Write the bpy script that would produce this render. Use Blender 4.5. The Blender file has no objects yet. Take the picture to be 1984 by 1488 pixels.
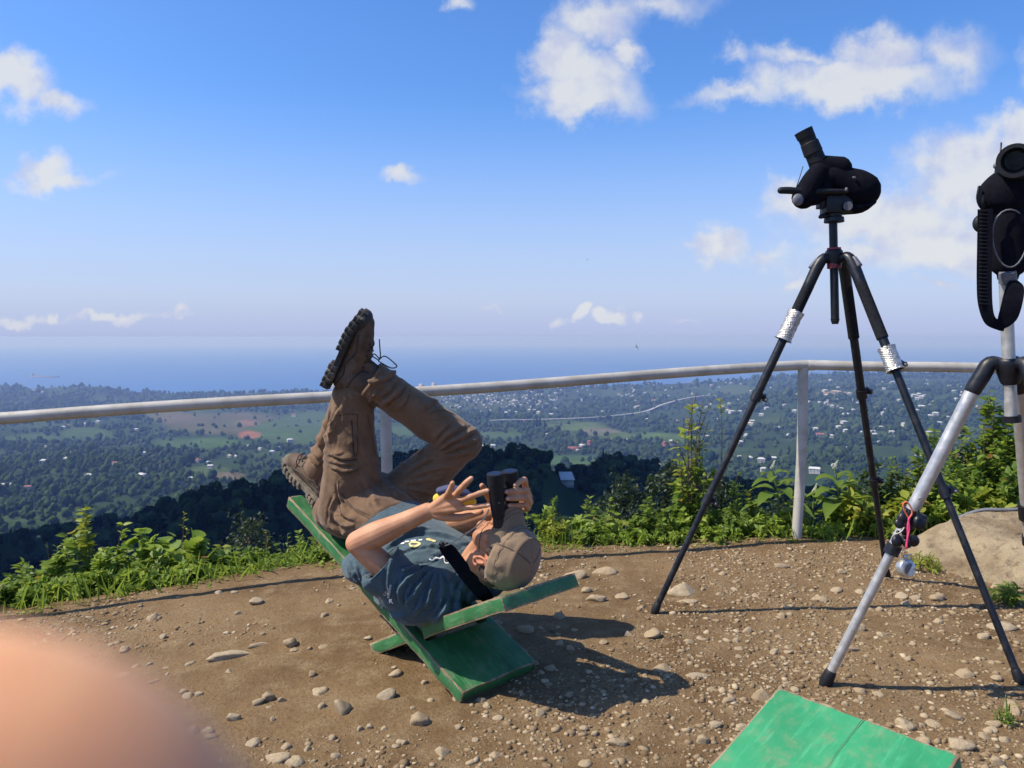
import bpy, bmesh, math, random
import numpy as np
from mathutils import Vector, Matrix
from mathutils.bvhtree import BVHTree

scene = bpy.context.scene
COL = scene.collection
random.seed(7)
RNG = np.random.default_rng(11)
R = math.radians

# ------------------------------------------------------------------ camera
CAM = Vector((0.0, 0.0, 1.16))
FPX = 1547.0                       # focal length in pixels of the 1984 wide photograph
PITCH = math.atan((744 - 652) / FPX)
cam_data = bpy.data.cameras.new("camera")
cam_data.sensor_width = 36.0
cam_data.lens = 36.0 * FPX / 1984.0
cam_data.clip_start = 0.008
cam_data.clip_end = 120000.0
cam_data.dof.use_dof = True
cam_data.dof.focus_distance = 3.3
cam_data.dof.aperture_fstop = 12.0
cam = bpy.data.objects.new("camera", cam_data)
cam.location = CAM
cam.rotation_euler = (math.pi / 2 - PITCH, 0, 0)
COL.objects.link(cam)
scene.camera = cam
CF = Vector((0, math.cos(PITCH), -math.sin(PITCH)))
CU = Vector((0, math.sin(PITCH), math.cos(PITCH)))

def ray(px, py):
    return Vector((1, 0, 0)) * ((px - 992) / FPX) + CU * ((744 - py) / FPX) + CF

def at(px, py, Y):
    d = ray(px, py)
    return CAM + d * (Y / d.y)

def project(V):
    """numpy points to photograph pixels and forward depth"""
    d = V - np.array(CAM)
    cf, cu = np.array(CF), np.array(CU)
    z = d @ cf
    z = np.where(np.abs(z) < 1e-6, 1e-6, z)
    return 992 + FPX * d[:, 0] / z, 744 - FPX * (d @ cu) / z, z

# ------------------------------------------------------------------ light
LIGHT = Vector((0.78, 0.10, -1.0)).normalized()      # the way sunlight travels
SUN_EL = math.asin(-LIGHT.z)
SUN_AZ = math.atan2(-LIGHT.x, -LIGHT.y)              # clockwise from +Y
sun_data = bpy.data.lights.new("sun", 'SUN')
sun_data.energy = 5.0
sun_data.angle = R(0.53)
sun_data.color = (1.0, 0.91, 0.76)
sun = bpy.data.objects.new("sun", sun_data)
sun.rotation_euler = LIGHT.to_track_quat('-Z', 'Y').to_euler()
COL.objects.link(sun)

scene.render.engine = 'CYCLES'
scene.view_settings.view_transform = 'Standard'
scene.view_settings.look = 'None'
scene.view_settings.exposure = 0.32
scene.view_settings.gamma = 1.0
scene.view_settings.use_curve_mapping = False
scene.cycles.use_denoising = True
scene.cycles.max_bounces = 6
scene.cycles.diffuse_bounces = 3
scene.cycles.glossy_bounces = 3
scene.cycles.transmission_bounces = 4
scene.cycles.volume_bounces = 0
scene.cycles.transparent_max_bounces = 8
scene.cycles.sample_clamp_indirect = 4.0

world = bpy.data.worlds.new("World")
scene.world = world
world.use_nodes = True
wt = world.node_tree
wt.nodes.clear()

class NT:
    """short hand for building node trees"""
    def __init__(self, tree): self.t = tree
    def n(self, typ, **kw):
        nd = self.t.nodes.new(typ)
        for k, v in kw.items(): setattr(nd, k, v)
        return nd
    def l(self, a, b): self.t.links.new(a, b)
    def put(self, sock, v):
        if hasattr(v, 'is_linked') or isinstance(v, bpy.types.NodeSocket): self.l(v, sock)
        else: sock.default_value = v
    def math(self, op, a, b=None, c=None, clamp=False):
        nd = self.n('ShaderNodeMath', operation=op, use_clamp=clamp)
        self.put(nd.inputs[0], a)
        if b is not None: self.put(nd.inputs[1], b)
        if c is not None: self.put(nd.inputs[2], c)
        return nd.outputs[0]
    def vmath(self, op, a, b=None, c=None):
        nd = self.n('ShaderNodeVectorMath', operation=op)
        self.put(nd.inputs[0], a)
        if b is not None: self.put(nd.inputs[1], b)
        if c is not None: self.put(nd.inputs[2], c)
        return nd.outputs['Value'] if op in ('LENGTH', 'DISTANCE', 'DOT_PRODUCT') else nd.outputs['Vector']
    def noise(self, vec, scale, detail=4, rough=0.55, dist=0.0):
        nd = self.n('ShaderNodeTexNoise')
        if vec is not None: self.l(vec, nd.inputs['Vector'])
        nd.inputs['Scale'].default_value = scale
        nd.inputs['Detail'].default_value = detail
        nd.inputs['Roughness'].default_value = rough
        nd.inputs['Distortion'].default_value = dist
        return nd
    def maprange(self, v, a, b, c=0.0, d=1.0, smooth=True):
        nd = self.n('ShaderNodeMapRange', interpolation_type='SMOOTHSTEP' if smooth else 'LINEAR')
        nd.clamp = True
        self.put(nd.inputs['Value'], v)
        nd.inputs['From Min'].default_value = a; nd.inputs['From Max'].default_value = b
        nd.inputs['To Min'].default_value = c; nd.inputs['To Max'].default_value = d
        return nd.outputs['Result']
    def mix(self, f, a, b, blend='MIX'):
        nd = self.n('ShaderNodeMix', data_type='RGBA', blend_type=blend)
        self.put(nd.inputs[0], f)
        for s, v in ((nd.inputs[6], a), (nd.inputs[7], b)):
            if isinstance(v, (tuple, list)): s.default_value = (*v[:3], 1)
            else: self.l(v, s)
        return nd.outputs[2]
    def ramp(self, f, stops):
        nd = self.n('ShaderNodeValToRGB')
        cr = nd.color_ramp
        while len(cr.elements) < len(stops): cr.elements.new(0.5)
        for e, (p, c) in zip(cr.elements, stops):
            e.position = p; e.color = (*c, 1) if len(c) == 3 else c
        self.l(f, nd.inputs[0])
        return nd.outputs[0]

W = NT(wt)
tc = W.n('ShaderNodeTexCoord')
D = tc.outputs['Generated']
sky = W.n('ShaderNodeTexSky', sky_type='NISHITA')
sky.sun_disc = False
sky.sun_elevation = SUN_EL
sky.sun_rotation = SUN_AZ
sky.altitude = 400.0
sky.air_density = 1.0
sky.dust_density = 1.6
sky.ozone_density = 2.2
sep = W.n('ShaderNodeSeparateXYZ'); W.l(D, sep.inputs[0])
# the clear sky: a little more saturated overhead, paler and slightly violet towards the sea horizon
hs = W.n('ShaderNodeHueSaturation'); W.l(sky.outputs[0], hs.inputs['Color'])
hs.inputs['Saturation'].default_value = 1.18
hs.inputs['Value'].default_value = 0.92
hz = W.math('MULTIPLY', W.maprange(sep.outputs['Z'], 0.0, 0.30, 1.0, 0.0), 0.80)
SKY_HORIZON = (5.5, 6.1, 8.5)
SKY_TINT = (1.32, 1.70, 2.25)
tint = W.mix(1.0, hs.outputs[0], SKY_TINT, 'MULTIPLY')
sky_col = W.mix(hz, tint, SKY_HORIZON)
sky_col = W.mix(W.maprange(sep.outputs['Z'], -0.01, 0.055, 0.75, 0.0), sky_col, (4.35, 5.15, 8.1))   # sea mist along the horizon
# clouds: banks of cumulus, placed by their bearing and height above the horizon
yy = W.math('MAXIMUM', sep.outputs['Y'], 0.06)
inv = W.math('DIVIDE', 1.0, yy)
cmb = W.n('ShaderNodeCombineXYZ')
W.l(W.math('MULTIPLY', sep.outputs['X'], inv), cmb.inputs[0])
W.l(W.math('MULTIPLY', sep.outputs['Z'], inv), cmb.inputs[2])
P = cmb.outputs[0]
n_big = W.noise(P, 7.0, 6, 0.6)
n_fine = W.noise(P, 18.0, 8, 0.64)
warp = W.vmath('SUBTRACT', n_big.outputs['Color'], (0.5, 0.5, 0.5))
warp2 = W.vmath('SUBTRACT', n_fine.outputs['Color'], (0.5, 0.5, 0.5))
PW = W.vmath('ADD', P, W.vmath('ADD', W.vmath('SCALE', warp, None), W.vmath('SCALE', warp2, None)))
for nd in wt.nodes:
    if nd.type == 'VECT_MATH' and nd.operation == 'SCALE':
        nd.inputs['Scale'].default_value = 0.11 if nd.inputs[0].links[0].from_socket == warp else 0.05
def cdir(px, py):
    d = ray(px, py); return d.x / d.y, d.z / d.y
CLOUDS = [  # px, py, half width, half height, thickness
    (1160, 40, 105, 55, .85), (1095, 110, 80, 80, 1.0), (1135, 195, 125, 50, 1.1), (1160, 150, 80, 60, .9), (1228, 105, 38, 42, .9), (1290, 15, 90, 25, .42),
    (1650, 160, 200, 62, 1.25), (1715, 95, 100, 55, 1.1), (1430, 185, 120, 22, .5), (1560, 105, 90, 25, .6), (1860, 110, 80, 55, .55), (1435, 105, 40, 18, .45),
    (1905, 330, 165, 95, 1.25), (1990, 265, 90, 60, 1.2), (1720, 425, 230, 72, 1.15), (1560, 400, 95, 50, 1.0), (1850, 470, 150, 60, 1.0), (1680, 500, 160, 40, .6),
    (1405, 478, 60, 42, 1.0), (1500, 485, 50, 18, .45), (1350, 470, 40, 12, .4),
    (25, 170, 95, 58, 1.05), (115, 205, 62, 34, .75), (78, 330, 48, 44, .95), (110, 356, 95, 18, .6), (785, 332, 44, 22, .8),
    (1125, 608, 24, 20, 1.3), (1190, 610, 38, 19, 1.3), (1247, 617, 18, 13, 1.0), (1075, 622, 24, 7, .5), (30, 600, 65, 15, 1.0), (92, 600, 26, 16, 1.1),
    (215, 607, 90, 12, .85), (365, 610, 20, 13, 1.0), (330, 612, 40, 5, .45), (875, 15, 34, 16, .5), (1812, 556, 34, 12, .65), (1562, 548, 30, 18, .6), (940, 622, 34, 5, .4),
    (1340, 625, 40, 5, .4), (2150, 120, 150, 90, 1.1), (2250, 430, 190, 80, 1.1), (-150, 120, 140, 70, 1.0), (-260, 380, 120, 40, .8), (600, -260, 260, 70, .9), (1500, -220, 230, 80, 1.0)]
dens = None; low = None
for (px, py, rx, rz, th) in CLOUDS:
    cx, cz = cdir(px, py)
    ix, iz = FPX / rx, FPX / rz
    q = W.vmath('MULTIPLY_ADD', PW, (ix, 0, iz), (-cx * ix, 0, -cz * iz))
    v = W.math('MULTIPLY_ADD', W.vmath('LENGTH', q), -th, th)
    dens = v if dens is None else W.math('SMOOTH_MAX', dens, v, 0.12)
# the rest of the sky carries the same scattered cumulus
front = W.maprange(W.vmath('LENGTH', P), 0.80, 1.05)
front = W.math('MAXIMUM', front, W.maprange(sep.outputs['Y'], 0.25, 0.05))
up = W.math('MAXIMUM', sep.outputs['Z'], 0.08)
pl = W.vmath('MULTIPLY', D, (1, 1, 0))
cs = W.n('ShaderNodeVectorMath', operation='SCALE'); W.l(pl, cs.inputs[0]); W.l(W.math('DIVIDE', 1.0, up), cs.inputs['Scale'])
n_rest = W.noise(cs.outputs[0], 1.1, 6, 0.55)
rest = W.math('MULTIPLY', W.math('MULTIPLY', W.maprange(n_rest.outputs['Fac'], 0.56, 0.80, 0.0, 0.8), front), W.maprange(sep.outputs['Z'], 0.05, 0.15))
dens = W.math('MAXIMUM', dens, W.math('MULTIPLY_ADD', rest, 2.0, -0.9))
dens = W.math('ADD', dens, W.math('MULTIPLY_ADD', n_fine.outputs['Fac'], 0.8, -0.40))
cover = W.maprange(dens, -0.20, 0.60)
# billows: lit on the side towards the sun, shaded and faintly violet below
n_a = W.noise(P, 13.0, 5, 0.55); n_b = W.noise(W.vmath('ADD', P, (-0.010, 0, 0.016)), 13.0, 5, 0.55)
rel = W.math('MULTIPLY_ADD', W.math('SUBTRACT', n_a.outputs['Fac'], n_b.outputs['Fac']), 3.6, 0.62)
shade = W.maprange(W.math('MULTIPLY_ADD', dens, 0.35, rel), 0.15, 1.15)
cloud_col = W.mix(shade, (5.7, 6.1, 7.9), (7.8, 7.9, 8.0))
cover = W.math('MULTIPLY', cover, W.maprange(sep.outputs['Z'], 0.0, 0.06, 0.6, 0.88))
final = W.mix(cover, sky_col, cloud_col)
bg = W.n('ShaderNodeBackground'); W.l(final, bg.inputs['Color'])
bg.inputs['Strength'].default_value = 0.080
wo = W.n('ShaderNodeOutputWorld'); W.l(bg.outputs[0], wo.inputs['Surface'])
world.cycles.sampling_method = 'MANUAL'
world.cycles.sample_map_resolution = 512

ORD = ['leftmost', 'second from left', 'third from left', 'fourth from left', 'fifth from left', 'sixth from left', 'seventh from left', 'eighth from left', 'ninth from left', 'tenth from left'] + ['%dth from left' % k if k not in (21, 22, 23, 31, 32, 33) else '%d%s from left' % (k, ('st', 'nd', 'rd')[k % 10 - 1]) for k in range(11, 80)]
def name_in_order(items):
    """items: (object, singular words, plural words, where, left to right position); gives each its own label"""
    groups = {}
    for it in items: groups.setdefault((it[1], it[3]), []).append(it)
    for its in groups.values():
        its.sort(key=lambda t: t[4])
        for k, (o, sing, plur, where, _) in enumerate(its):
            if len(its) == 1: o['label'] = 'single %s %s' % (sing, where)
            elif k == len(its) - 1 and k > 0: o['label'] = 'rightmost of %s %s' % (plur, where)
            else: o['label'] = '%s of %s %s' % (ORD[k], plur, where)

# ------------------------------------------------------------------ helpers
def link(o, parent=None):
    COL.objects.link(o)
    if parent is not None: o.parent = parent
    return o

def tag(o, label=None, cat=None, group=None, kind=None):
    if label: o['label'] = label
    if cat: o['category'] = cat
    if group: o['group'] = group
    if kind: o['kind'] = kind
    return o

def empty(name, loc, label=None, cat=None, group=None, rotz=0.0):
    o = bpy.data.objects.new(name, None)
    o.empty_display_size = 0.1
    o.location = loc; o.rotation_euler = (0, 0, rotz)
    link(o)
    return tag(o, label, cat, group)

def mesh_np(name, V, F, smooth=False):
    """V (n,3); F list of int arrays, each (m,k)"""
    me = bpy.data.meshes.new(name)
    V = np.asarray(V, dtype=np.float32)
    if isinstance(F, np.ndarray): F = [F]
    F = [np.asarray(f, dtype=np.int32) for f in F if len(f)]
    me.vertices.add(len(V)); me.vertices.foreach_set('co', V.ravel())
    loops = np.concatenate([f.ravel() for f in F])
    tot = np.concatenate([np.full(len(f), f.shape[1], dtype=np.int32) for f in F])
    start = np.concatenate([[0], np.cumsum(tot)[:-1]]).astype(np.int32)
    me.loops.add(len(loops)); me.loops.foreach_set('vertex_index', loops)
    me.polygons.add(len(tot)); me.polygons.foreach_set('loop_start', start)
    me.polygons.foreach_set('loop_total', tot)
    if smooth: me.polygons.foreach_set('use_smooth', np.ones(len(tot), dtype=bool))
    me.update(calc_edges=True); me.validate()
    return me

def attr(me, name, data, typ='FLOAT'):
    a = me.attributes.new(name, typ, 'POINT')
    if typ == 'FLOAT': a.data.foreach_set('value', np.asarray(data, dtype=np.float32).ravel())
    else: a.data.foreach_set('color', np.asarray(data, dtype=np.float32).ravel())

class MB:
    """collects pieces of one mesh"""
    def __init__(self): self.V = []; self.F = {}; self.n = 0
    def add(self, V, *Fs):
        V = np.asarray(V, dtype=float).reshape(-1, 3)
        for F in Fs:
            for f in F: self.F.setdefault(len(f), []).append([i + self.n for i in f])
        self.V.append(V); self.n += len(V); return self
    def box(self, c, s, rot=None, taper=1.0):
        c = np.array(c); hx, hy, hz_ = s[0] / 2, s[1] / 2, s[2] / 2
        v = np.array([[x * (taper if z > 0 else 1) * hx, y * (taper if z > 0 else 1) * hy, z * hz_] for z in (-1, 1) for y in (-1, 1) for x in (-1, 1)], dtype=float)
        if rot is not None: v = v @ np.array(rot.to_3x3()).T
        return self.add(v + c, [(0, 2, 3, 1), (4, 5, 7, 6), (0, 1, 5, 4), (2, 6, 7, 3), (0, 4, 6, 2), (1, 3, 7, 5)])
    def tube(self, pts, rad, n=12, ref=None, sub=1, caps='flat', inner=None):
        V, F = tube_np(pts, rad, n, ref, sub, caps, inner)
        return self.add(V, F)
    def ell(self, c, r, M=None, seg=18, rings=10):
        V, F = ell_np(c, r, M, seg, rings); return self.add(V, F)
    def arrays(self): return np.concatenate(self.V), [np.array(f) for f in self.F.values()]
    def mesh(self, name, smooth=False): V, F = self.arrays(); return mesh_np(name, V, F, smooth)
    def build(self, name, mat, parent=None, smooth=False, bevel=0.0, origin=None, split=None):
        V, F = self.arrays()
        if origin is not None: V = V - np.array(origin)
        me = mesh_np(name, V, F, smooth)
        me.materials.append(mat)
        o = bpy.data.objects.new(name, me)
        if origin is not None: o.location = origin
        link(o, parent)
        if split: me.set_sharp_from_angle(angle=R(split))
        if bevel:
            m = o.modifiers.new('bevel', 'BEVEL'); m.width = bevel; m.segments = 2; m.limit_method = 'ANGLE'; m.angle_limit = R(35)
        return o

def catmull(P, sub):
    P = [np.array(p, dtype=float) for p in P]
    if sub <= 1 or len(P) < 3: 
        if sub <= 1: return np.array(P)
        return np.array([P[0] * (1 - t) + P[1] * t for t in np.linspace(0, 1, sub + 1)])
    out = []
    for i in range(len(P) - 1):
        p0 = P[i - 1] if i > 0 else 2 * P[0] - P[1]
        p1, p2 = P[i], P[i + 1]
        p3 = P[i + 2] if i + 2 < len(P) else 2 * P[-1] - P[-2]
        for k in range(sub):
            t = k / sub
            out.append(0.5 * (2 * p1 + (p2 - p0) * t + (2 * p0 - 5 * p1 + 4 * p2 - p3) * t * t + (3 * p1 - p0 - 3 * p2 + p3) * t ** 3))
    out.append(P[-1]); return np.array(out)

def tube_np(pts, rad, n=12, ref=None, sub=1, caps='flat', inner=None):
    """rad: number, list of numbers or list of (a,b); a lies along ref"""
    k = len(pts)
    if not isinstance(rad, (list, tuple)): rad = [rad] * k
    rad = [(r, r) if not isinstance(r, (tuple, list)) else tuple(r) for r in rad]
    C = catmull(pts, sub); RR = catmull([np.array(r) for r in rad], sub)
    T = np.gradient(C, axis=0); T /= np.linalg.norm(T, axis=1)[:, None] + 1e-12
    if ref is None:
        ref = np.array([0, 0, 1.0]) if abs(T[:, 2]).mean() < 0.8 else np.array([1.0, 0, 0])
    ref = np.array(ref, dtype=float)
    A = ref[None, :] - T * (T @ ref)[:, None]
    nA = np.linalg.norm(A, axis=1)[:, None]; A = A / (nA + 1e-9)
    for i in range(1, len(A)):
        if A[i] @ A[i - 1] < 0: A[i] = -A[i]
    B = np.cross(T, A)
    if caps == 'round':
        Cs, Rs, As, Bs = [], [], [], []
        m = 4
        for j in range(1, m):
            a = j / m * math.pi / 2
            r = RR[0]; Cs.append(C[0] - T[0] * min(r) * math.cos(a)); Rs.append(r * math.sin(a)); As.append(A[0]); Bs.append(B[0])
        pre = len(Cs)
        Ce, Re, Ae, Be = [], [], [], []
        for j in range(m - 1, 0, -1):
            a = j / m * math.pi / 2
            r = RR[-1]; Ce.append(C[-1] + T[-1] * min(r) * math.cos(a)); Re.append(r * math.sin(a)); Ae.append(A[-1]); Be.append(B[-1])
        s_tip = C[0] - T[0] * min(RR[0]); e_tip = C[-1] + T[-1] * min(RR[-1])
        C = np.vstack([np.array(Cs), C, np.array(Ce)]); RR = np.vstack([np.array(Rs), RR, np.array(Re)])
        A = np.vstack([np.array(As), A, np.array(Ae)]); B = np.vstack([np.array(Bs), B, np.array(Be)])
    else:
        s_tip, e_tip = C[0], C[-1]
        if inner is not None:       # an open end: the wall folds back inside (thickness, depth)
            th, dp = inner
            C = np.vstack([C, C[-1], C[-1] - T[-1] * dp]); RR = np.vstack([RR, RR[-1] - th, RR[-1] - th])
            A = np.vstack([A, A[-1], A[-1]]); B = np.vstack([B, B[-1], B[-1]]); e_tip = C[-1]
    th_ = np.linspace(0, 2 * math.pi, n, endpoint=False)
    ring = C[:, None, :] + A[:, None, :] * (RR[:, 0, None, None] * np.cos(th_)[None, :, None]) + B[:, None, :] * (RR[:, 1, None, None] * np.sin(th_)[None, :, None])
    m = len(C)
    V = np.vstack([ring.reshape(-1, 3), s_tip[None], e_tip[None]])
    F = []
    for i in range(m - 1):
        for j in range(n):
            j2 = (j + 1) % n
            F.append((i * n + j, i * n + j2, (i + 1) * n + j2, (i + 1) * n + j))
    for j in range(n):
        F.append((j, m * n, (j + 1) % n)); F.append(((m - 1) * n + j, (m - 1) * n + (j + 1) % n, m * n + 1))
    return V, F

def ell_np(c, r, M=None, seg=18, rings=10):
    V = [[0, 0, 1]]
    for i in range(1, rings):
        a = math.pi * i / rings
        for j in range(seg):
            b = 2 * math.pi * j / seg; V.append([math.sin(a) * math.cos(b), math.sin(a) * math.sin(b), math.cos(a)])
    V.append([0, 0, -1]); V = np.array(V) * np.array(r if isinstance(r, (tuple, list)) else (r, r, r))
    if M is not None: V = V @ np.array(M).T
    V = V + np.array(c)
    F = []
    for j in range(seg): F.append((0, 1 + j, 1 + (j + 1) % seg))
    for i in range(rings - 2):
        for j in range(seg):
            a = 1 + i * seg + j; b = 1 + i * seg + (j + 1) % seg; F.append((a, a + seg, b + seg, b))
    e = len(V) - 1; o = 1 + (rings - 2) * seg
    for j in range(seg): F.append((o + j, e, o + (j + 1) % seg))
    return V, F

# numpy value noise
def _hash(ix, iy, iz):
    h = (ix.astype(np.int64) * 374761393 + iy.astype(np.int64) * 668265263 + iz.astype(np.int64) * 2147483647) & 0xFFFFFFFF
    h = ((h ^ (h >> 13)) * 1274126177) & 0xFFFFFFFF
    return ((h ^ (h >> 16)) & 0xFFFFFF) / float(0xFFFFFF)
def vnoise(P, seed=0):
    P = np.asarray(P, dtype=float)
    if P.shape[1] == 2: P = np.column_stack([P, np.zeros(len(P))])
    P = P + seed * 17.31
    i = np.floor(P); f = P - i; f = f * f * (3 - 2 * f); i = i.astype(np.int64)
    out = 0
    for dx in (0, 1):
        for dy in (0, 1):
            for dz in (0, 1):
                w = (f[:, 0] if dx else 1 - f[:, 0]) * (f[:, 1] if dy else 1 - f[:, 1]) * (f[:, 2] if dz else 1 - f[:, 2])
                out = out + w * _hash(i[:, 0] + dx, i[:, 1] + dy, i[:, 2] + dz)
    return out * 2 - 1
def fbm(P, oct=4, seed=0):
    P = np.asarray(P, dtype=float); a, s, t = 1.0, 0.0, 0.0
    for k in range(oct):
        s = s + a * vnoise(P * 2 ** k, seed + k); t += a; a *= 0.5
    return s / t
def sstep(a, b, x):
    t = np.clip((np.asarray(x, dtype=float) - a) / (b - a), 0, 1); return t * t * (3 - 2 * t)
# ------------------------------------------------------------------ materials
def new_mat(name):
    m = bpy.data.materials.new(name); m.use_nodes = True
    t = m.node_tree; t.nodes.clear(); N = NT(t)
    out = N.n('ShaderNodeOutputMaterial'); b = N.n('ShaderNodeBsdfPrincipled')
    N.l(b.outputs[0], out.inputs['Surface'])
    return m, N, b, out

def bump(N, b, height, strength=0.3, dist=0.01):
    bp = N.n('ShaderNodeBump'); bp.inputs['Strength'].default_value = strength; bp.inputs['Distance'].default_value = dist
    N.l(height, bp.inputs['Height']); N.l(bp.outputs[0], b.inputs['Normal']); return bp

def mat_plain(name, col, rough=0.5, metal=0.0, var=0.15, scale=30.0, bmp=0.0, bscale=None, spec=0.5, dirt=None):
    m, N, b, out = new_mat(name)
    tc = N.n('ShaderNodeTexCoord'); ob = tc.outputs['Object']
    n1 = N.noise(ob, scale, 5, 0.6)
    dark = tuple(c * (1 - var) for c in col); light = tuple(min(1, c * (1 + var)) for c in col)
    c = N.mix(N.maprange(n1.outputs['Fac'], 0.3, 0.7), dark, light)
    if dirt:
        n3 = N.noise(ob, scale * 0.35, 6, 0.65); c = N.mix(N.maprange(n3.outputs['Fac'], 0.5, 0.72), c, dirt)
    N.l(c, b.inputs['Base Color'])
    b.inputs['Roughness'].default_value = rough; b.inputs['Metallic'].default_value = metal
    b.inputs['Specular IOR Level'].default_value = spec
    if metal or rough < 0.6:
        N.l(N.maprange(n1.outputs['Fac'], 0.3, 0.7, max(0.05, rough - 0.08), min(1, rough + 0.1)), b.inputs['Roughness'])
    if bmp:
        n2 = N.noise(ob, bscale or scale * 4, 4, 0.6); bump(N, b, n2.outputs['Fac'], bmp, 0.004)
    return m

def mat_leaf(name, col, col2, rough=0.5, trans=0.5, dry=None):
    m, N, b, out = new_mat(name)
    at_ = N.n('ShaderNodeAttribute', attribute_name='tone')
    c = N.mix(at_.outputs['Fac'], col, col2)
    if dry: c = N.mix(N.maprange(at_.outputs['Fac'], 0.93, 0.97), c, dry)
    N.l(c, b.inputs['Base Color']); b.inputs['Roughness'].default_value = rough
    b.inputs['Specular IOR Level'].default_value = 0.35
    tr = N.n('ShaderNodeBsdfTranslucent')
    N.l(N.mix(0.5, c, (0.30, 0.38, 0.05)), tr.inputs['Color'])
    ms = N.n('ShaderNodeMixShader'); ms.inputs[0].default_value = trans
    N.l(b.outputs[0], ms.inputs[1]); N.l(tr.outputs[0], ms.inputs[2]); N.l(ms.outputs[0], out.inputs['Surface'])
    return m

M = {}
M['leaf_light'] = mat_leaf('leaf_light', (0.12, 0.23, 0.026), (0.36, 0.44, 0.065))
M['leaf_mid'] = mat_leaf('leaf_mid', (0.07, 0.15, 0.02), (0.23, 0.31, 0.05), dry=(0.25, 0.13, 0.04))
M['leaf_dark'] = mat_leaf('leaf_dark', (0.018, 0.045, 0.014), (0.045, 0.085, 0.024), trans=0.2)
M['leaf_yellow'] = mat_leaf('leaf_yellow', (0.19, 0.26, 0.026), (0.44, 0.44, 0.065), dry=(0.33, 0.22, 0.04))
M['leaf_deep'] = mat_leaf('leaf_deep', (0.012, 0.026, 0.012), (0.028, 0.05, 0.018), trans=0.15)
M['flower'] = mat_plain('flower_white', (0.42, 0.45, 0.33), 0.7, var=0.1)
M['stem'] = mat_plain('stem_green', (0.10, 0.15, 0.04), 0.6, var=0.3, scale=60)
M['stem_brown'] = mat_plain('stem_brown', (0.11, 0.075, 0.04), 0.75, var=0.3, scale=60)
M['skin'] = None

# dirt
def mat_dirt():
    m, N, b, out = new_mat('dirt')
    g = N.n('ShaderNodeNewGeometry'); p = g.outputs['Position']
    n1 = N.noise(p, 1.1, 6, 0.6); n2 = N.noise(p, 9.0, 6, 0.65); n3 = N.noise(p, 75.0, 5, 0.7)
    c = N.mix(N.maprange(n1.outputs['Fac'], 0.35, 0.65), (0.132, 0.080, 0.037), (0.225, 0.147, 0.075))
    c = N.mix(N.maprange(n2.outputs['Fac'], 0.42, 0.70), c, (0.255, 0.178, 0.098))
    c = N.mix(N.maprange(n3.outputs['Fac'], 0.45, 0.75, 0, 0.75), c, (0.085, 0.050, 0.026))
    vo = N.n('ShaderNodeTexVoronoi'); N.l(p, vo.inputs['Vector']); vo.inputs['Scale'].default_value = 130.0
    spk = N.math('MULTIPLY', N.maprange(vo.outputs['Distance'], 0.32, 0.12), N.maprange(n2.outputs['Fac'], 0.44, 0.62))
    c = N.mix(N.math('MULTIPLY', spk, 0.8), c, (0.33, 0.245, 0.15))
    N.l(c, b.inputs['Base Color']); b.inputs['Roughness'].default_value = 0.95; b.inputs['Specular IOR Level'].default_value = 0.15
    h = N.math('ADD', N.math('MULTIPLY', n3.outputs['Fac'], 0.5), N.math('MULTIPLY', spk, 0.35))
    h = N.math('ADD', h, N.math('MULTIPLY', n2.outputs['Fac'], 0.6))
    bump(N, b, h, 0.9, 0.02)
    return m
M['dirt'] = mat_dirt()

def mat_stone(name, a, bcol, scale=14):
    m, N, b, out = new_mat(name)
    tcn = N.n('ShaderNodeTexCoord'); ob = tcn.outputs['Object']
    oi = N.n('ShaderNodeObjectInfo')
    n1 = N.noise(ob, scale, 6, 0.65); n2 = N.noise(ob, scale * 6, 5, 0.7)
    c = N.mix(N.maprange(n1.outputs['Fac'], 0.33, 0.68), a, bcol)
    c = N.mix(N.maprange(n2.outputs['Fac'], 0.5, 0.75, 0, 0.6), c, tuple(x * 0.55 for x in a))
    c = N.mix(N.math('MULTIPLY', oi.outputs['Random'], 0.45), c, (0.24, 0.165, 0.095))
    N.l(c, b.inputs['Base Color']); b.inputs['Roughness'].default_value = 0.92; b.inputs['Specular IOR Level'].default_value = 0.2
    bump(N, b, N.math('ADD', n1.outputs['Fac'], N.math('MULTIPLY', n2.outputs['Fac'], 0.5)), 0.6, 0.006)
    return m
M['stone'] = mat_stone('stone', (0.33, 0.255, 0.165), (0.46, 0.375, 0.255), 4)
def mat_rock():
    m, N, b, out = new_mat('rock')
    g = N.n('ShaderNodeNewGeometry'); p = g.outputs['Position']
    n1 = N.noise(p, 2.6, 7, 0.65); n2 = N.noise(p, 22.0, 6, 0.7); n3 = N.noise(p, 90.0, 4, 0.7)
    c = N.mix(N.maprange(n1.outputs['Fac'], 0.35, 0.62), (0.19, 0.135, 0.08), (0.37, 0.295, 0.19))
    c = N.mix(N.maprange(n2.outputs['Fac'], 0.52, 0.68, 0, 0.7), c, (0.13, 0.095, 0.06))
    c = N.mix(N.maprange(n3.outputs['Fac'], 0.55, 0.7, 0, 0.5), c, (0.44, 0.37, 0.26))
    N.l(c, b.inputs['Base Color']); b.inputs['Roughness'].default_value = 0.95; b.inputs['Specular IOR Level'].default_value = 0.15
    bump(N, b, N.math('ADD', N.math('MULTIPLY', n1.outputs['Fac'], 2.0), N.math('ADD', n2.outputs['Fac'], N.math('MULTIPLY', n3.outputs['Fac'], 0.4))), 0.8, 0.03)
    return m
M['rock'] = mat_rock()
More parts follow.
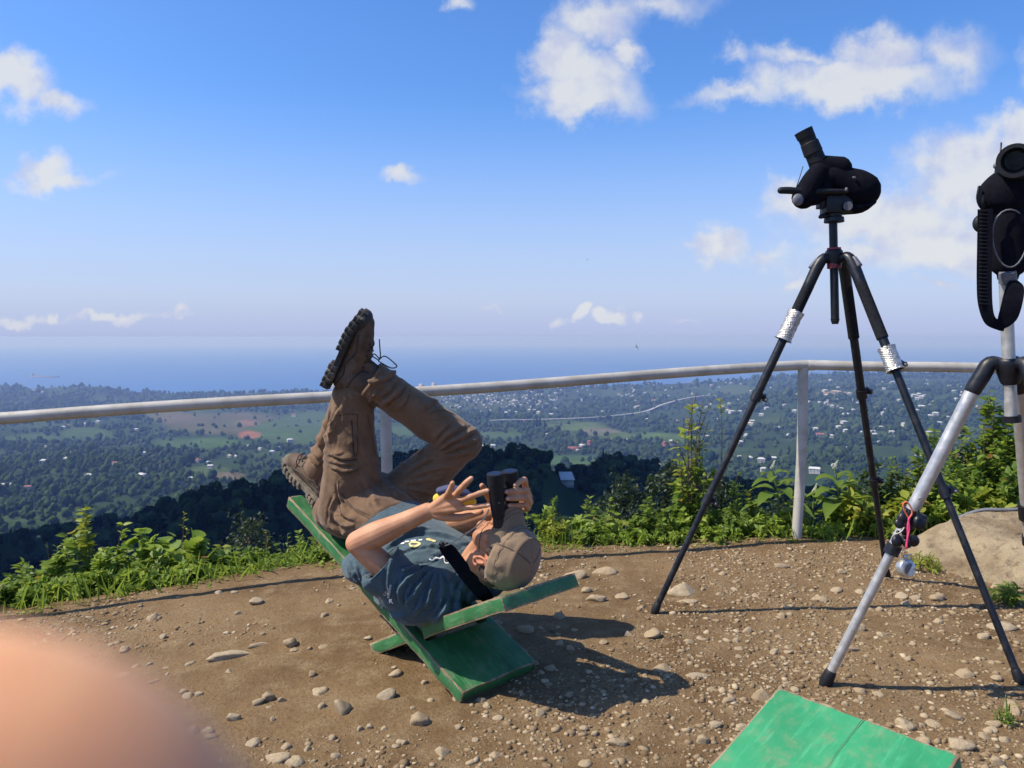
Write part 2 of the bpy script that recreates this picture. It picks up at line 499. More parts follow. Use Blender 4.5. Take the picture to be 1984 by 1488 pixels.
def mat_gravel():
    m, N, b, out = new_mat('gravel')
    a = N.n('ShaderNodeAttribute', attribute_name='tone')
    c = N.ramp(a.outputs['Fac'], [(0, (0.12, 0.077, 0.041)), (0.4, (0.20, 0.14, 0.082)), (0.75, (0.31, 0.235, 0.145)), (1, (0.44, 0.355, 0.24))])
    N.l(c, b.inputs['Base Color']); b.inputs['Roughness'].default_value = 0.95; b.inputs['Specular IOR Level'].default_value = 0.15
    return m
M['gravel'] = mat_gravel()

def mat_terrain():
    m, N, b, out = new_mat('terrain')
    a = N.n('ShaderNodeAttribute', attribute_name='Col')
    g = N.n('ShaderNodeNewGeometry')
    n1 = N.noise(g.outputs['Position'], 0.02, 6, 0.65); n2 = N.noise(g.outputs['Position'], 0.11, 5, 0.7)
    n0 = N.noise(g.outputs['Position'], 0.0045, 5, 0.6)
    c = N.mix(N.maprange(n0.outputs['Fac'], 0.48, 0.62, 0, 0.5), a.outputs['Color'], (0.075, 0.105, 0.036))
    c = N.mix(N.maprange(n1.outputs['Fac'], 0.3, 0.7, 0, 0.45), c, (0.028, 0.050, 0.022))
    c = N.mix(N.maprange(n2.outputs['Fac'], 0.5, 0.7, 0, 0.35), c, (0.07, 0.09, 0.04))
    N.l(c, b.inputs['Base Color']); b.inputs['Roughness'].default_value = 1.0; b.inputs['Specular IOR Level'].default_value = 0.0
    return m
M['terrain'] = mat_terrain()

def mat_wood_far(name, a, bcol):
    m, N, b, out = new_mat(name)
    oi = N.n('ShaderNodeObjectInfo'); g = N.n('ShaderNodeNewGeometry')
    n1 = N.noise(g.outputs['Position'], 0.5, 4, 0.7)
    c = N.mix(oi.outputs['Random'], a, bcol)
    c = N.mix(N.maprange(n1.outputs['Fac'], 0.4, 0.7, 0, 0.6), c, tuple(x * 0.5 for x in a))
    N.l(c, b.inputs['Base Color']); b.inputs['Roughness'].default_value = 1.0; b.inputs['Specular IOR Level'].default_value = 0.0
    return m
M['wood_far'] = mat_wood_far('wood_far', (0.018, 0.040, 0.014), (0.062, 0.092, 0.028))
M['wood_near'] = mat_wood_far('wood_near', (0.022, 0.042, 0.018), (0.048, 0.078, 0.026))

def mat_sea():
    m, N, b, out = new_mat('sea')
    g = N.n('ShaderNodeNewGeometry')
    n1 = N.noise(g.outputs['Position'], 0.0006, 5, 0.6)
    c = N.mix(N.maprange(n1.outputs['Fac'], 0.35, 0.65), (0.016, 0.085, 0.27), (0.020, 0.10, 0.31))
    N.l(c, b.inputs['Base Color']); b.inputs['Roughness'].default_value = 0.42; b.inputs['Specular IOR Level'].default_value = 0.4
    n2 = N.noise(g.outputs['Position'], 0.02, 5, 0.7); bump(N, b, n2.outputs['Fac'], 0.4, 4.0)
    return m
M['sea'] = mat_sea()

def mat_paint_wood(name, paint, paint2, chips=0.5, scale=(2.0, 14, 14)):
    """painted board: paint worn to wood on the edges (attribute 'edge' is the distance to the nearest edge)"""
    m, N, b, out = new_mat(name)
    tcn = N.n('ShaderNodeTexCoord'); ob = tcn.outputs['Object']
    mp = N.n('ShaderNodeMapping'); N.l(ob, mp.inputs['Vector']); mp.inputs['Scale'].default_value = scale
    grain = N.noise(mp.outputs[0], 5.0, 6, 0.65, 0.4); fine = N.noise(ob, 60.0, 5, 0.7); blot = N.noise(ob, 9.0, 5, 0.6)
    ea = N.n('ShaderNodeAttribute', attribute_name='edge')
    c = N.mix(N.maprange(blot.outputs['Fac'], 0.3, 0.7), paint, paint2)
    c = N.mix(N.maprange(grain.outputs['Fac'], 0.50, 0.72, 0, 0.55), c, tuple(x * 1.35 + 0.035 for x in paint2))
    wood = N.mix(N.maprange(grain.outputs['Fac'], 0.35, 0.65), (0.16, 0.105, 0.06), (0.36, 0.26, 0.16))
    e = N.math('ADD', N.math('MULTIPLY', ea.outputs['Fac'], 110.0), N.math('MULTIPLY_ADD', fine.outputs['Fac'], 1.6, -1.0))
    wear = N.maprange(e, 0.10, 0.34, 1.0, 0.0)
    mp2 = N.n('ShaderNodeMapping'); N.l(ob, mp2.inputs['Vector']); mp2.inputs['Scale'].default_value = (1.6, 34, 34)
    scr = N.noise(mp2.outputs[0], 6.0, 5, 0.75)
    sc2 = N.math('MULTIPLY', N.maprange(scr.outputs['Fac'], 0.655 - 0.04 * chips, 0.70), N.maprange(blot.outputs['Fac'], 0.40, 0.56, 0, min(1, chips + .3)))
    c = N.mix(N.math('MAXIMUM', wear, sc2), c, wood)
    dust = N.noise(ob, 25.0, 6, 0.7)
    c = N.mix(N.maprange(dust.outputs['Fac'], 0.48, 0.75, 0, 0.5), c, (0.22, 0.20, 0.12))
    N.l(c, b.inputs['Base Color'])
    N.l(N.maprange(dust.outputs['Fac'], 0.3, 0.7, 0.42, 0.7), b.inputs['Roughness'])
    bump(N, b, N.math('ADD', N.math('MULTIPLY', grain.outputs['Fac'], 0.6), N.math('MULTIPLY', wear, -0.5)), 0.45, 0.003)
    return m
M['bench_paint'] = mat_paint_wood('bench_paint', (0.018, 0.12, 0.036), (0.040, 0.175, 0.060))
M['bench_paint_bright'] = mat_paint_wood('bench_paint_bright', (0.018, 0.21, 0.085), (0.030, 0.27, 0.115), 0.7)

def mat_cloth(name, col, weave=900.0, var=0.18, stain=None, rough=0.9, sheen=0.2, wr=0.35):
    m, N, b, out = new_mat(name)
    tcn = N.n('ShaderNodeTexCoord'); ob = tcn.outputs['Object']
    n1 = N.noise(ob, 14.0, 6, 0.65); n2 = N.noise(ob, 260.0, 3, 0.6); n3 = N.noise(ob, 45.0, 4, 0.6, 0.6)
    c = N.mix(N.maprange(n1.outputs['Fac'], 0.3, 0.7), tuple(x * (1 - var) for x in col), tuple(x * (1 + var) for x in col))
    if stain: c = N.mix(N.maprange(n1.outputs['Fac'], 0.52, 0.75, 0, 0.5), c, stain)
    c = N.mix(N.maprange(n2.outputs['Fac'], 0.4, 0.7, 0, 0.22), c, tuple(x * 0.6 for x in col))
    N.l(c, b.inputs['Base Color']); b.inputs['Roughness'].default_value = rough; b.inputs['Specular IOR Level'].default_value = 0.2
    b.inputs['Sheen Weight'].default_value = sheen
    n4 = N.noise(ob, 20.0, 5, 0.6, 1.2); rdg = N.math('POWER', N.math('SUBTRACT', 1.0, N.math('ABSOLUTE', N.math('MULTIPLY_ADD', n4.outputs['Fac'], 2.6, -1.3)), clamp=True), 5.0)
    h = N.math('ADD', N.math('ADD', N.math('MULTIPLY', n2.outputs['Fac'], 0.12), N.math('MULTIPLY', n3.outputs['Fac'], 0.7)), N.math('MULTIPLY', rdg, 0.35))
    bump(N, b, h, wr, 0.006)
    return m
M['trousers'] = mat_cloth('trouser_cloth', (0.165, 0.098, 0.055), stain=(0.205, 0.135, 0.082))
M['shirt'] = mat_cloth('shirt_cloth', (0.060, 0.098, 0.120), wr=0.5)
M['cap'] = mat_cloth('cap_cloth', (0.225, 0.157, 0.100), var=0.08, wr=0.2)
M['seam'] = mat_plain('seam_thread', (0.055, 0.036, 0.022), 0.9)
M['cap_seam'] = mat_plain('cap_seam', (0.11, 0.08, 0.055), 0.9)
M['boot'] = mat_plain('boot_leather', (0.088, 0.052, 0.030), 0.75, var=0.35, scale=25, bmp=0.35, bscale=120, dirt=(0.14, 0.10, 0.065))
M['boot_dark'] = mat_plain('boot_dark_panel', (0.030, 0.026, 0.024), 0.7, var=0.3, scale=30, bmp=0.3, bscale=150, dirt=(0.10, 0.08, 0.06))
M['sole'] = mat_plain('boot_rubber', (0.034, 0.032, 0.031), 0.85, var=0.3, scale=40, bmp=0.3, dirt=(0.17, 0.14, 0.105))
M['sole_dusty'] = mat_plain('dusty_rubber', (0.13, 0.11, 0.085), 0.9, var=0.3, scale=40, bmp=0.3, dirt=(0.24, 0.19, 0.13))
M['lace'] = mat_plain('lace', (0.018, 0.016, 0.018), 0.8)
M['hair'] = mat_plain('hair', (0.035, 0.020, 0.011), 0.65, var=0.4, scale=120, bmp=0.8, bscale=300)
M['black_rubber'] = mat_plain('black_rubber', (0.010, 0.011, 0.014), 0.6, spec=0.3, var=0.25, scale=60, bmp=0.15, bscale=400)
M['black_plastic'] = mat_plain('black_plastic', (0.009, 0.010, 0.015), 0.42, spec=0.4, var=0.25, scale=50)
M['black_cloth'] = mat_plain('black_cloth', (0.006, 0.0065, 0.011), 0.95, spec=0.1, var=0.25, scale=60, bmp=0.4, bscale=500)
M['grey_trim'] = mat_plain('grey_trim', (0.13, 0.135, 0.155), 0.6, var=0.2, scale=60)
M['carbon'] = mat_plain('leg_black', (0.008, 0.010, 0.016), 0.42, spec=0.35, var=0.3, scale=40, dirt=(0.035, 0.035, 0.036))
M['foam'] = mat_plain('leg_foam', (0.017, 0.018, 0.022), 0.95, spec=0.1, var=0.25, scale=80, bmp=0.3)
M['aluminium'] = mat_plain('aluminium', (0.50, 0.49, 0.475), 0.40, metal=0.55, var=0.12, scale=35, dirt=(0.40, 0.385, 0.36))
M['steel'] = mat_plain('bright_steel', (0.55, 0.54, 0.52), 0.30, metal=0.7, var=0.1, scale=60)
M['red'] = mat_plain('red_collar', (0.22, 0.02, 0.025), 0.45)
M['cord_pink'] = mat_plain('pink_cord', (0.62, 0.05, 0.15), 0.7)
M['cord_orange'] = mat_plain('orange_cord', (0.75, 0.17, 0.08), 0.7)
M['cord_pale'] = mat_plain('pale_cord', (0.46, 0.42, 0.34), 0.8)
M['yellow'] = mat_plain('yellow_cloth', (0.70, 0.46, 0.03), 0.7, var=0.15)
M['navy'] = mat_plain('navy_cloth', (0.055, 0.065, 0.14), 0.8, var=0.2)
M['print_yellow'] = mat_plain('print_yellow', (0.66, 0.58, 0.25), 0.8)
M['print_white'] = mat_plain('print_white', (0.78, 0.79, 0.78), 0.8, var=0.05)
M['glass'] = mat_plain('lens_glass', (0.008, 0.008, 0.015), 0.12, var=0.1, spec=0.35)
def mat_foil():
    m, N, b, out = new_mat('foil_tape')
    tcn = N.n('ShaderNodeTexCoord'); ob = tcn.outputs['Object']
    n1 = N.noise(ob, 90.0, 4, 0.6, 1.0)
    wv = N.n('ShaderNodeTexWave'); N.l(ob, wv.inputs['Vector']); wv.bands_direction = 'Z'; wv.inputs['Scale'].default_value = 45.0; wv.inputs['Distortion'].default_value = 1.5
    N.l(N.mix(N.maprange(n1.outputs['Fac'], 0.4, 0.65), (0.45, 0.44, 0.42), (0.78, 0.77, 0.74)), b.inputs['Base Color'])
    b.inputs['Metallic'].default_value = 0.8; b.inputs['Roughness'].default_value = 0.38
    bump(N, b, N.math('ADD', n1.outputs['Fac'], N.math('MULTIPLY', wv.outputs['Fac'], 0.5)), 0.8, 0.004)
    return m
M['foil'] = mat_foil()
def mat_rail():
    m, N, b, out = new_mat('rail_paint')
    tcn = N.n('ShaderNodeTexCoord'); ob = tcn.outputs['Object']
    n1 = N.noise(ob, 6.0, 6, 0.65); n2 = N.noise(ob, 40.0, 5, 0.7)
    c = N.mix(N.maprange(n1.outputs['Fac'], 0.35, 0.65), (0.33, 0.305, 0.265), (0.46, 0.435, 0.39))
    c = N.mix(N.maprange(n2.outputs['Fac'], 0.60, 0.72, 0, 0.8), c, (0.27, 0.21, 0.15))
    N.l(c, b.inputs['Base Color']); b.inputs['Roughness'].default_value = 0.55
    bump(N, b, n2.outputs['Fac'], 0.25, 0.002); return m
M['rail'] = mat_rail()
def mat_skin(name='skin', ca=(0.43, 0.20, 0.105), cb=(0.55, 0.285, 0.16)):
    m, N, b, out = new_mat(name)
    tcn = N.n('ShaderNodeTexCoord'); ob = tcn.outputs['Object']
    n1 = N.noise(ob, 18.0, 5, 0.6); n2 = N.noise(ob, 220.0, 4, 0.6); n3 = N.noise(ob, 420.0, 2, 0.5)
    at_ = N.n('ShaderNodeAttribute', attribute_name='beard')
    at2 = N.n('ShaderNodeAttribute', attribute_name='flush')
    c = N.mix(N.maprange(n1.outputs['Fac'], 0.3, 0.7), ca, cb)
    c = N.mix(N.math('MULTIPLY', at2.outputs['Fac'], 0.38), c, (0.50, 0.14, 0.085))
    c = N.mix(N.maprange(n2.outputs['Fac'], 0.55, 0.75, 0, 0.25), c, (0.30, 0.12, 0.065))
    c = N.mix(N.math('MULTIPLY', at_.outputs['Fac'], N.maprange(n3.outputs['Fac'], 0.35, 0.6, 0.2, 0.85)), c, (0.075, 0.040, 0.022))
    N.l(c, b.inputs['Base Color']); b.inputs['Roughness'].default_value = 0.6
    b.inputs['Subsurface Weight'].default_value = 0.12; b.inputs['Subsurface Radius'].default_value = (0.012, 0.005, 0.003); b.inputs['Subsurface Scale'].default_value = 0.6
    b.inputs['Specular IOR Level'].default_value = 0.4
    bump(N, b, n2.outputs['Fac'], 0.18, 0.002)
    return m
M['skin'] = mat_skin()
M['skin_finger'] = mat_skin('skin_finger', (0.60, 0.31, 0.155), (0.68, 0.37, 0.20)); _b = [n for n in M['skin_finger'].node_tree.nodes if n.type == 'BSDF_PRINCIPLED'][0]; _b.inputs['Subsurface Weight'].default_value = 1.0; _b.inputs['Subsurface Radius'].default_value = (0.016, 0.0075, 0.0045); _b.inputs['Subsurface Scale'].default_value = 0.9
M['nail'] = mat_plain('nail', (0.55, 0.32, 0.24), 0.3, var=0.05)
M['house_wall'] = mat_plain('house_wall', (0.46, 0.44, 0.41), 0.9, var=0.12, scale=0.5)
M['roof_white'] = mat_plain('roof_white', (0.52, 0.52, 0.51), 0.6, var=0.1, scale=0.6)
M['roof_grey'] = mat_plain('roof_grey', (0.45, 0.46, 0.47), 0.7, var=0.12, scale=0.6)
M['roof_red'] = mat_plain('roof_red', (0.27, 0.095, 0.065), 0.8, var=0.15, scale=0.6)
M['roof_beige'] = mat_plain('roof_beige', (0.52, 0.43, 0.32), 0.8, var=0.15, scale=0.6)
M['window'] = mat_plain('window_dark', (0.06, 0.07, 0.09), 0.3, var=0.1)
M['concrete'] = mat_plain('concrete', (0.42, 0.41, 0.39), 0.9, var=0.12, scale=0.4)
M['ship_hull'] = mat_plain('ship_hull', (0.16, 0.13, 0.14), 0.7, scale=0.05)
M['bird_dark'] = mat_plain('bird_dark', (0.05, 0.045, 0.04), 0.9)
M['bird_pale'] = mat_plain('bird_pale', (0.50, 0.47, 0.42), 0.9)
# ------------------------------------------------------------------ the lie of the land
EDGE_X = [-9, -5, -2.34, -1.72, -0.93, 0.0, 0.8, 1.7, 2.1, 3.0, 5.0, 9.0]
EDGE_Y = [1.2, 2.5, 3.62, 3.83, 4.10, 4.30, 4.42, 4.50, 4.55, 4.75, 4.9, 4.6]
def edge_y(x): return np.interp(x, EDGE_X, EDGE_Y)
CREST_PX = [-400, 0, 200, 330, 400, 480, 560, 640, 780, 900, 960, 1000, 1040, 1070, 1095, 1125, 1150, 1180, 1230, 1300, 1400, 1550, 1700, 2000, 2400]
CREST_PY = [1080, 1050, 1022, 978, 955, 938, 905, 884, 882, 893, 880, 877, 884, 903, 922, 922, 905, 880, 892, 910, 938, 965, 968, 950, 930]
PROF_Y = [4.5, 10, 30, 60, 120, 300, 520, 800, 1000, 1500, 2500, 4000, 5450, 5600, 5900, 9500]
PROF_Z = [0, -3.2, -17, -38, -75, -150, -178, -225, -272, -303, -336, -370, -392, -399, -410, -432]
COAST_PX = [-600, -100, 0, 60, 150, 215, 260, 330, 400, 520, 570, 640, 760, 850, 1000, 1150, 1300, 1434, 1500, 1600, 1750, 1900, 2100, 2500]
COAST_PY = [742, 744, 744, 751, 745, 748, 757, 761, 762, 757, 754, 760, 759, 757, 751, 746, 741, 734, 727, 721, 719, 722, 715, 715]
SEA_Z = -400.0
_cp = np.linspace(-400, 2400, 561); _ck = np.interp(_cp, CREST_PX, CREST_PY); _ck = np.convolve(np.pad(_ck, 5, mode='edge'), np.hanning(11) / np.hanning(11).sum(), 'valid')
def crest_z(px): return 1.16 - (np.interp(px, _cp, _ck) + 16 - 652) / FPX * 520.0
def coast_z(px, y): return 1.16 - (np.interp(px, COAST_PX, COAST_PY) + 3 - 652) / FPX * y

def height(x, y):
    x = np.asarray(x, dtype=float); y = np.asarray(y, dtype=float)
    r = np.hypot(x, y)
    P2 = np.column_stack([x, y])
    e = y - edge_y(x)
    # the trodden platform
    flat = -0.058 * np.maximum(0, -0.35 - x) ** 1.05 + 0.022 * fbm(P2 * 1.3, 3, 3) + 0.008 * fbm(P2 * 6, 3, 5)
    flat = flat + 0.05 * sstep(2.2, 4.0, x)
    drop = np.where(e > 0, -0.42 * np.maximum(e, 0) ** 1.15 * sstep(-0.1, 0.6, e), 0)
    near = flat + drop
    # hillside, spur, valley and coast
    s = x / np.maximum(y, 1.0)
    px = 992 + s * FPX
    ly = np.log(np.maximum(y, 4.5))
    z = np.interp(ly, np.log(PROF_Y), PROF_Z)
    zc = crest_z(px) + 5.0 * fbm(P2 * 0.012, 3, 9)
    yc = 520 + 60 * np.sin(px * 0.011) + 40 * fbm(np.column_stack([px * 0.006, px * 0]), 2, 12)
    zc = zc * yc / 520.0
    wgt = np.exp(-(((y - yc) / np.where(y < yc, 150.0, 95.0)) ** 2))
    z = z + (np.maximum(zc, z) - z) * wgt
    hill = fbm(P2 * 0.0022, 4, 21)
    amp = 52 * sstep(900, 1800, y) * (1 - sstep(4800, 5500, y))
    z = z + amp * hill
    right = sstep(1150, 1750, px)
    z = z + right * 120 * sstep(1000, 4200, y) * (1 - sstep(5300, 5650, y))
    zt = coast_z(px, 5300)
    wc = np.exp(-(((y - 5300) / np.where(y < 5300, 620.0, 170.0)) ** 2))
    z = z + (np.maximum(zt, z) + 5 * fbm(P2 * 0.006, 3, 31) - z) * wc
    z = np.where(y > 5650, np.minimum(z, SEA_Z - 2), z)
    back = -0.2 - 0.10 * np.maximum(r - 8, 0) + 3 * fbm(P2 * 0.01, 3, 8) * sstep(20, 200, r)
    back = np.maximum(back, -120 + 20 * fbm(P2 * 0.003, 3, 4))
    far = np.where(y > 4.5, z, 0)
    k = sstep(8, 26, y)
    front = near * (1 - k) + far * k
    side = sstep(1.2, 2.0, np.abs(x) / np.maximum(y, 0.5)) * sstep(9, 30, r)
    out = front * (1 - side) + back * side
    return np.where((y < 4.6) & (r < 10), near, out)

def h1(x, y): return float(height(np.array([x]), np.array([y]))[0])

def ground_hit(px, py, y0=900.0, y1=5600.0):
    """where the line of sight through a point of the photograph meets the land"""
    d = ray(px, py); d = d / d.y
    ys = np.exp(np.linspace(math.log(y0), math.log(y1), 900))
    xs = d.x * ys; zs = CAM.z + d.z * ys
    g = height(xs, ys)
    hit = np.nonzero(zs <= g)[0]
    if len(hit) == 0: return None
    i = hit[0]
    return Vector((xs[i], ys[i], g[i]))

# platform of trodden dirt
nx, ny = 470, 360
gx = np.linspace(-6.0, 7.5, nx); gy = np.linspace(-3.0, 6.6, ny)
X, Y = np.meshgrid(gx, gy); x, y = X.ravel(), Y.ravel()
Z = height(x, y)
P2 = np.column_stack([x, y])
Z = Z + (0.006 * fbm(P2 * 16, 3, 40) + 0.004 * fbm(P2 * 45, 2, 41)) * (y - edge_y(x) < 0.4)
i = np.arange((nx - 1) * (ny - 1)); r_, c_ = i // (nx - 1), i % (nx - 1); a = r_ * nx + c_
me = mesh_np('dirt_ground', np.column_stack([x, y, Z]), np.column_stack([a, a + 1, a + nx + 1, a + nx]), True)
me.materials.append(M['dirt'])
ground = link(bpy.data.objects.new('dirt_ground', me)); tag(ground, kind='structure')
GZ = Z.reshape(ny, nx)
def gz(x, y):
    """height of the built platform mesh"""
    x = np.atleast_1d(np.asarray(x, float)); y = np.atleast_1d(np.asarray(y, float))
    fx = np.clip((x - gx[0]) / (gx[1] - gx[0]), 0, nx - 1.001); fy = np.clip((y - gy[0]) / (gy[1] - gy[0]), 0, ny - 1.001)
    ix, iy = fx.astype(int), fy.astype(int); tx, ty = fx - ix, fy - iy
    return GZ[iy, ix] * (1 - tx) * (1 - ty) + GZ[iy, ix + 1] * tx * (1 - ty) + GZ[iy + 1, ix] * (1 - tx) * ty + GZ[iy + 1, ix + 1] * tx * ty
def g1(x, y): return float(gz(x, y)[0])

# hillside, valley and coast in one sheet
ang = np.unique(np.concatenate([np.linspace(-44, 44, 560), np.linspace(-180, -44, 40), np.linspace(44, 180, 40)]))
rad = np.concatenate([[0.5, 2, 3, 4.2], np.exp(np.linspace(math.log(5), math.log(900), 150)), np.exp(np.linspace(math.log(915), math.log(9400), 300))])
A_, R_ = np.meshgrid(np.radians(ang), rad)
x = (R_ * np.sin(A_)).ravel(); y = (R_ * np.cos(A_)).ravel()
Z = height(x, y) - np.where((x > -6) & (x < 7.5) & (y > -3) & (y < 6.6), 0.35, 0.03)
na = len(ang)
i = np.arange((na - 1) * (len(rad) - 1)); r_, c_ = i // (na - 1), i % (na - 1); a = r_ * na + c_
me = mesh_np('hillside', np.column_stack([x, y, Z]), np.column_stack([a, a + 1, a + na + 1, a + na]), True)
# colours of meadow, scrub and bare soil
P2 = np.column_stack([x, y])
px_ = 992 + FPX * x / np.maximum(y, 1); py_ = 652 + FPX * (1.16 - Z) / np.maximum(y, 1)
colr = np.tile(np.array([0.027, 0.048, 0.018]), (len(x), 1))
def patch(cx, cy, rx, ry, rgb, hard=0.35):
    """a field: an area of the valley floor with its own colour"""
    d = np.hypot((px_ - cx) / rx, (py_ - cy) / ry) + 0.22 * fbm(P2 * 0.01, 3, 51)
    w = (1 - sstep(1 - hard, 1.0, d)) * (y > 700)
    return w, np.array(rgb)
FIELDS = [(430, 820, 150, 26, (0.105, 0.088, 0.048)), (330, 808, 60, 12, (0.13, 0.095, 0.06)), (560, 838, 100, 30, (0.060, 0.100, 0.030)), (600, 815, 80, 18, (0.060, 0.095, 0.034)),
          (385, 860, 110, 14, (0.060, 0.105, 0.030)), (160, 842, 60, 14, (0.060, 0.100, 0.032)), (60, 850, 70, 10, (0.055, 0.090, 0.032)), (480, 843, 26, 9, (0.30, 0.12, 0.065)), (475, 820, 30, 8, (0.20, 0.115, 0.07)),
          (1110, 826, 75, 12, (0.085, 0.125, 0.035)), (1165, 838, 45, 10, (0.16, 0.14, 0.10)), (1200, 846, 45, 9, (0.075, 0.115, 0.035)), (1265, 846, 55, 9, (0.080, 0.130, 0.035)),
          (1110, 893, 75, 12, (0.060, 0.105, 0.030)), (1130, 903, 50, 8, (0.065, 0.110, 0.030)), (400, 915, 50, 12, (0.075, 0.105, 0.040)), (440, 924, 40, 9, (0.15, 0.115, 0.075)), (790, 835, 45, 12, (0.055, 0.095, 0.03)),
          (970, 845, 60, 9, (0.055, 0.092, 0.03)), (1420, 755, 60, 10, (0.060, 0.085, 0.035)), (1620, 762, 40, 4, (0.30, 0.21, 0.14)), (1330, 850, 40, 10, (0.07, 0.11, 0.035))]
field_w = np.zeros(len(x))
for f in FIELDS:
    w, rgb = patch(*f); colr = colr * (1 - w[:, None]) + rgb * w[:, None]; field_w = np.maximum(field_w, w)
town = np.exp(-(((px_ - 960) / 160) ** 2 + ((py_ - 778) / 16) ** 2)) * (y > 700)
colr = colr * (1 - 0.4 * town[:, None]) + np.array([0.12, 0.10, 0.085]) * 0.4 * town[:, None]
close = (np.hypot(x, y) < 60)
colr[close] = np.array([0.05, 0.06, 0.025])
attr(me, 'Col', np.column_stack([colr, np.ones(len(x))]), 'FLOAT_COLOR')
me.materials.append(M['terrain'])
terrain = link(bpy.data.objects.new('hillside_terrain', me)); tag(terrain, kind='structure')
def in_field(px, py):
    w = np.zeros(len(px))
    for (cx, cy, rx, ry, rgb) in FIELDS: w = np.maximum(w, np.hypot((px - cx) / rx, (py - cy) / ry) < 0.92)
    return w > 0

# sea
sx = np.array([-55000, -30000, -12000, -6000, 0, 6000, 12000, 30000, 55000.0]); sy = np.array([4300, 5200, 6000, 7000, 8000, 9000, 11000, 13000, 16000, 20000, 25000, 31000, 38000, 46000, 56000.0])
X, Y = np.meshgrid(sx, sy); k = len(sx)
i = np.arange((k - 1) * (len(sy) - 1)); a = (i // (k - 1)) * k + i % (k - 1)
me = mesh_np('sea', np.column_stack([X.ravel(), Y.ravel(), SEA_Z - (X.ravel() ** 2 * 0.15 + Y.ravel() ** 2) / (2 * 6.371e6)]), np.column_stack([a, a + 1, a + k + 1, a + k]))
me.materials.append(M['sea'])
tag(link(bpy.data.objects.new('sea', me)), kind='structure')

# haze over valley and sea
HAZE_TOP = 3.4
HAZE_LOW = -720.0
hb = MB(); hb.box((0, 10000, (HAZE_TOP + HAZE_LOW) / 2), (118000, 98000, HAZE_TOP - HAZE_LOW))
hm = bpy.data.materials.new('haze_air'); hm.use_nodes = True
hn = NT(hm.node_tree); hm.node_tree.nodes.clear()
ho = hn.n('ShaderNodeOutputMaterial'); pv = hn.n('ShaderNodeVolumePrincipled')
pv.inputs['Color'].default_value = (0.36, 0.51, 1.0, 1)
pv.inputs['Absorption Color'].default_value = (0.62, 0.62, 0.62, 1)
pv.inputs['Density'].default_value = 0.000118
pv.inputs['Anisotropy'].default_value = 0.1
hn.l(pv.outputs[0], ho.inputs['Volume'])
haze = hb.build('haze', hm); tag(haze, kind='stuff')

# unseen cloud added high to the left, placed to shade the wooded spur below
def lumpy(center, size, seed, n=5):
    bm = bmesh.new(); bmesh.ops.create_icosphere(bm, subdivisions=n, radius=1.0)
    V = np.array([v.co[:] for v in bm.verts]); F = np.array([[v.index for v in f.verts] for f in bm.faces]); bm.free()
    d = 1 + 0.22 * fbm(V * 1.6, 4, seed) + 0.10 * fbm(V * 5, 3, seed + 1)
    V = V * d[:, None]; V[:, 2] = np.where(V[:, 2] < 0, V[:, 2] * 0.35, V[:, 2])
    return V * np.array(size) + np.array(center), F
V, F = lumpy((0, 0, 0), (760, 470, 150), 77)
me = mesh_np('cloud', V, F, True)
cm, N_, b_, o_ = new_mat('cloud_white'); b_.inputs['Base Color'].default_value = (0.85, 0.86, 0.88, 1); b_.inputs['Roughness'].default_value = 1.0
me.materials.append(cm)
cl = bpy.data.objects.new('cloud', me); cl.location = (60 - 0.78 * 1040, 515 - 0.10 * 1040, 900); link(cl)
tag(cl, 'unseen white cloud added overhead to shade the wooded spur', 'cloud')

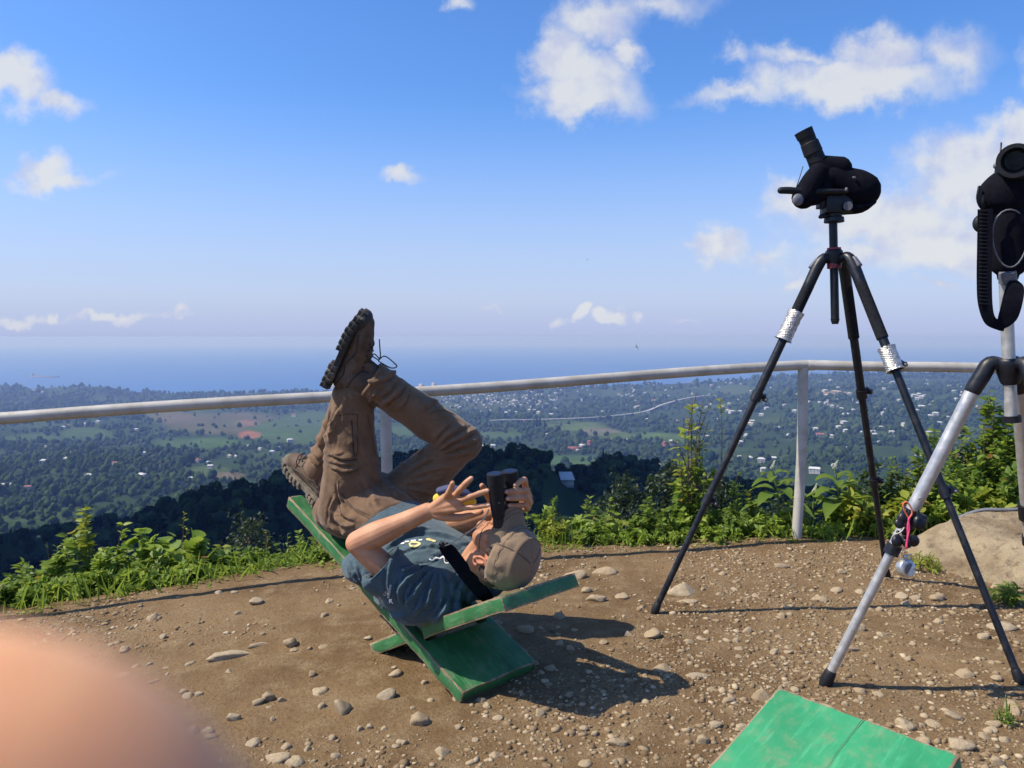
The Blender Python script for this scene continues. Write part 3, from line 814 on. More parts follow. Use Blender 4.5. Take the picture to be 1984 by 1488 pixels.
# ------------------------------------------------------------------ woods (far masses of trees)
def tree_template(name, mat, kind, seed):
    rg = np.random.default_rng(seed); mb = MB()
    if kind == 'round':
        for k in range(5):
            bm = bmesh.new(); bmesh.ops.create_icosphere(bm, subdivisions=2, radius=1.0)
            V = np.array([v.co[:] for v in bm.verts]); F = [[v.index for v in f.verts] for f in bm.faces]; bm.free()
            V = V * (1 + 0.42 * vnoise(V * 2.2, seed + k))[:, None]
            s = rg.uniform(0.22, 0.36); c = np.array([rg.uniform(-.28, .28), rg.uniform(-.28, .28), rg.uniform(0.32, 0.78)])
            mb.add(V * s * np.array([1, 1, 1.15]) + c, F)
        mb.tube([(0, 0, -0.1), (0, 0, 0.4)], [0.04, 0.03], 5)
    elif kind == 'conifer':
        for k in range(7):
            z = 0.12 + k * 0.125; r = 0.26 * (1 - k / 7.6)
            a = np.linspace(0, 2 * math.pi, 9, endpoint=False) + rg.uniform(0, 1)
            rr = r * rg.uniform(0.75, 1.15, 9)
            V = np.vstack([np.column_stack([rr * np.cos(a), rr * np.sin(a), z + rg.uniform(-.03, .03, 9)]), [[0, 0, z + 0.24]]])
            mb.add(V, [(j, (j + 1) % 9, 9) for j in range(9)])
        mb.tube([(0, 0, -0.1), (0, 0, 0.3)], [0.03, 0.025], 5)
    else:                                   # clumps of leaf sized faces
        n = 420
        c = rg.normal(0, 1, (n, 3)); c /= np.linalg.norm(c, axis=1)[:, None]
        lob = 1 + 0.35 * vnoise(c * 2.0, seed); rad_ = rg.uniform(0.5, 1.0, n) ** 0.5 * lob
        c = c * rad_[:, None] * np.array([0.34, 0.34, 0.40]) + np.array([0, 0, 0.58])
        q = rg.normal(0, 1, (n, 3)); q /= np.linalg.norm(q, axis=1)[:, None]
        t = np.cross(q, rg.normal(0, 1, (n, 3))); t /= np.linalg.norm(t, axis=1)[:, None]
        s = rg.uniform(0.035, 0.075, n)[:, None]
        V = np.stack([c + q * s, c + t * s, c - q * s * 0.9, c - t * s], 1).reshape(-1, 3)
        mb.add(V, [(4 * k, 4 * k + 1, 4 * k + 2, 4 * k + 3) for k in range(n)])
        mb.tube([(0, 0, -0.1), (0, 0, 0.6)], [0.03, 0.015], 5)
    me = mb.mesh(name); me.materials.append(mat)
    return bpy.data.objects.new(name, me)

def gn_scatter(name, pts, scl, rot, idx, templates, label):
    col = bpy.data.collections.new(name + '_kinds')
    for t in templates: col.objects.link(t)
    me = bpy.data.meshes.new(name); me.vertices.add(len(pts)); me.vertices.foreach_set('co', np.asarray(pts, dtype=np.float32).ravel())
    attr(me, 'scl', scl); attr(me, 'rotz', rot); attr(me, 'kind_index', idx)
    o = link(bpy.data.objects.new(name, me))
    g = bpy.data.node_groups.new(name, 'GeometryNodeTree')
    g.interface.new_socket('Geometry', in_out='INPUT', socket_type='NodeSocketGeometry')
    g.interface.new_socket('Geometry', in_out='OUTPUT', socket_type='NodeSocketGeometry')
    G = NT(g); gi = G.n('NodeGroupInput'); go = G.n('NodeGroupOutput')
    mp = G.n('GeometryNodeMeshToPoints'); G.l(gi.outputs[0], mp.inputs['Mesh'])
    ci = G.n('GeometryNodeCollectionInfo'); ci.inputs['Collection'].default_value = col; ci.inputs['Separate Children'].default_value = True; ci.inputs['Reset Children'].default_value = True
    ip = G.n('GeometryNodeInstanceOnPoints'); G.l(mp.outputs[0], ip.inputs['Points']); G.l(ci.outputs[0], ip.inputs['Instance']); ip.inputs['Pick Instance'].default_value = True
    def na_(n, t='FLOAT'):
        nd = G.n('GeometryNodeInputNamedAttribute', data_type=t); nd.inputs['Name'].default_value = n; return nd.outputs[0]
    G.l(na_('kind_index'), ip.inputs['Instance Index']); G.l(na_('scl'), ip.inputs['Scale'])
    cx = G.n('ShaderNodeCombineXYZ'); G.l(na_('rotz'), cx.inputs[2]); G.l(cx.outputs[0], ip.inputs['Rotation'])
    G.l(ip.outputs[0], go.inputs[0])
    m = o.modifiers.new('scatter', 'NODES'); m.node_group = g
    tag(o, label, 'woods', kind='stuff'); return o

far_t = [tree_template('round_tree_%s' % k, M['wood_far'], 'round', 100 + k) for k in range(3)] + [tree_template('conifer_tree', M['wood_far'], 'conifer', 120)]
near_t = [tree_template('leafy_tree_%s' % k, M['wood_near'], 'leafy', 200 + k) for k in range(4)] + [tree_template('dark_conifer', M['wood_near'], 'conifer', 220), tree_template('dark_round', M['wood_near'], 'round', 230)]

n = 84000
s = RNG.uniform(-1.15, 1.05, n); yv = np.exp(RNG.uniform(math.log(800), math.log(5560), n)); xv = s * yv
zv = height(xv, yv); ppx = 992 + FPX * s; ppy = 652 + FPX * (1.16 - zv) / yv
keep = (zv > SEA_Z + 1.5) & ~(in_field(ppx, ppy) & (RNG.uniform(0, 1, n) > 0.05))
dn = 1.35 * fbm(np.column_stack([xv, yv]) * 0.0042, 4, 61) + 0.3 * fbm(np.column_stack([xv, yv]) * 0.03, 2, 62)
keep &= (dn > -0.14) | (RNG.uniform(0, 1, n) < 0.13)
keep &= ~((np.abs(ppx - 960) < 150) & (np.abs(ppy - 778) < 16) & (RNG.uniform(0, 1, n) < 0.55))
xv, yv, zv = xv[keep], yv[keep], zv[keep]; n = len(xv)
sc = RNG.lognormal(math.log(9.6), 0.30, n) * (1 + 0.55 * sstep(1500, 5000, yv)) * np.where(RNG.uniform(0, 1, n) < 0.05, 1.4, 1.0)
VALLEY = (xv, yv)
gn_scatter('valley_woods', np.column_stack([xv, yv, zv - 0.6]), sc, RNG.uniform(0, 6.28, n), RNG.choice([0, 1, 2, 3], n, p=[.3, .3, .28, .12]), far_t, 'hazy green woods and orchards covering the valley down to the sea')

n = 13500
s = RNG.uniform(-1.15, 1.05, n); yv = np.exp(RNG.uniform(math.log(150), math.log(800), n)); xv = s * yv
zv = height(xv, yv); n_ = len(xv)
sc = RNG.uniform(6, 11.5, n_)
ky = RNG.choice([0, 1, 2, 3, 4, 5], n_, p=[.21, .21, .2, .2, .08, .1])
roofp = Vector((ray(1100, 915).x * 500.0, 500.0, 0.0)); roofp.z = h1(roofp.x, 500.0)
far_ok = np.hypot(xv - roofp.x, yv - roofp.y) > 9
far_ok &= ~((np.abs(xv / yv - roofp.x / roofp.y) < 0.030) & (yv < roofp.y) & (yv > roofp.y - 60))
gn_scatter('spur_woods', np.column_stack([xv, yv, zv - 0.5])[far_ok], sc[far_ok], RNG.uniform(0, 6.28, n_)[far_ok], ky[far_ok], near_t, 'dark woods in cloud shadow on the spur below the railing')

# ------------------------------------------------------------------ houses
def house_mesh(name, w, d, h, rh, wall, roof, kind='hip'):
    mb = MB()
    e = 0.6
    wv = [(-w/2, -d/2, -2), (w/2, -d/2, -2), (w/2, d/2, -2), (-w/2, d/2, -2), (-w/2, -d/2, h), (w/2, -d/2, h), (w/2, d/2, h), (-w/2, d/2, h)]
    F = [(0, 1, 5, 4), (1, 2, 6, 5), (2, 3, 7, 6), (3, 0, 4, 7)]
    ri = w * 0.28 if kind == 'hip' else 0.0
    rv = [(-w/2 - e, -d/2 - e, h), (w/2 + e, -d/2 - e, h), (w/2 + e, d/2 + e, h), (-w/2 - e, d/2 + e, h), (-w/2 + ri, 0, h + rh), (w/2 - ri, 0, h + rh)]
    RF = [(0, 1, 5, 4), (1, 2, 5), (2, 3, 4, 5), (3, 0, 4), (3, 2, 1, 0)]
    V = np.array(wv + rv); 
    wins = []; WF = []
    for k in range(3):
        cx = -w/2 + w * (k + 0.5) / 3; b = len(V) + len(wins)
        for lv in (0.9, 3.9) if h > 5 else (0.9,):
            b = len(V) + len(wins)
            wins += [(cx - 0.7, -d/2 - 0.03, lv), (cx + 0.7, -d/2 - 0.03, lv), (cx + 0.7, -d/2 - 0.03, lv + 1.4), (cx - 0.7, -d/2 - 0.03, lv + 1.4)]
            WF.append((b, b + 1, b + 2, b + 3))
    V = np.vstack([V, np.array(wins)])
    faces = [tuple(f) for f in F] + [tuple(i + 8 for i in f) for f in RF] + WF
    me = bpy.data.meshes.new(name); me.from_pydata([tuple(v) for v in V], [], faces)
    for m in (wall, roof, M['window']): me.materials.append(m)
    for i, p in enumerate(me.polygons): p.material_index = 0 if i < 4 else (1 if i < 9 else 2)
    me.update(); return me
HM = {}
for rn, rm in (('white', 'roof_white'), ('grey', 'roof_grey'), ('red', 'roof_red'), ('beige', 'roof_beige')):
    HM[rn] = [house_mesh('house_' + rn, 12, 9, 5.5, 2.4, M['house_wall'], M[rm]), house_mesh('house_' + rn, 15, 10, 6.0, 2.6, M['house_wall'], M[rm], 'gable'),
              house_mesh('house_' + rn, 9, 8, 3.5, 2.0, M['house_wall'], M[rm])]
HG = 'houses scattered over the valley'
house_xy = []; HOUSES = []
def house(px, py, rn, size=None, label=None, rz=None, y0=900):
    p = ground_hit(px, py, y0)
    if p is None or p.z < SEA_Z + 2: return None
    for q in house_xy:
        if (q - p).length < 14: return None
    house_xy.append(p)
    me = random.choice(HM[rn])
    o = bpy.data.objects.new('house', me); o.location = p + Vector((0, 0, 2.5)); o.rotation_euler = (0, 0, random.uniform(-0.5, 0.5) if rz is None else rz)
    w = max(v.co.x for v in me.vertices) * 2
    sc_ = (size * 0.84 * p.y / FPX / w) if size else random.uniform(0.9, 1.25)
    o.scale = (sc_, sc_, min(sc_, 1.4)); link(o)
    adj = {'white': 'white roofed', 'grey': 'grey roofed', 'red': 'red roofed', 'beige': 'pale beige'}[rn]
    if label is None:
        if px < 660:
            zx = 'at the far left' if px < 130 else 'left of the brown fields' if px < 290 else 'below the brown fields' if px < 480 else 'just left of the planted boot'
        elif px < 1320:
            zx = 'by the bent knee' if px < 960 else 'above the binoculars' if px < 1080 else 'right of the binoculars' if px < 1200 else 'left of the leafy sapling'
        else:
            zx = 'right of the leafy sapling' if px < 1440 else 'left of the corner post' if px < 1545 else 'right of the corner post' if px < 1660 else 'between the dark tripod legs' if px < 1760 else 'left of the silver leg'
        zy = 'farthest rows' if py < 770 else 'upper rows' if py < 800 else 'middle rows' if py < 850 else 'lower rows' if py < 890 else 'lowest rows'
        label = '%s house %s, %s' % (adj, zx, zy); HOUSES.append((o, adj + ' house', adj + ' houses', '%s, %s' % (zx, zy), px))
    tag(o, label, 'house', HG); return o
NAMED_H = [(12, 948, 'white', 22, 'white roofed house lowest at the left edge of the photo'), (55, 950, 'red', 16, 'red roofed house just right of the lowest left white one'), (172, 928, 'white', 17, 'bright white roofed house alone above the tall leafy sprig'),
    (274, 928, 'white', 20, 'white roofed house left of the red roofed farm'), (315, 908, 'red', 14, None), (383, 897, 'red', 15, 'red roofed house beside the open green field'), (408, 908, 'grey', 14, 'grey roofed shed beside the open green field'),
    (272, 900, 'white', 12, None), (224, 903, 'red', 15, None), (242, 888, 'red', 15, None), (130, 895, 'white', 15, None), (143, 880, 'white', 15, None), (85, 898, 'grey', 16, None), (562, 858, 'white', 14, 'white roofed house right of the grassy hills'),
    (527, 880, 'white', 12, None), (228, 957, 'white', 12, None), (370, 932, 'grey', 12, None), (190, 820, 'white', 10, None), (265, 835, 'white', 9, None), (70, 795, 'white', 9, None), (18, 795, 'white', 8, None), (65, 758, 'white', 8, None), (82, 761, 'white', 9, None),
    (1126, 867, 'white', 11, 'white domed looking house beside the long red roofed building'), (933, 868, 'white', 12, None), (955, 868, 'white', 12, None), (1005, 874, 'white', 9, None), (1066, 877, 'white', 9, None), (1061, 845, 'white', 10, None),
    (1250, 900, 'white', 12, 'white roofed house right of the dark hilltop'), (1303, 907, 'white', 10, None), (1320, 887, 'red', 14, None), (1260, 869, 'white', 9, None), (1043, 802, 'white', 9, None), (1068, 806, 'white', 9, None), (980, 803, 'white', 10, None), (998, 802, 'white', 9, None),
    (1620, 761, 'beige', 22, 'long beige building on a bare patch of the right hills'), (1700, 793, 'white', 14, None), (1785, 792, 'white', 14, None), (1638, 808, 'white', 14, None), (1635, 821, 'white', 15, None), (1418, 801, 'white', 15, None), (1457, 820, 'white', 11, None), (1475, 806, 'white', 12, None),
    (1510, 832, 'white', 20, None), (1447, 846, 'white', 11, None), (1528, 846, 'grey', 10, None), (1693, 847, 'white', 14, None), (1707, 861, 'white', 16, None), (1590, 848, 'red', 24, 'long red roofed building on the hillside behind the corner post'), (1610, 848, 'white', 12, None),
    (1475, 897, 'white', 18, None), (1498, 893, 'white', 15, None), (1480, 915, 'grey', 16, None), (1578, 918, 'white', 26, 'large white roofed building low on the hillside right of the post'), (1615, 879, 'white', 14, None), (1636, 873, 'white', 14, None), (1615, 905, 'white', 10, None),
    (1800, 842, 'white', 13, None), (1815, 855, 'white', 12, None), (1752, 826, 'white', 14, None), (1785, 773, 'white', 13, None), (1590, 743, 'white', 10, None), (1480, 748, 'white', 8, None)]
for (px, py, rn, sz, lb) in NAMED_H: house(px, py, rn, sz, lb)
def sprinkle(n, x0, x1, y0, y1, probs, smin, smax):
    k = 0; t = 0
    while k < n and t < n * 6:
        t += 1
        px, py = random.uniform(x0, x1), random.uniform(y0, y1)
        u = random.random(); rn = 'white' if u < probs[0] else 'grey' if u < probs[1] else 'red' if u < probs[2] else 'beige'
        if in_field(np.array([px]), np.array([py]))[0] and random.random() < 0.85: continue
        if house(px, py, rn, random.uniform(smin, smax)): k += 1
sprinkle(66, 1330, 1900, 738, 800, (.70, .85, .94), 6, 11)
sprinkle(42, 1330, 1860, 800, 900, (.70, .85, .94), 9, 14)
sprinkle(62, 860, 1330, 756, 800, (.60, .78, .86), 5, 9)
sprinkle(14, 860, 1330, 800, 880, (.7, .85, .95), 7, 11)
sprinkle(20, 0, 640, 800, 905, (.65, .80, .95), 6, 12)
name_in_order(HOUSES)
# the tiniest of the town's houses read as one speckle
mb = MB()
for k in range(230):
    u = random.random()
    px, py = (random.gauss(960, 75), random.gauss(775, 9)) if u < .55 else (random.uniform(860, 1900), random.uniform(738, 790))
    p = ground_hit(px, py, 2000)
    if p is None or p.z < SEA_Z + 2: continue
    w = random.uniform(7, 13); mb.box(p + Vector((0, 0, random.uniform(3, 7))), (w, w * .8, random.uniform(6, 11)), Matrix.Rotation(random.uniform(0, 1.5), 3, 'Z'), 0.9)
o = mb.build('distant_town', M['house_wall']); tag(o, 'speckle of pale buildings of the far town', 'town', kind='stuff')

# red roofed complex in the valley and shed roof in the dark saddle
def compound(name, px, py, label, blocks, y0=900):
    p = ground_hit(px, py, y0); root = empty(name, p, label, 'building'); k = p.y / FPX
    for (pn, dx, dy, w, d, h, mt, rmt) in blocks:
        mb = MB(); mb.box((dx * k, dy * k, h / 2 - 1), (w * k, d * k, h + 2)); mb.build('wall', M[mt], root)
        rb = MB(); ww, dd = w * k * 1.06, d * k * 1.1
        V = [(-ww/2, -dd/2, 0), (ww/2, -dd/2, 0), (ww/2, dd/2, 0), (-ww/2, dd/2, 0), (-ww/2 * .8, 0, h * .3), (ww/2 * .8, 0, h * .3)]
        rb.add(np.array(V) + np.array([dx * k, dy * k, h + .02]), [(0, 1, 5, 4), (1, 2, 5), (2, 3, 4, 5), (3, 0, 4), (3, 2, 1, 0)]); rb.build('roof', M[rmt], root)
    return root
compound('long_building', 1118, 872, 'long red roofed building with a pale dome in the middle of the valley', [('a', -6, 0, 28, 12, 8, 'roof_red', 'roof_red'), ('b', 12, 6, 10, 10, 13, 'house_wall', 'roof_white'), ('c', 26, 20, 8, 8, 20, 'roof_red', 'roof_red')])
compound('school_building', 1292, 866, 'pale building with a red roof above the leafy sapling', [('a', 0, 0, 30, 10, 9, 'house_wall', 'roof_red'), ('b', -12, -40, 6, 6, 20, 'roof_red', 'roof_red')])
rp = roofp; root = empty('shed', rp, 'pale roofed shed in the dark wooded saddle beside the binoculars', 'shed')
k = rp.y / FPX
mb = MB(); mb.box((0, 0, 1.5), (24 * k, 9, 5)); mb.build('wall', M['house_wall'], root)
mb = MB(); mb.add(np.array([(-14 * k, -6, 4.3), (14 * k, -6, 4.3), (10 * k, 6, 7.5), (-16 * k, 6, 7.5)]), [(0, 1, 2, 3)]); mb.add(np.array([(-14 * k, -6, 4.1), (14 * k, -6, 4.1), (10 * k, 6, 7.3), (-16 * k, 6, 7.3)]), [(3, 2, 1, 0)]); mb.build('roof', M['roof_white'], root)

# towers by the sea
for i, (px, w, top, lb) in enumerate([(648, 10, 741, 'hazy tower block by the sea left of the raised boot heel'), (664, 12, 738, 'tallest hazy tower block by the sea behind the planted knee'), (632, 6, 744, 'slender hazy tower block leftmost by the sea'),
                                  (817, 11, 744, 'low hazy tower block by the sea above the railing'), (841, 9, 742, 'hazy tower block by the sea right above the railing beyond the shin')]):
    yv_ = 5250.0; b = at(px, 760, yv_); tp = at(px, top, yv_); zb = h1(b.x, yv_)
    root = empty('tower_block', (b.x, yv_, zb), lb, 'tower', 'tower blocks on the coast')
    wd = w * yv_ / FPX; hh = max(20, tp.z - zb)
    mb = MB(); mb.box((0, 0, hh / 2 - 4), (wd, 18, hh + 8)); mb.box((0, 0, hh + 1.5), (wd * .5, 10, 3)); mb.build('wall', M['house_wall'], root)
    wb = MB()
    for f in range(int(hh / 3.4)): wb.box((0, -9.05, 2 + f * 3.4), (wd * .86, .1, 1.5))
    wb.build('window_band', M['window'], root)

# viaduct
vp = [(950, 814), (975, 813), (1050, 812), (1150, 808), (1215, 802), (1255, 795), (1285, 783), (1330, 771), (1375, 765)]
VP = []
for (px, py) in vp:
    p = ground_hit(px, py + 6, 1500); d = ray(px, py); d = d / d.y; VP.append(CAM + d * (p.y * 0.992))
root = empty('viaduct', VP[0], 'long pale road viaduct curving across the middle of the valley', 'bridge')
C_ = catmull(VP, 10); T_ = np.gradient(C_, axis=0); Nn = np.column_stack([-T_[:, 1], T_[:, 0], np.zeros(len(T_))]); Nn /= np.linalg.norm(Nn, axis=1)[:, None]
mb = MB(); o_ = np.array(VP[0]); m = len(C_)
prof = [(-6, 0), (6, 0), (6, -2.2), (-6, -2.2)]
V = np.concatenate([C_ + Nn * a + np.array([0, 0, b]) for a, b in prof]) - o_
F = [(i + j * m, i + 1 + j * m, i + 1 + ((j + 1) % 4) * m, i + ((j + 1) % 4) * m) for j in range(4) for i in range(m - 1)]
mb.add(V, F); mb.build('deck', M['concrete'], root)
for i in range(3, m, 4):
    c = C_[i]; g = h1(c[0], c[1]); pb = MB(); hgt = max(4, c[2] - 2 - g + 3)
    pb.box(np.array([c[0], c[1], c[2] - 2.1 - hgt / 2]) - o_, (3, 3, hgt)); pb.build('pillar', M['concrete'], root)

# poplars by the viaduct
for (px, hpx, lb) in [(1034, 26, 'leftmost slender dark poplar below the viaduct'), (1040, 30, 'tallest slender dark poplar below the viaduct'), (1046, 28, 'slender dark poplar third from left below the viaduct'), (1056, 20, 'short dark poplar right of the others below the viaduct')]:
    p = ground_hit(px, 836, 1500); k = p.y / FPX; root = empty('poplar_tree', p, lb, 'tree', 'poplars in the valley')
    tb = MB(); tb.tube([(0, 0, -1), (0, 0, 6)], [0.5, 0.3], 6); tb.build('trunk', M['stem_brown'], root)
    V, F = lumpy((0, 0, hpx * k * .53), (2.6 * k, 2.6 * k, hpx * k * .5), px, 3); V2 = V.copy(); 
    cb = MB(); cb.add(V2, [tuple(f) for f in F]); cb.build('crown', M['wood_near'], root)

# ship on the sea
d = ray(88, 731); d = d / d.z; sp = CAM + d * (SEA_Z - 5.2 - CAM.z); k = sp.y / FPX
root = empty('ship', sp, 'long low cargo ship on the hazy blue sea', 'ship')
L_ = 56 * k; hb_ = MB()
ol = [(-.5, -.35), (-.46, -.5), (.42, -.5), (.5, 0), (.42, .5), (-.46, .5), (-.5, .35)]
V = [(a * L_, b * 34, zz) for zz in (-2, 13) for a, b in ol]; q = len(ol)
hb_.add(V, [(i, (i + 1) % q, (i + 1) % q + q, i + q) for i in range(q)], [tuple(range(q, 2 * q))]); hb_.build('hull', M['ship_hull'], root)
b2 = MB(); b2.box((-L_ * .44, 0, 23), (20, 28, 22)); b2.box((-L_ * .44, 0, 37), (14, 34, 5)); b2.build('bridge_house', M['house_wall'], root)
b3 = MB(); b3.box((-L_ * .47, 0, 38), (8, 8, 12)); b3.build('funnel', M['roof_red'], root)

# two birds
def bird(px, py, Yd, span, mt, lb, tilt):
    p = at(px, py, Yd); root = empty('bird', p, lb, 'bird')
    mb = MB(); mb.ell((0, 0, 0), (span * .07, span * .2, span * .07)); mb.tube([(0, -span * .16, 0), (0, -span * .32, 0)], [span * .05, span * .07], 6, ref=(1, 0, 0)); mb.ell((0, span * .2, span * .015), span * .05)
    mb.build('body', M[mt], root, True)
    for sgn in (-1, 1):
        wb = MB(); st = []
        for t in np.linspace(0, 1, 6):
            x_ = sgn * span * (.04 + .46 * t); ch = span * (.17 - .11 * t); zz = span * (.12 * math.sin(t * 2.2)); st += [(x_, ch * .45 - span * .06 * t, zz), (x_, -ch * .55 - span * .05 * t, zz - span * .01)]
        n_ = len(st); V = st + [(a, b, c - span * .012) for a, b, c in st]
        F = [(2 * i, 2 * i + 1, 2 * i + 3, 2 * i + 2) for i in range(5)] + [(n_ + 2 * i, n_ + 2 * i + 2, n_ + 2 * i + 3, n_ + 2 * i + 1) for i in range(5)]
        wb.add(V, F); wb.build('wing', M[mt], root, True)
    root.rotation_euler = tilt
bird(1138, 503, 190, .9, 'bird_dark', 'tiny dark raptor high in the blue sky', (0.3, 0.5, 0.4))
bird(1233, 672, 55, .5, 'bird_pale', 'small pale bird flying low over the sea', (0.5, 1.1, 0.9))
# ------------------------------------------------------------------ railing
rail_root = empty('railing', (1.627, 4.51, g1(1.627, 4.51)), 'off white pipe railing with a bent corner post along the cliff edge', 'railing')
def inv_parent(o, root):                      # children are modelled in world space
    o.matrix_parent_inverse = Matrix.Translation(-Vector(root.location)); return o
def part(mb, name, mat, root, **kw):
    o = mb.build(name, mat, root, **kw); 
    if root is not None and root.location.length: o.matrix_parent_inverse = root.matrix_basis.inverted()
    return o
RA = at(0, 811, 3.6); RB = at(1556, 708, 4.51); RD = (RB - RA)
def rail_pt(t): return RA + RD * t
mb = MB(); pts = [rail_pt(t) + Vector((0, 0, 0.006 * math.sin(t * 9))) for t in np.linspace(-0.75, 0.985, 15)] + [RB + Vector((0.05, 0.002, 0.002))]
mb.tube(pts, 0.0275, 20, sub=3, caps='flat'); part(mb, 'rail', M['rail'], rail_root, smooth=True, split=50)
RC = at(1910, 713, 4.36); RE = RB + (RC - RB) * 2.6; RE.z -= 0.03
mb = MB(); mb.tube([RB + Vector((0.048, 0.0, 0.003)), RB + (RC - RB) * 0.4, RC, RE], 0.0277, 20, sub=4); part(mb, 'rail', M['rail'], rail_root, smooth=True, split=50)
mb = MB(); mb.tube([RB + Vector((0.03, 0, 0.001)), RB + Vector((0.062, 0, 0.001))], 0.0292, 20, caps='round'); part(mb, 'weld_joint', M['rail'], rail_root, smooth=True)
def post(top, base, lean=(0, 0)):
    mb = MB(); mb.tube([base + Vector((0, 0, -0.3)), base, base * .5 + top * .5 + Vector((lean[0], 0, 0)), top + Vector((0, 0, -.012))], 0.0285, 18, sub=5); part(mb, 'post', M['rail'], rail_root, smooth=True, split=50)
post(RB + Vector((0.0, 0, 0)), Vector((1.63, 4.51, g1(1.63, 4.51))), (0.01, 0))
p = rail_pt(0.425); post(p, Vector((p.x + .01, p.y, g1(p.x, p.y))))
p = rail_pt(-0.15); post(p, Vector((p.x, p.y, h1(p.x, p.y))))
p = rail_pt(-0.72); post(p, Vector((p.x, p.y, h1(p.x, p.y))))
p = RE; post(p, Vector((p.x, p.y, h1(p.x, p.y))))

# ------------------------------------------------------------------ plank benches
BT = 0.046
def plank_mesh(name, Lines_l, Lines_w, hole, th, seed, bow=0.004):
    """board with its long side on x, width on y, thickness on z; cells inside hole are left out"""
    ls, ws = np.array(Lines_l), np.array(Lines_w); nl, nw = len(ls), len(ws)
    solid = np.ones((nl - 1, nw - 1), bool)
    if hole:
        for i in range(nl - 1):
            for j in range(nw - 1):
                cl_, cw = (ls[i] + ls[i + 1]) / 2, (ws[j] + ws[j + 1]) / 2
                if hole[0] < cl_ < hole[1] and hole[2] < cw < hole[3]: solid[i, j] = False
    L2, W2 = np.meshgrid(ls, ws, indexing='ij'); n = nl * nw
    rgl = np.random.default_rng(seed)
    edge_end = (L2 == ls[0]) | (L2 == ls[-1]); edge_side = (W2 == ws[0]) | (W2 == ws[-1])
    Lj = L2 + edge_end * rgl.normal(0, 0.0022, L2.shape); Wj = W2 + edge_side * 0.0016 * np.interp(ls, ls, rgl.normal(0, 1, nl))[:, None]
    z0 = bow * np.sin(np.linspace(0, math.pi, nl))[:, None] + rgl.normal(0, .0005, L2.shape)
    top = np.column_stack([Lj.ravel(), Wj.ravel(), (z0 + th / 2).ravel()]); bot = np.column_stack([Lj.ravel(), Wj.ravel(), (z0 - th / 2).ravel()]); mid = np.column_stack([Lj.ravel(), Wj.ravel(), z0.ravel()])
    idx = lambda i, j: i * nw + j
    F = []
    for i in range(nl - 1):
        for j in range(nw - 1):
            if not solid[i, j]: continue
            a, b, c, d = idx(i, j), idx(i + 1, j), idx(i + 1, j + 1), idx(i, j + 1)
            F.append((a, b, c, d)); F.append((n + d, n + c, n + b, n + a))
            def open_(ii, jj): return not (0 <= ii < nl - 1 and 0 <= jj < nw - 1 and solid[ii, jj])
            m2 = 2 * n
            if open_(i, j - 1): F += [(a, m2 + a, m2 + b, b), (m2 + a, n + a, n + b, m2 + b)]
            if open_(i, j + 1): F += [(d, c, m2 + c, m2 + d), (m2 + d, m2 + c, n + c, n + d)]
            if open_(i - 1, j): F += [(a, d, m2 + d, m2 + a), (m2 + a, m2 + d, n + d, n + a)]
            if open_(i + 1, j): F += [(b, m2 + b, m2 + c, c), (m2 + b, n + b, n + c, m2 + c)]
    V = np.vstack([top, bot, mid])
    ed = np.minimum(np.minimum(np.abs(L2 - ls[0]), np.abs(L2 - ls[-1])), np.minimum(np.abs(W2 - ws[0]), np.abs(W2 - ws[-1]))).ravel()
    me = mesh_np(name, V, np.array(F)); emid = np.minimum(np.where(edge_end.ravel() & ~edge_side.ravel(), np.minimum(.02, np.abs(W2.ravel() - ws[0])), .02), .02); emid = np.where(edge_end.ravel() & edge_side.ravel(), 0.0, emid); attr(me, 'edge', np.concatenate([ed, ed, emid]))
    keepv = None
    return me
def dense(a, b, n): return list(np.linspace(a, b, n))
W_B = 0.34
wl = [0, .004, .012, .03, .06, .10, .14, .17, .20, .24, .28, .31, .328, .336, W_B]
LA = 1.16
la = [0, .004, .012, .03] + dense(.06, 0.215, 6) + dense(.235, .345, 5) + dense(.38, LA - .03, 16) + [LA - .012, LA - .004, LA]
LB = 1.12
lb_ = [0, .004, .012, .03] + dense(.06, LB - .03, 22) + [LB - .012, LB - .004, LB]
wB = [.045, .049, .057, .08] + dense(.11, .23, 5) + [.26, .283, .291, .295]
wB_full = wl
def make_bench(paint, label, origin, ang, seed, aB=R(26.0), aA=R(24.2)):
    """two boards crossed in an X: origin is the near ground corner of the leaning board, ang turns its rising direction"""
    root = empty('plank_bench', origin, label, 'bench', 'green plank benches', ang)
    me = plank_mesh('leaning_board', la, wl, (0.225, 0.352, 0.035, 0.305), BT, seed); me.materials.append(paint)
    A = link(bpy.data.objects.new('leaning_board', me), root)
    # local: x = rising direction u, y = width w (mirrored), z up
    A.matrix_local = Matrix.Translation((0, 0, BT / 2)) @ Matrix.Rotation(-aA, 4, 'Y')
    me2 = plank_mesh('head_board', [0, .004, .012, .03] + dense(.06, .40, 10) + [.415, .423, .427], wB_full, None, BT, seed + 1); me2.materials.append(paint)
    me3 = plank_mesh('foot_tongue', dense(0, .36, 8) + [.39, .40], wB, None, BT, seed + 2); me3.materials.append(paint)
    rise = Matrix.Translation((0.55, 0, BT / 2 - .012)) @ Matrix.Rotation(math.pi, 4, 'Z') @ Matrix.Rotation(-aB, 4, 'Y') @ Matrix.Scale(-1, 4, (0, 1, 0))
    H = link(bpy.data.objects.new('head_board', me2), root); H.matrix_local = rise @ Matrix.Translation((0.398, 0, 0))
    T = link(bpy.data.objects.new('foot_tongue', me3), root); T.matrix_local = rise
    for o in (A, H, T):
        m = o.modifiers.new('bevel', 'BEVEL'); m.width = 0.0035; m.segments = 2; m.limit_method = 'ANGLE'; m.angle_limit = R(40)
    return root
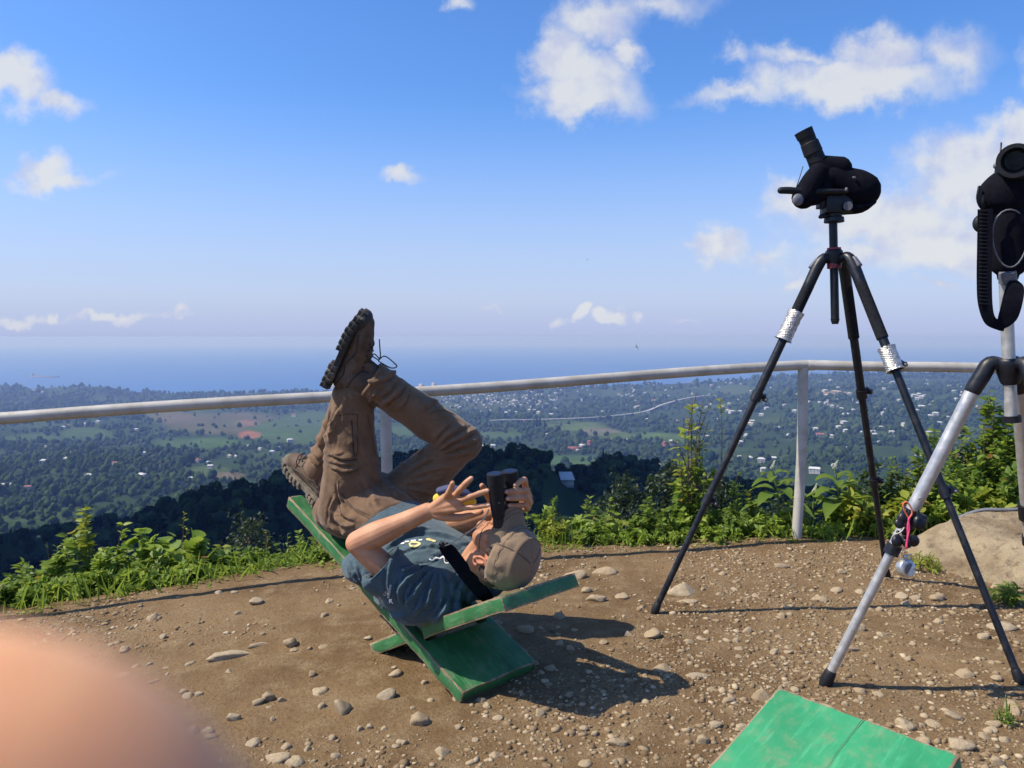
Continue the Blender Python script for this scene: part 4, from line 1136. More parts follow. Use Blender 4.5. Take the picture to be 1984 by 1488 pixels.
UD = Vector((-0.71, 0.704, 0)); WD = Vector((0.704, 0.71, 0)); P1 = Vector((-0.163, 2.475, 0))
def U(u, w, z): return P1 + UD * u + WD * w + Vector((0, 0, z))
# local x -> UD, local y -> z cross x = (-0.704,-0.71): the width runs to -y, so boards are mirrored in y
bench_z = g1(P1.x, P1.y) - 0.004
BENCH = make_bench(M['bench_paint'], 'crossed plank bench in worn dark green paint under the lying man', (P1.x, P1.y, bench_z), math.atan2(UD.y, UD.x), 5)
BENCH.scale = (1, -1, 1)
c0 = Vector((0.543, 1.57, .47)); e0 = Vector((0.64, -0.77, 0)); u2 = Vector((0.77, 0.64, 0))
# second bench: its leaning board rises along u2 and its upper corner is c0
b2o = c0 - u2 * (LA * math.cos(R(21.4))); b2o.z = 0
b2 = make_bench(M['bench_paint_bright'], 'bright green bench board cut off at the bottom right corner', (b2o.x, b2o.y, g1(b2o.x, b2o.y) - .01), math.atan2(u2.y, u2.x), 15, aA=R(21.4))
b2.scale = (1, -1, 1)

A2 = [o for o in b2.children if o.name.startswith('leaning')][0]
def crack(board, l0, l1, w, wob, seed, wd=.0012):
    rg = np.random.default_rng(seed); ls = np.linspace(l0, l1, 14); ws_ = w + np.cumsum(rg.normal(0, wob, 14)); mb = MB(); V = []
    for i, (l, w_) in enumerate(zip(ls, ws_)):
        t = wd * (1 - i / 14 * .9); V += [(l, w_ - t, BT / 2 + .0042), (l, w_ + t, BT / 2 + .0042)]
    mb.add(V, [(2 * i, 2 * i + 1, 2 * i + 3, 2 * i + 2) for i in range(13)]); o = mb.build('crack', M['seam'], board); return o
crack(A2, LA - .002, LA - .17, .175, .0006, 3, .0007)
A1 = [o for o in BENCH.children if o.name.startswith('leaning')][0]; crack(A1, .002, .16, .235, .001, 5)

# ------------------------------------------------------------------ stones and gravel
def stone_mesh(seed, sub=2, flat=0.85):
    bm = bmesh.new(); bmesh.ops.create_icosphere(bm, subdivisions=sub, radius=1.0)
    V = np.array([v.co[:] for v in bm.verts]); F = np.array([[v.index for v in f.verts] for f in bm.faces]); bm.free()
    rg = np.random.default_rng(seed)
    V = V * (1 + 0.28 * vnoise(V * 1.3, seed) + 0.14 * vnoise(V * 3.1, seed + 3))[:, None]
    for k in range(7):                              # broken faces
        n_ = rg.normal(0, 1, 3); n_ /= np.linalg.norm(n_); d_ = V @ n_; c_ = rg.uniform(0.55, 0.85); V = V - np.outer(np.maximum(d_ - c_, 0), n_) * 0.85
    V = V * np.array([rg.uniform(.9, 1.3), rg.uniform(.75, 1.0), flat * rg.uniform(.75, 1.1)])
    me = mesh_np('stone', V, F, False); me.materials.append(M['stone']); return me
SM = [stone_mesh(300 + k, 3) for k in range(10)]
def bench_clear(x, y):
    return False
def place_stone(x, y, r, me, label, group='loose stones on the dirt', rz=None, sink=0.3, sc=(1, 1, 1), tilt=0.25):
    o = bpy.data.objects.new('stone', me); o.location = (x, y, g1(x, y) + r * sc[2] * (0.62 - sink)); o.rotation_euler = (random.uniform(-tilt, tilt), random.uniform(-tilt, tilt), random.uniform(0, 6.28) if rz is None else rz)
    o.scale = (r * sc[0], r * sc[1], r * sc[2]); link(o); tag(o, label, 'stone', group); return o
def gpx(px, py):
    d = ray(px, py); t = -CAM.z / d.z
    p = CAM + d * t
    for _ in range(4):
        z = g1(p.x, p.y); t = (z - CAM.z) / d.z; p = CAM + d * t
    return p
NAMED_S = [  # px, py, half width px, scale, sink, rotation, label
    (455, 1270, 52, (1, .40, .22), .5, 0.55, 'long smooth pale stone half buried left of the bench'), (502, 1249, 28, (1, .38, .22), .5, 0.5, 'flat pale stone at the upper end of the long buried one'),
    (563, 1250, 15, (1, 1, 1.25), .1, 0, 'dark brown pyramid shaped stone left of the bench'), (600, 1258, 6, (1, 1, .9), .15, 0, 'small round stone right of the brown pyramid stone'),
    (1115, 1118, 27, (1, .8, .6), .35, .3, 'pale slab of rock behind the end of the head board'), (1175, 1108, 34, (1, .6, .45), .5, 0, 'broad flat buried rock left of the dark tripod leg'), (1325, 1148, 34, (1, .7, .5), .45, .3, 'large buried rock beside the left foot of the dark tripod'),
    (1330, 1165, 26, (1, .5, .3), .5, 0, 'flat slab beside the left foot of the dark tripod'), (1155, 1163, 17, (1, .9, .8), .2, 0, 'rounded pale stone left of the dark tripod foot'), (1513, 1098, 18, (1, .7, .6), .3, 0, 'pale stone in the dirt straight below the corner post'),
    (1390, 1108, 8, (1, 1, .8), .2, 0, 'small white cube like stone near the grass verge'), (1630, 1110, 10, (1, 1, .9), .15, 0, 'round stone below the bushes between the tripods'), (1620, 1145, 15, (1, .8, .7), .3, .8, 'wedge shaped pale stone between the two tripods'),
    (1815, 1161, 22, (1, .8, .6), .25, .2, 'blocky tan stone right of the silver tripod leg'), (1773, 1161, 13, (1, .8, .7), .2, 0, 'smaller stone left of the blocky tan one'), (1590, 1162, 22, (1, .6, .4), .4, 0, 'flat stone right of the long tripod shadow start'),
    (1285, 1298, 20, (1, .8, .55), .4, 0, 'whitish rock at the right tip of the man shadow'), (1350, 1308, 30, (1, .55, .3), .55, .3, 'flat tan rock right of the man shadow'), (1195, 1442, 19, (1, .85, .75), .2, 0, 'pale stone at the bottom between the bench and the green board'),
    (1385, 1408, 14, (1, .9, 1), .15, 0, 'upright stone left of the bright green board'), (1363, 1438, 14, (1, .9, .9), .15, 0, 'round stone below the upright one left of the green board'), (1437, 1412, 17, (1, .9, .7), .3, 0, 'stone touching the left edge of the bright green board'),
    (1131, 1412, 10, (1, 1, .8), .2, 0, 'small stone left of the bottom middle pair'), (1152, 1423, 10, (1, 1, .8), .2, 0, 'small stone right of the bottom middle pair'), (888, 1410, 9, (1, 1, .9), .2, 0, 'single small stone in front of the bench corner'),
    (405, 1418, 18, (1, .7, .6), .25, 0, 'stone at the fingertip, upper of a cluster'), (376, 1420, 16, (1, .9, .7), .25, 0, 'leftmost stone beside the blurred finger'), (408, 1428, 17, (1, .7, .6), .2, .2, 'stone at the fingertip, lower of a cluster'),
    (452, 1395, 13, (1, .8, 1.2), .1, 0, 'upright pale stone near the blurred finger'), (500, 1362, 15, (1, .8, .8), .2, .5, 'left stone of the darker group below the buried one'), (520, 1356, 14, (1, .9, 1), .15, .5, 'dark stone in the middle of the group below the buried one'),
    (545, 1358, 10, (1, .9, .9), .2, .5, 'right stone of the darker group below the buried one'), (237, 1308, 18, (1, .7, .5), .4, 0, 'rounded pale stone at the edge of the blurred finger'), (300, 1320, 18, (1, .4, .3), .5, .6, 'thin pale streak of stone near the finger'),
    (540, 1470, 34, (1, .7, .5), .4, 0, 'yellowish rock at the bottom edge left of the bench'), (575, 1478, 24, (1, .8, .6), .3, 0, 'second yellowish rock at the bottom edge'), (425, 1150, 9, (1, .8, .6), .3, 0, 'pale stone at the left verge below the round leaved bush'), (455, 1148, 10, (1, .8, .7), .3, 0, 'stone right beside another at the left verge'),
    (173, 1198, 7, (1, .9, .8), .2, 0, 'stone above the rail shadow at far left'), (203, 1210, 7, (1, .9, .8), .2, 0, 'stone on the rail shadow at far left'), (1640, 1258, 26, (1, .6, .35), .5, 0, 'flat tan rock left of the silver tripod leg'), (1525, 1327, 12, (1, .9, .7), .3, 0, 'stone above the corner of the green board'),
    (1940, 1215, 30, (1, .7, .5), .4, 0, 'big tan stone at the right edge below the boulder'), (1905, 1235, 18, (1, .8, .6), .3, 0, 'stone left of the big tan one at the right edge'), (1925, 1405, 18, (1, .7, .6), .3, 0, 'tan stone at the right edge above the green board')]
named_pos = []
for i, (px, py, hw, sc_, sink, rz, lb) in enumerate(NAMED_S):
    p = gpx(px, py); r = hw * p.y / FPX / 1.08
    place_stone(p.x, p.y, r, SM[i % 10], lb, rz=rz, sink=sink + .22, sc=sc_, tilt=0.12); named_pos.append((p.x, p.y, r))
STONES = []
def zone_label(x, y):
    px = 992 + FPX * x / y; py = 652 + FPX * 1.16 / y
    where = ('left of the bench' if px < 640 else 'under the bench' if px < 1000 else 'between bench and dark tripod' if px < 1290 else 'between the tripods' if px < 1700 else 'near the boulder')
    return where + (', back row' if py < 1150 else ', middle row' if py < 1290 else ', front row'), px
cnt = 0; tries = 0
while cnt < 235 and tries < 20000:
    tries += 1
    px, py = random.uniform(60, 1980), random.uniform(1085, 1485)
    if px < 640 and random.random() < 0.45: continue
    p = gpx(px, py)
    if p.y > edge_y(p.x) - 0.06: continue
    if fbm(np.array([[p.x * 1.7, p.y * 1.7]]), 3, 71)[0] < -0.05 and random.random() < 0.6: continue
    r = min(0.036, max(0.010, random.lognormvariate(math.log(0.0155), 0.42)))
    if any((p.x - a) ** 2 + (p.y - b) ** 2 < (r + c * .8) ** 2 for a, b, c in named_pos): continue
    named_pos.append((p.x, p.y, r))
    wh, spx = zone_label(p.x, p.y); szw = 'fist sized' if r > .024 else 'egg sized' if r > .016 else 'walnut sized'
    so = place_stone(p.x, p.y, r, random.choice(SM), 'x', sink=random.uniform(.45, .95)); STONES.append((so, szw + ' stone', szw + ' stones', wh, spx)); cnt += 1
name_in_order(STONES)
# gravel: too much to count
ico = bmesh.new(); bmesh.ops.create_icosphere(ico, subdivisions=1, radius=1.0)
IV = np.array([v.co[:] for v in ico.verts]); IF = np.array([[v.index for v in f.verts] for f in ico.faces]); ico.free()
n = 120000
yy_ = 1.15 + (4.65 - 1.15) * RNG.uniform(0, 1, n) ** 0.8; xx_ = RNG.uniform(-0.78, 0.78, n) * yy_
dn = 0.9 * fbm(np.column_stack([xx_, yy_]) * 1.5, 3, 81) + 0.7 * fbm(np.column_stack([xx_, yy_]) * 5.5, 3, 83) + 0.10 + 0.35 * sstep(-0.3, 1.0, xx_) - 0.06 * (xx_ < -0.5) + 0.25 * sstep(3.6, 4.3, yy_) * (xx_ > -0.2)
k = (RNG.uniform(0.10, 1.55, n) < dn * 1.2 - 0.05) & (yy_ < edge_y(xx_) + 0.03)
xx_, yy_ = xx_[k], yy_[k]; n = len(xx_)
rr = np.clip(RNG.lognormal(math.log(0.0040), 0.60, n), 0.0016, 0.015)
JV = 1 + 0.30 * RNG.uniform(-1, 1, (n, 12, 1))
sc3 = rr[:, None, None] * np.stack([RNG.uniform(.8, 1.4, n), RNG.uniform(.7, 1.1, n), RNG.uniform(.35, .75, n)], 1)[:, None, :]
V = IV[None] * JV * sc3
th = RNG.uniform(0, 6.28, n); c_, s_ = np.cos(th)[:, None], np.sin(th)[:, None]
V = np.stack([V[:, :, 0] * c_ - V[:, :, 1] * s_, V[:, :, 0] * s_ + V[:, :, 1] * c_, V[:, :, 2]], 2)
V += np.stack([xx_, yy_, gz(xx_, yy_) + rr * 0.02], 1)[:, None, :]
F = (IF[None] + (np.arange(n) * 12)[:, None, None]).reshape(-1, 3)
me = mesh_np('gravel', V.reshape(-1, 3), F, False); attr(me, 'tone', np.repeat(np.clip(RNG.normal(0.55, 0.25, n), 0, 1), 12)); me.materials.append(M['gravel'])
tag(link(bpy.data.objects.new('gravel', me)), 'fine tan gravel strewn over the brown dirt', 'gravel', kind='stuff')

# boulder
def boulder():
    nx_, ny_ = 150, 110
    X, Y = np.meshgrid(np.linspace(-1, 1, nx_), np.linspace(-1, 1, ny_)); x, y = X.ravel(), Y.ravel()
    rr_ = (np.abs(x) ** 2.6 + np.abs(y) ** 2.6) ** (1 / 2.6)
    hh = 0.165 * (1 - sstep(0.60, 1.0, rr_ + 0.10 * fbm(np.column_stack([x, y]) * 2, 3, 5)))
    hh = hh * (0.86 + 0.14 * sstep(-1, .6, y)) + 0.030 * fbm(np.column_stack([x, y]) * 3, 5, 7) - 0.022 * np.exp(-(fbm(np.column_stack([x, y * 1.6]) * 2.2, 4, 17) / 0.03) ** 2) + 0.012 * fbm(np.column_stack([x * 2, y * 9]) * 2, 3, 8)
    c = np.array([3.02, 4.10]); wx = c[0] + x * 0.95; wy = c[1] + y * 0.62 
    wz = gz(wx, wy) + hh - 0.035 * (rr_ > .93)
    i = np.arange((nx_ - 1) * (ny_ - 1)); a = (i // (nx_ - 1)) * nx_ + i % (nx_ - 1)
    o0 = np.array([c[0], c[1], 0.0])
    me = mesh_np('boulder', np.column_stack([wx, wy, wz]) - o0, np.column_stack([a, a + 1, a + nx_ + 1, a + nx_]), True); me.materials.append(M['rock'])
    o = link(bpy.data.objects.new('boulder', me)); o.location = o0; tag(o, 'broad low tan boulder at the right below the bushes', 'boulder'); return o
bo = boulder()
def bz(x, y):
    v = np.array([q.co[:] for q in bo.data.vertices]) + np.array(bo.location); i = np.argmin((v[:, 0] - x) ** 2 + (v[:, 1] - y) ** 2); return v[i, 2]
mb = MB(); pp = [at(1855, 986, 4.5), at(1900, 989, 4.47), at(1950, 994, 4.43), at(2010, 1000, 4.4)]
for q in pp: q.z = bz(q.x, q.y) + 0.010
mb.tube(pp, [(0.010, 0.016)] * 4, 8, sub=4); o = mb.build('pipe', M['grey_trim'], None, True); tag(o, 'thin grey pipe lying across the top of the boulder', 'pipe')

# ------------------------------------------------------------------ dark tripod with telescope
def V3(p): return np.array(p, dtype=float)
def limb(mb, a, b, r0, r1=None, n=16, caps='flat'): mb.tube([a, b], [r0, r0 if r1 is None else r1], n, caps=caps); return mb
HUB = Vector((1.325, 3.28, 0)); HUB.z = at(1617, 497, 3.28).z
F1 = Vector((0.598, 3.305, 0)); F2 = Vector((1.815, 3.80, 0)); F3 = Vector((1.712, 2.62, 0))
for f in (F1, F2, F3): f.z = g1(f.x, f.y)
T1 = empty('tripod', (HUB.x, HUB.y, 0), 'black tripod with silver foil wraps carrying the angled telescope', 'tripod')
mb = MB(); limb(mb, at(1618, 622, 3.28), at(1614, 428, 3.28), 0.0165, n=20); part(mb, 'centre_column', M['carbon'], T1, smooth=True, split=40)
mb = MB(); limb(mb, at(1618, 628, 3.28), at(1618, 618, 3.28), 0.0125, 0.018); part(mb, 'column_cap', M['black_plastic'], T1, smooth=True, split=40)
mb = MB(); mb.tube([at(1617, 520, 3.28), at(1616, 497, 3.28), at(1616, 487, 3.28), at(1616, 482, 3.28)], [0.026, 0.034, 0.034, 0.024], 18); part(mb, 'spider_hub', M['black_plastic'], T1, smooth=True, split=40)
mb = MB(); limb(mb, at(1616, 520, 3.279), at(1616, 506, 3.279), 0.0275, n=18); mb.tube([at(1616, 483.5, 3.28), at(1616, 480, 3.28)], [0.027, 0.027], 18); part(mb, 'locking_collar', M['red'], T1, smooth=True, split=40)
def black_leg(foot, splits, foil, shoulder_out, first):
    d = (Vector((foot.x, foot.y, 0)) - Vector((HUB.x, HUB.y, 0))).normalized()
    top = HUB + d * 0.050 + Vector((0, 0, -0.006)); sh = HUB + d * 0.078 + Vector((0, 0, -0.042))
    L = foot - sh
    pt = lambda t: sh + L * t
    root = T1
    mb = MB(); mb.tube([HUB + d * .015 + Vector((0, 0, -.01)), top, sh, pt(.06)], [(.018, .020), (.021, .021), (.023, .023), (.0225, .0225)], 14, sub=4, caps='round')
    lg = part(mb, 'leg', M['black_plastic'], T1, smooth=True)
    def sub(mb, name, mat, **kw): return mb.build(name, mat, lg, **kw)
    mb = MB(); limb(mb, pt(.05), pt(.20), 0.0225, 0.0225, 18); sub(mb, 'foam_grip', M['foam'], smooth=True, split=40)
    mb = MB(); limb(mb, pt(.19), pt(splits[0] + .01), 0.0175, n=18); sub(mb, 'upper_tube', M['carbon'], smooth=True, split=40)
    mb = MB(); limb(mb, pt(splits[0]), pt(splits[1] + .01), 0.0148, n=18); sub(mb, 'middle_tube', M['carbon'], smooth=True, split=40)
    mb = MB(); limb(mb, pt(splits[1]), pt(.985), 0.0128, n=18); sub(mb, 'lower_tube', M['carbon'], smooth=True, split=40)
    side = L.cross(Vector((0, 1, 0))).normalized()
    for i, s in enumerate(splits):
        mb = MB(); r = .0225 if i == 0 else .019
        limb(mb, pt(s - .013), pt(s + .013), r, n=14); mb.tube([pt(s - .01) + side * r, pt(s + .002) + side * (r + .018)], [.012, .010], 8); mb.box(pt(s) + side * (r + .012) + Vector((0, -.008, 0)), (.020, .018, .016), L.to_track_quat('Z', 'Y').to_matrix())
        c_ = sub(mb, 'clamp', M['black_plastic'], smooth=True, split=35)
        mb = MB(); mb.box(pt(s) + side * (r + .014) + Vector((0, -.019, 0)), (.012, .006, .010), L.to_track_quat('Z', 'Y').to_matrix()); sub(mb, 'clamp_bolt', M['grey_trim'])
    mb = MB(); mb.tube([pt(.975), pt(.99), pt(1.0)], [.0155, .018, .014], 12, caps='round'); sub(mb, 'rubber_foot', M['black_rubber'], smooth=True)
    if foil:
        mb = MB(); q = [pt(foil[0] + (foil[1] - foil[0]) * k_ / 9) for k_ in range(10)]
        mb.tube(q, [.0305 + (.002 if k_ % 2 else 0) + (.004 if k_ in (0, 9) else 0) for k_ in range(10)], 20, inner=(.005, .02)); sub(mb, 'foil_wrap', M['foil'], smooth=True, split=50)
    mb = MB(); mb.box(sh + Vector((0, 0, .012)) + d * .012, (.022, .022, .05), (Vector((d.x, d.y, -1.2))).to_track_quat('Z', 'Y').to_matrix()); sub(mb, 'release_button', M['grey_trim'], bevel=.004)
    return lg
black_leg(F1, (.365, .665), (.125, .205), 0, 1)
black_leg(F2, (.37, .66), None, 0, 2)
black_leg(F3, (.275, .585), (.225, .285), 0, 3)
D0 = 3.28
mb = MB(); limb(mb, at(1616, 431, D0), at(1616, 421, D0), .040, .038, 24); limb(mb, at(1616, 422, D0), at(1616, 414, D0), .030, .032, 20)
mb.box(at(1620, 396, D0), (.105, .075, .075)); mb.box(at(1592, 392, D0), (.03, .05, .05)); mb.tube([at(1590, 420, D0 - .01), at(1602, 418, D0 - .01)], [.009, .009], 10, caps='round')
hd = part(mb, 'pan_head', M['black_plastic'], T1, bevel=.006)
mb = MB(); mb.tube([at(1643, 399, D0 - .055), at(1643, 399, D0 - .035)], [.017, .019], 18, caps='flat'); o = part(mb, 'tension_knob', M['grey_trim'], T1, smooth=True, split=40)
mb = MB(); mb.tube([at(1513, 369, D0 - .05), at(1530, 369, D0 - .05), at(1560, 371, D0 - .05), at(1640, 371, D0 - .05)], [.0135, .0145, .0135, .010], 14, sub=3, caps='round'); part(mb, 'pan_handle', M['black_rubber'], T1, smooth=True)

SC = empty('telescope', at(1620, 372, D0), 'black angled spotting telescope in a padded case on the dark tripod', 'telescope')
mb = MB()
mb.tube([at(1592, 352, D0), at(1612, 343, D0), at(1638, 355, D0), at(1656, 363, D0), at(1671, 369, D0)], [(.048, .044), (.056, .052), (.066, .060), (.074, .069), (.072, .070)], 30, sub=5, caps='round', ref=(0, 0, 1))
mb.tube([at(1640, 408, D0), at(1668, 402, D0), at(1690, 392, D0)], [(.016, .04), (.022, .05), (.012, .03)], 16, sub=3, caps='round')
part(mb, 'padded_body', M['black_cloth'], SC, smooth=True)
mb = MB(); mb.tube([at(1600, 345, D0), at(1590, 325, D0), at(1581, 310, D0)], [(.052, .045), (.042, .042), (.034, .034)], 22, sub=4, caps='round'); mb.tube([at(1592, 318, D0), at(1625, 328, D0)], [.036, .052], 16, caps='round'); part(mb, 'prism_housing', M['black_cloth'], SC, smooth=True)
mb = MB(); mb.tube([at(1584, 314, D0), at(1577, 298, D0), at(1576, 297, D0), at(1568, 277, D0), at(1567, 276, D0), at(1562, 264, D0)], [.036, .035, .038, .036, .033, .034], 24)
mb.tube([at(1562, 266, D0), at(1556, 253, D0)], [.035, .037], 24, inner=(.006, .02)); part(mb, 'eyepiece', M['black_rubber'], SC, smooth=True, split=35)
mb = MB(); mb.tube([at(1560, 261, D0), at(1558, 258, D0)], [.027, .027], 20); part(mb, 'eye_lens', M['glass'], SC, smooth=True, split=40)
mb = MB(); mb.tube([at(1588, 330, D0 - .02), at(1573, 352, D0 - .03), at(1556, 384, D0 - .03)], [(.036, .030), (.042, .036), (.046, .042)], 20, sub=3, caps='round'); mb.tube([at(1556, 382, D0 - .02), at(1580, 380, D0 - .02), at(1600, 366, D0 - .02)], [.036, .036, .03], 18, sub=3, caps='round'); part(mb, 'case_flap', M['black_cloth'], SC, smooth=True)
mb = MB(); mb.ell(at(1546, 387, D0 - .075), (.022, .012, .024)); part(mb, 'case_lining', M['grey_trim'], SC, smooth=True)
mb = MB(); mb.tube([at(1556, 322, D0 - .02), at(1549, 345, D0 - .03), at(1541, 368, D0 - .05)], .0016, 6); part(mb, 'lanyard', M['lace'], SC)
mb = MB(); mb.ell(at(1655, 344, D0 - .068), (.008, .004, .005)); mb.ell(at(1640, 367, D0 - .075), (.006, .005, .008)); part(mb, 'press_stud', M['grey_trim'], SC, smooth=True)

# ------------------------------------------------------------------ silver tripod with telescope at the right edge
DS = 2.45
HS = at(1957, 716, DS); S1 = Vector((1.038, 2.59, g1(1.038, 2.59)))
rel = Vector((S1.x - HS.x, S1.y - HS.y, 0)); 
S2 = HS + Matrix.Rotation(R(120), 3, 'Z') @ rel; S3 = HS + Matrix.Rotation(R(-120), 3, 'Z') @ rel
for f in (S2, S3): f.z = g1(f.x, f.y)
T2 = empty('tripod', (HS.x, HS.y, 0), 'silver aluminium tripod with black joints at the right edge', 'tripod')
mb = MB(); limb(mb, at(1959, 806, DS), at(1947, 520, DS), .0185, n=24); part(mb, 'centre_column', M['aluminium'], T2, smooth=True, split=40)
mb = MB(); limb(mb, at(1961, 818, DS), at(1960, 805, DS), .026, .026, 20); part(mb, 'column_foot', M['black_plastic'], T2, smooth=True, split=40)
mb = MB(); mb.tube([at(1958, 743, DS), at(1957, 722, DS), at(1956, 700, DS), at(1956, 695, DS)], [.026, .036, .040, .034], 24, sub=2); mb.tube([at(1958, 745, DS), at(1957, 725, DS)], [.022, .03], 20); part(mb, 'spider_hub', M['black_plastic'], T2, smooth=True, split=40)
def silver_leg(foot, gear):
    d = Vector((foot.x - HS.x, foot.y - HS.y, 0)).normalized(); sh = HS + d * .075 + Vector((0, 0, -.005)); L = foot - sh; pt = lambda t: sh + L * t
    mb = MB(); mb.tube([HS + d * .02 + Vector((0, 0, .015)), HS + d * .055 + Vector((0, 0, .018)), sh + Vector((0, 0, -.012)), pt(.055)], [(.019, .021), (.023, .023), (.025, .025), (.0245, .0245)], 18, sub=4, caps='round')
    lg = part(mb, 'leg', M['black_plastic'], T2, smooth=True)
    def sub(mb, name, mat, **kw): return mb.build(name, mat, lg, **kw)
    mb = MB(); limb(mb, pt(.045), pt(.43), .0208, n=24); sub(mb, 'upper_tube', M['aluminium'], smooth=True, split=40)
    mb = MB(); limb(mb, pt(.42), pt(.56), .0190, n=24); limb(mb, pt(.55), pt(.965), .0150, n=24); sub(mb, 'lower_tube', M['aluminium'], smooth=True, split=40)
    mb = MB(); limb(mb, pt(.425), pt(.475), .0285, n=16); mb.box(pt(.45) + Vector((.02, -.028, 0)), (.03, .03, .04), L.to_track_quat('Z', 'Y').to_matrix()); sub(mb, 'clamp', M['black_plastic'], smooth=True, split=35)
    mb = MB(); limb(mb, pt(.535), pt(.565), .024, n=16); sub(mb, 'clamp', M['black_plastic'], smooth=True, split=35)
    mb = MB(); mb.tube([pt(.96), pt(.985), pt(1.0)], [.019, .022, .018], 14, caps='round'); sub(mb, 'rubber_foot', M['black_rubber'], smooth=True)
    mb = MB(); mb.tube([pt(.105) + Vector((.02, -.034, 0)), pt(.105) + Vector((.02, -.042, 0))], [.007, .006], 10); mb.tube([pt(.385) + Vector((-.012, -.026, 0)), pt(.385) + Vector((-.012, -.031, 0))], [.006, .005], 8); sub(mb, 'bolt', M['steel'], smooth=True, split=40)
    return pt
spt = silver_leg(S1, True); silver_leg(S2, False); silver_leg(S3, False)

# hand counters hung on the silver leg
def counter_bundle():
    c = spt(.50); root = empty('counter_bundle', c, 'bunch of small black hand counters strapped to the silver tripod leg', 'counters')
    for k, (px, py, s, dz) in enumerate([(1750, 1003, .016, 0), (1742, 1014, .014, 0), (1782, 1012, .020, 0), (1738, 1048, .017, 0), (1758, 1052, .015, 0), (1770, 1048, .018, 0), (1752, 1030, .010, 0)]):
        q = at(px, py, c.y - .045 - .004 * (k % 3)); mb = MB()
        Mx = Matrix.Rotation(random.uniform(-1, 1), 3, 'Y') @ Matrix.Rotation(random.uniform(-.5, .5), 3, 'X')
        mb.ell(q, (s * 1.05, s * .7, s * 1.2), np.array(Mx), 14, 8); mb.tube([q + Mx @ Vector((0, 0, s)), q + Mx @ Vector((0, 0, s * 1.7))], [s * .35, s * .3], 10, caps='round')
        part(mb, 'counter', M['black_plastic'], root, smooth=True)
    mb = MB(); mb.tube([at(1752, 1022, c.y - .06), at(1746, 1030, c.y - .07), at(1738, 1034, c.y - .06), at(1730, 1033, c.y - .05)], .002, 6, sub=3); part(mb, 'string', M['cord_pale'], root)
    mb = MB(); pts = [at(*q, c.y - .07) for q in [(1760, 1003), (1752, 988), (1750, 976), (1757, 973), (1765, 983), (1767, 995), (1761, 1004)]]; mb.tube(pts, .0026, 8, sub=5); part(mb, 'orange_loop', M['cord_orange'], root, smooth=True)
    mb = MB(); pts = [at(*q, c.y - .075) for q in [(1762, 1002), (1759, 1020), (1759, 1040), (1755, 1062)]]; mb.tube(pts, .0034, 8, sub=4); pts = [at(*q, c.y - .078) for q in [(1760, 1004), (1762, 1025), (1758, 1045), (1757, 1064)]]; mb.tube(pts, .0024, 8, sub=4); part(mb, 'pink_cord', M['cord_pink'], root, smooth=True)
counter_bundle()
cq = at(1754, 1101, spt(.62).y - .05); root = empty('tally_counter', cq, 'round chrome tally counter hanging below the black ones', 'counter')
mb = MB(); mb.tube([cq + Vector((-.004, .016, 0)), cq + Vector((-.002, .010, 0)), cq + Vector((.002, -.010, .002)), cq + Vector((.003, -.016, .003))], [.024, .0285, .0285, .024], 28, sub=2, caps='flat'); part(mb, 'case', M['steel'], root, smooth=True, split=50)
mb = MB(); mb.tube([cq + Vector((.003, -.0163, .003)), cq + Vector((.0035, -.0175, .003))], [.019, .017], 24); part(mb, 'face', M['grey_trim'], root, smooth=True, split=40)
mb = MB(); mb.tube([at(1745, 1086, cq.y), at(1748, 1070, cq.y), at(1752, 1064, cq.y), at(1755, 1063, cq.y)], .0016, 6, sub=4); mb.tube([at(1760, 1086, cq.y), at(1766, 1080, cq.y), at(1765, 1074, cq.y), at(1758, 1078, cq.y)], .0022, 8, sub=4); part(mb, 'ring', M['steel'], root, smooth=True)
mb = MB(); mb.tube([cq + Vector((0, 0, .027)), cq + Vector((0, 0, .038))], [.006, .007], 10, caps='round'); part(mb, 'plunger', M['steel'], root, smooth=True)

S = empty('telescope', at(1955, 540, DS), 'black padded telescope with a hanging ribbed strap at the right edge', 'telescope')
k = DS / FPX
mb = MB(); mb.tube([at(1966, 345, DS), at(1964, 330, DS - .02), at(1966, 313, DS - .06)], [(.058, .055), (.050, .05), (.048, .048)], 26, sub=3, caps='flat'); mb.tube([at(1966, 316, DS - .05), at(1967, 311, DS - .10)], [.047, .049], 28, inner=(.012, .03)); part(mb, 'eyepiece', M['black_rubber'], S, smooth=True, split=35)
mb = MB(); mb.tube([at(1967, 311.5, DS - .078), at(1967, 311.3, DS - .082)], [.030, .028], 24); part(mb, 'eye_lens', M['glass'], S, smooth=True, split=40)
mb = MB(); mb.tube([at(1966, 330, DS), at(1962, 352, DS), at(1958, 378, DS), at(1956, 400, DS), at(1955, 412, DS)], [(.040, .05), (.075, .06), (.098, .065), (.088, .06), (.065, .05)], 26, sub=4, caps='round', ref=(1, 0, 0)); part(mb, 'padded_body', M['black_cloth'], S, smooth=True)
mb = MB(); mb.tube([at(1957, 398, DS), at(1957, 430, DS), at(1956, 480, DS), at(1954, 520, DS), at(1953, 533, DS)], [(.055, .05), (.064, .055), (.062, .05), (.048, .045), (.030, .03)], 24, sub=4, caps='round', ref=(1, 0, 0)); part(mb, 'objective_case', M['black_cloth'], S, smooth=True)
mb = MB()
ov = [(1957 + 34 * math.cos(a) * (1 - .12 * math.sin(a)), 462 + 56 * math.sin(a)) for a in np.linspace(0, 2 * math.pi, 26)]
mb.tube([at(a, b, DS - .058 + .012 * abs(a - 1957) / 34) for a, b in ov], .0026, 6); part(mb, 'piping', M['grey_trim'], S, smooth=True)
mb = MB(); mb.tube([at(1952, 526, DS - .03), at(1953, 547, DS - .02)], [(.024, .022), (.026, .022)], 16, caps='flat'); part(mb, 'mount_foot', M['grey_trim'], S, smooth=True, split=40, bevel=.002)
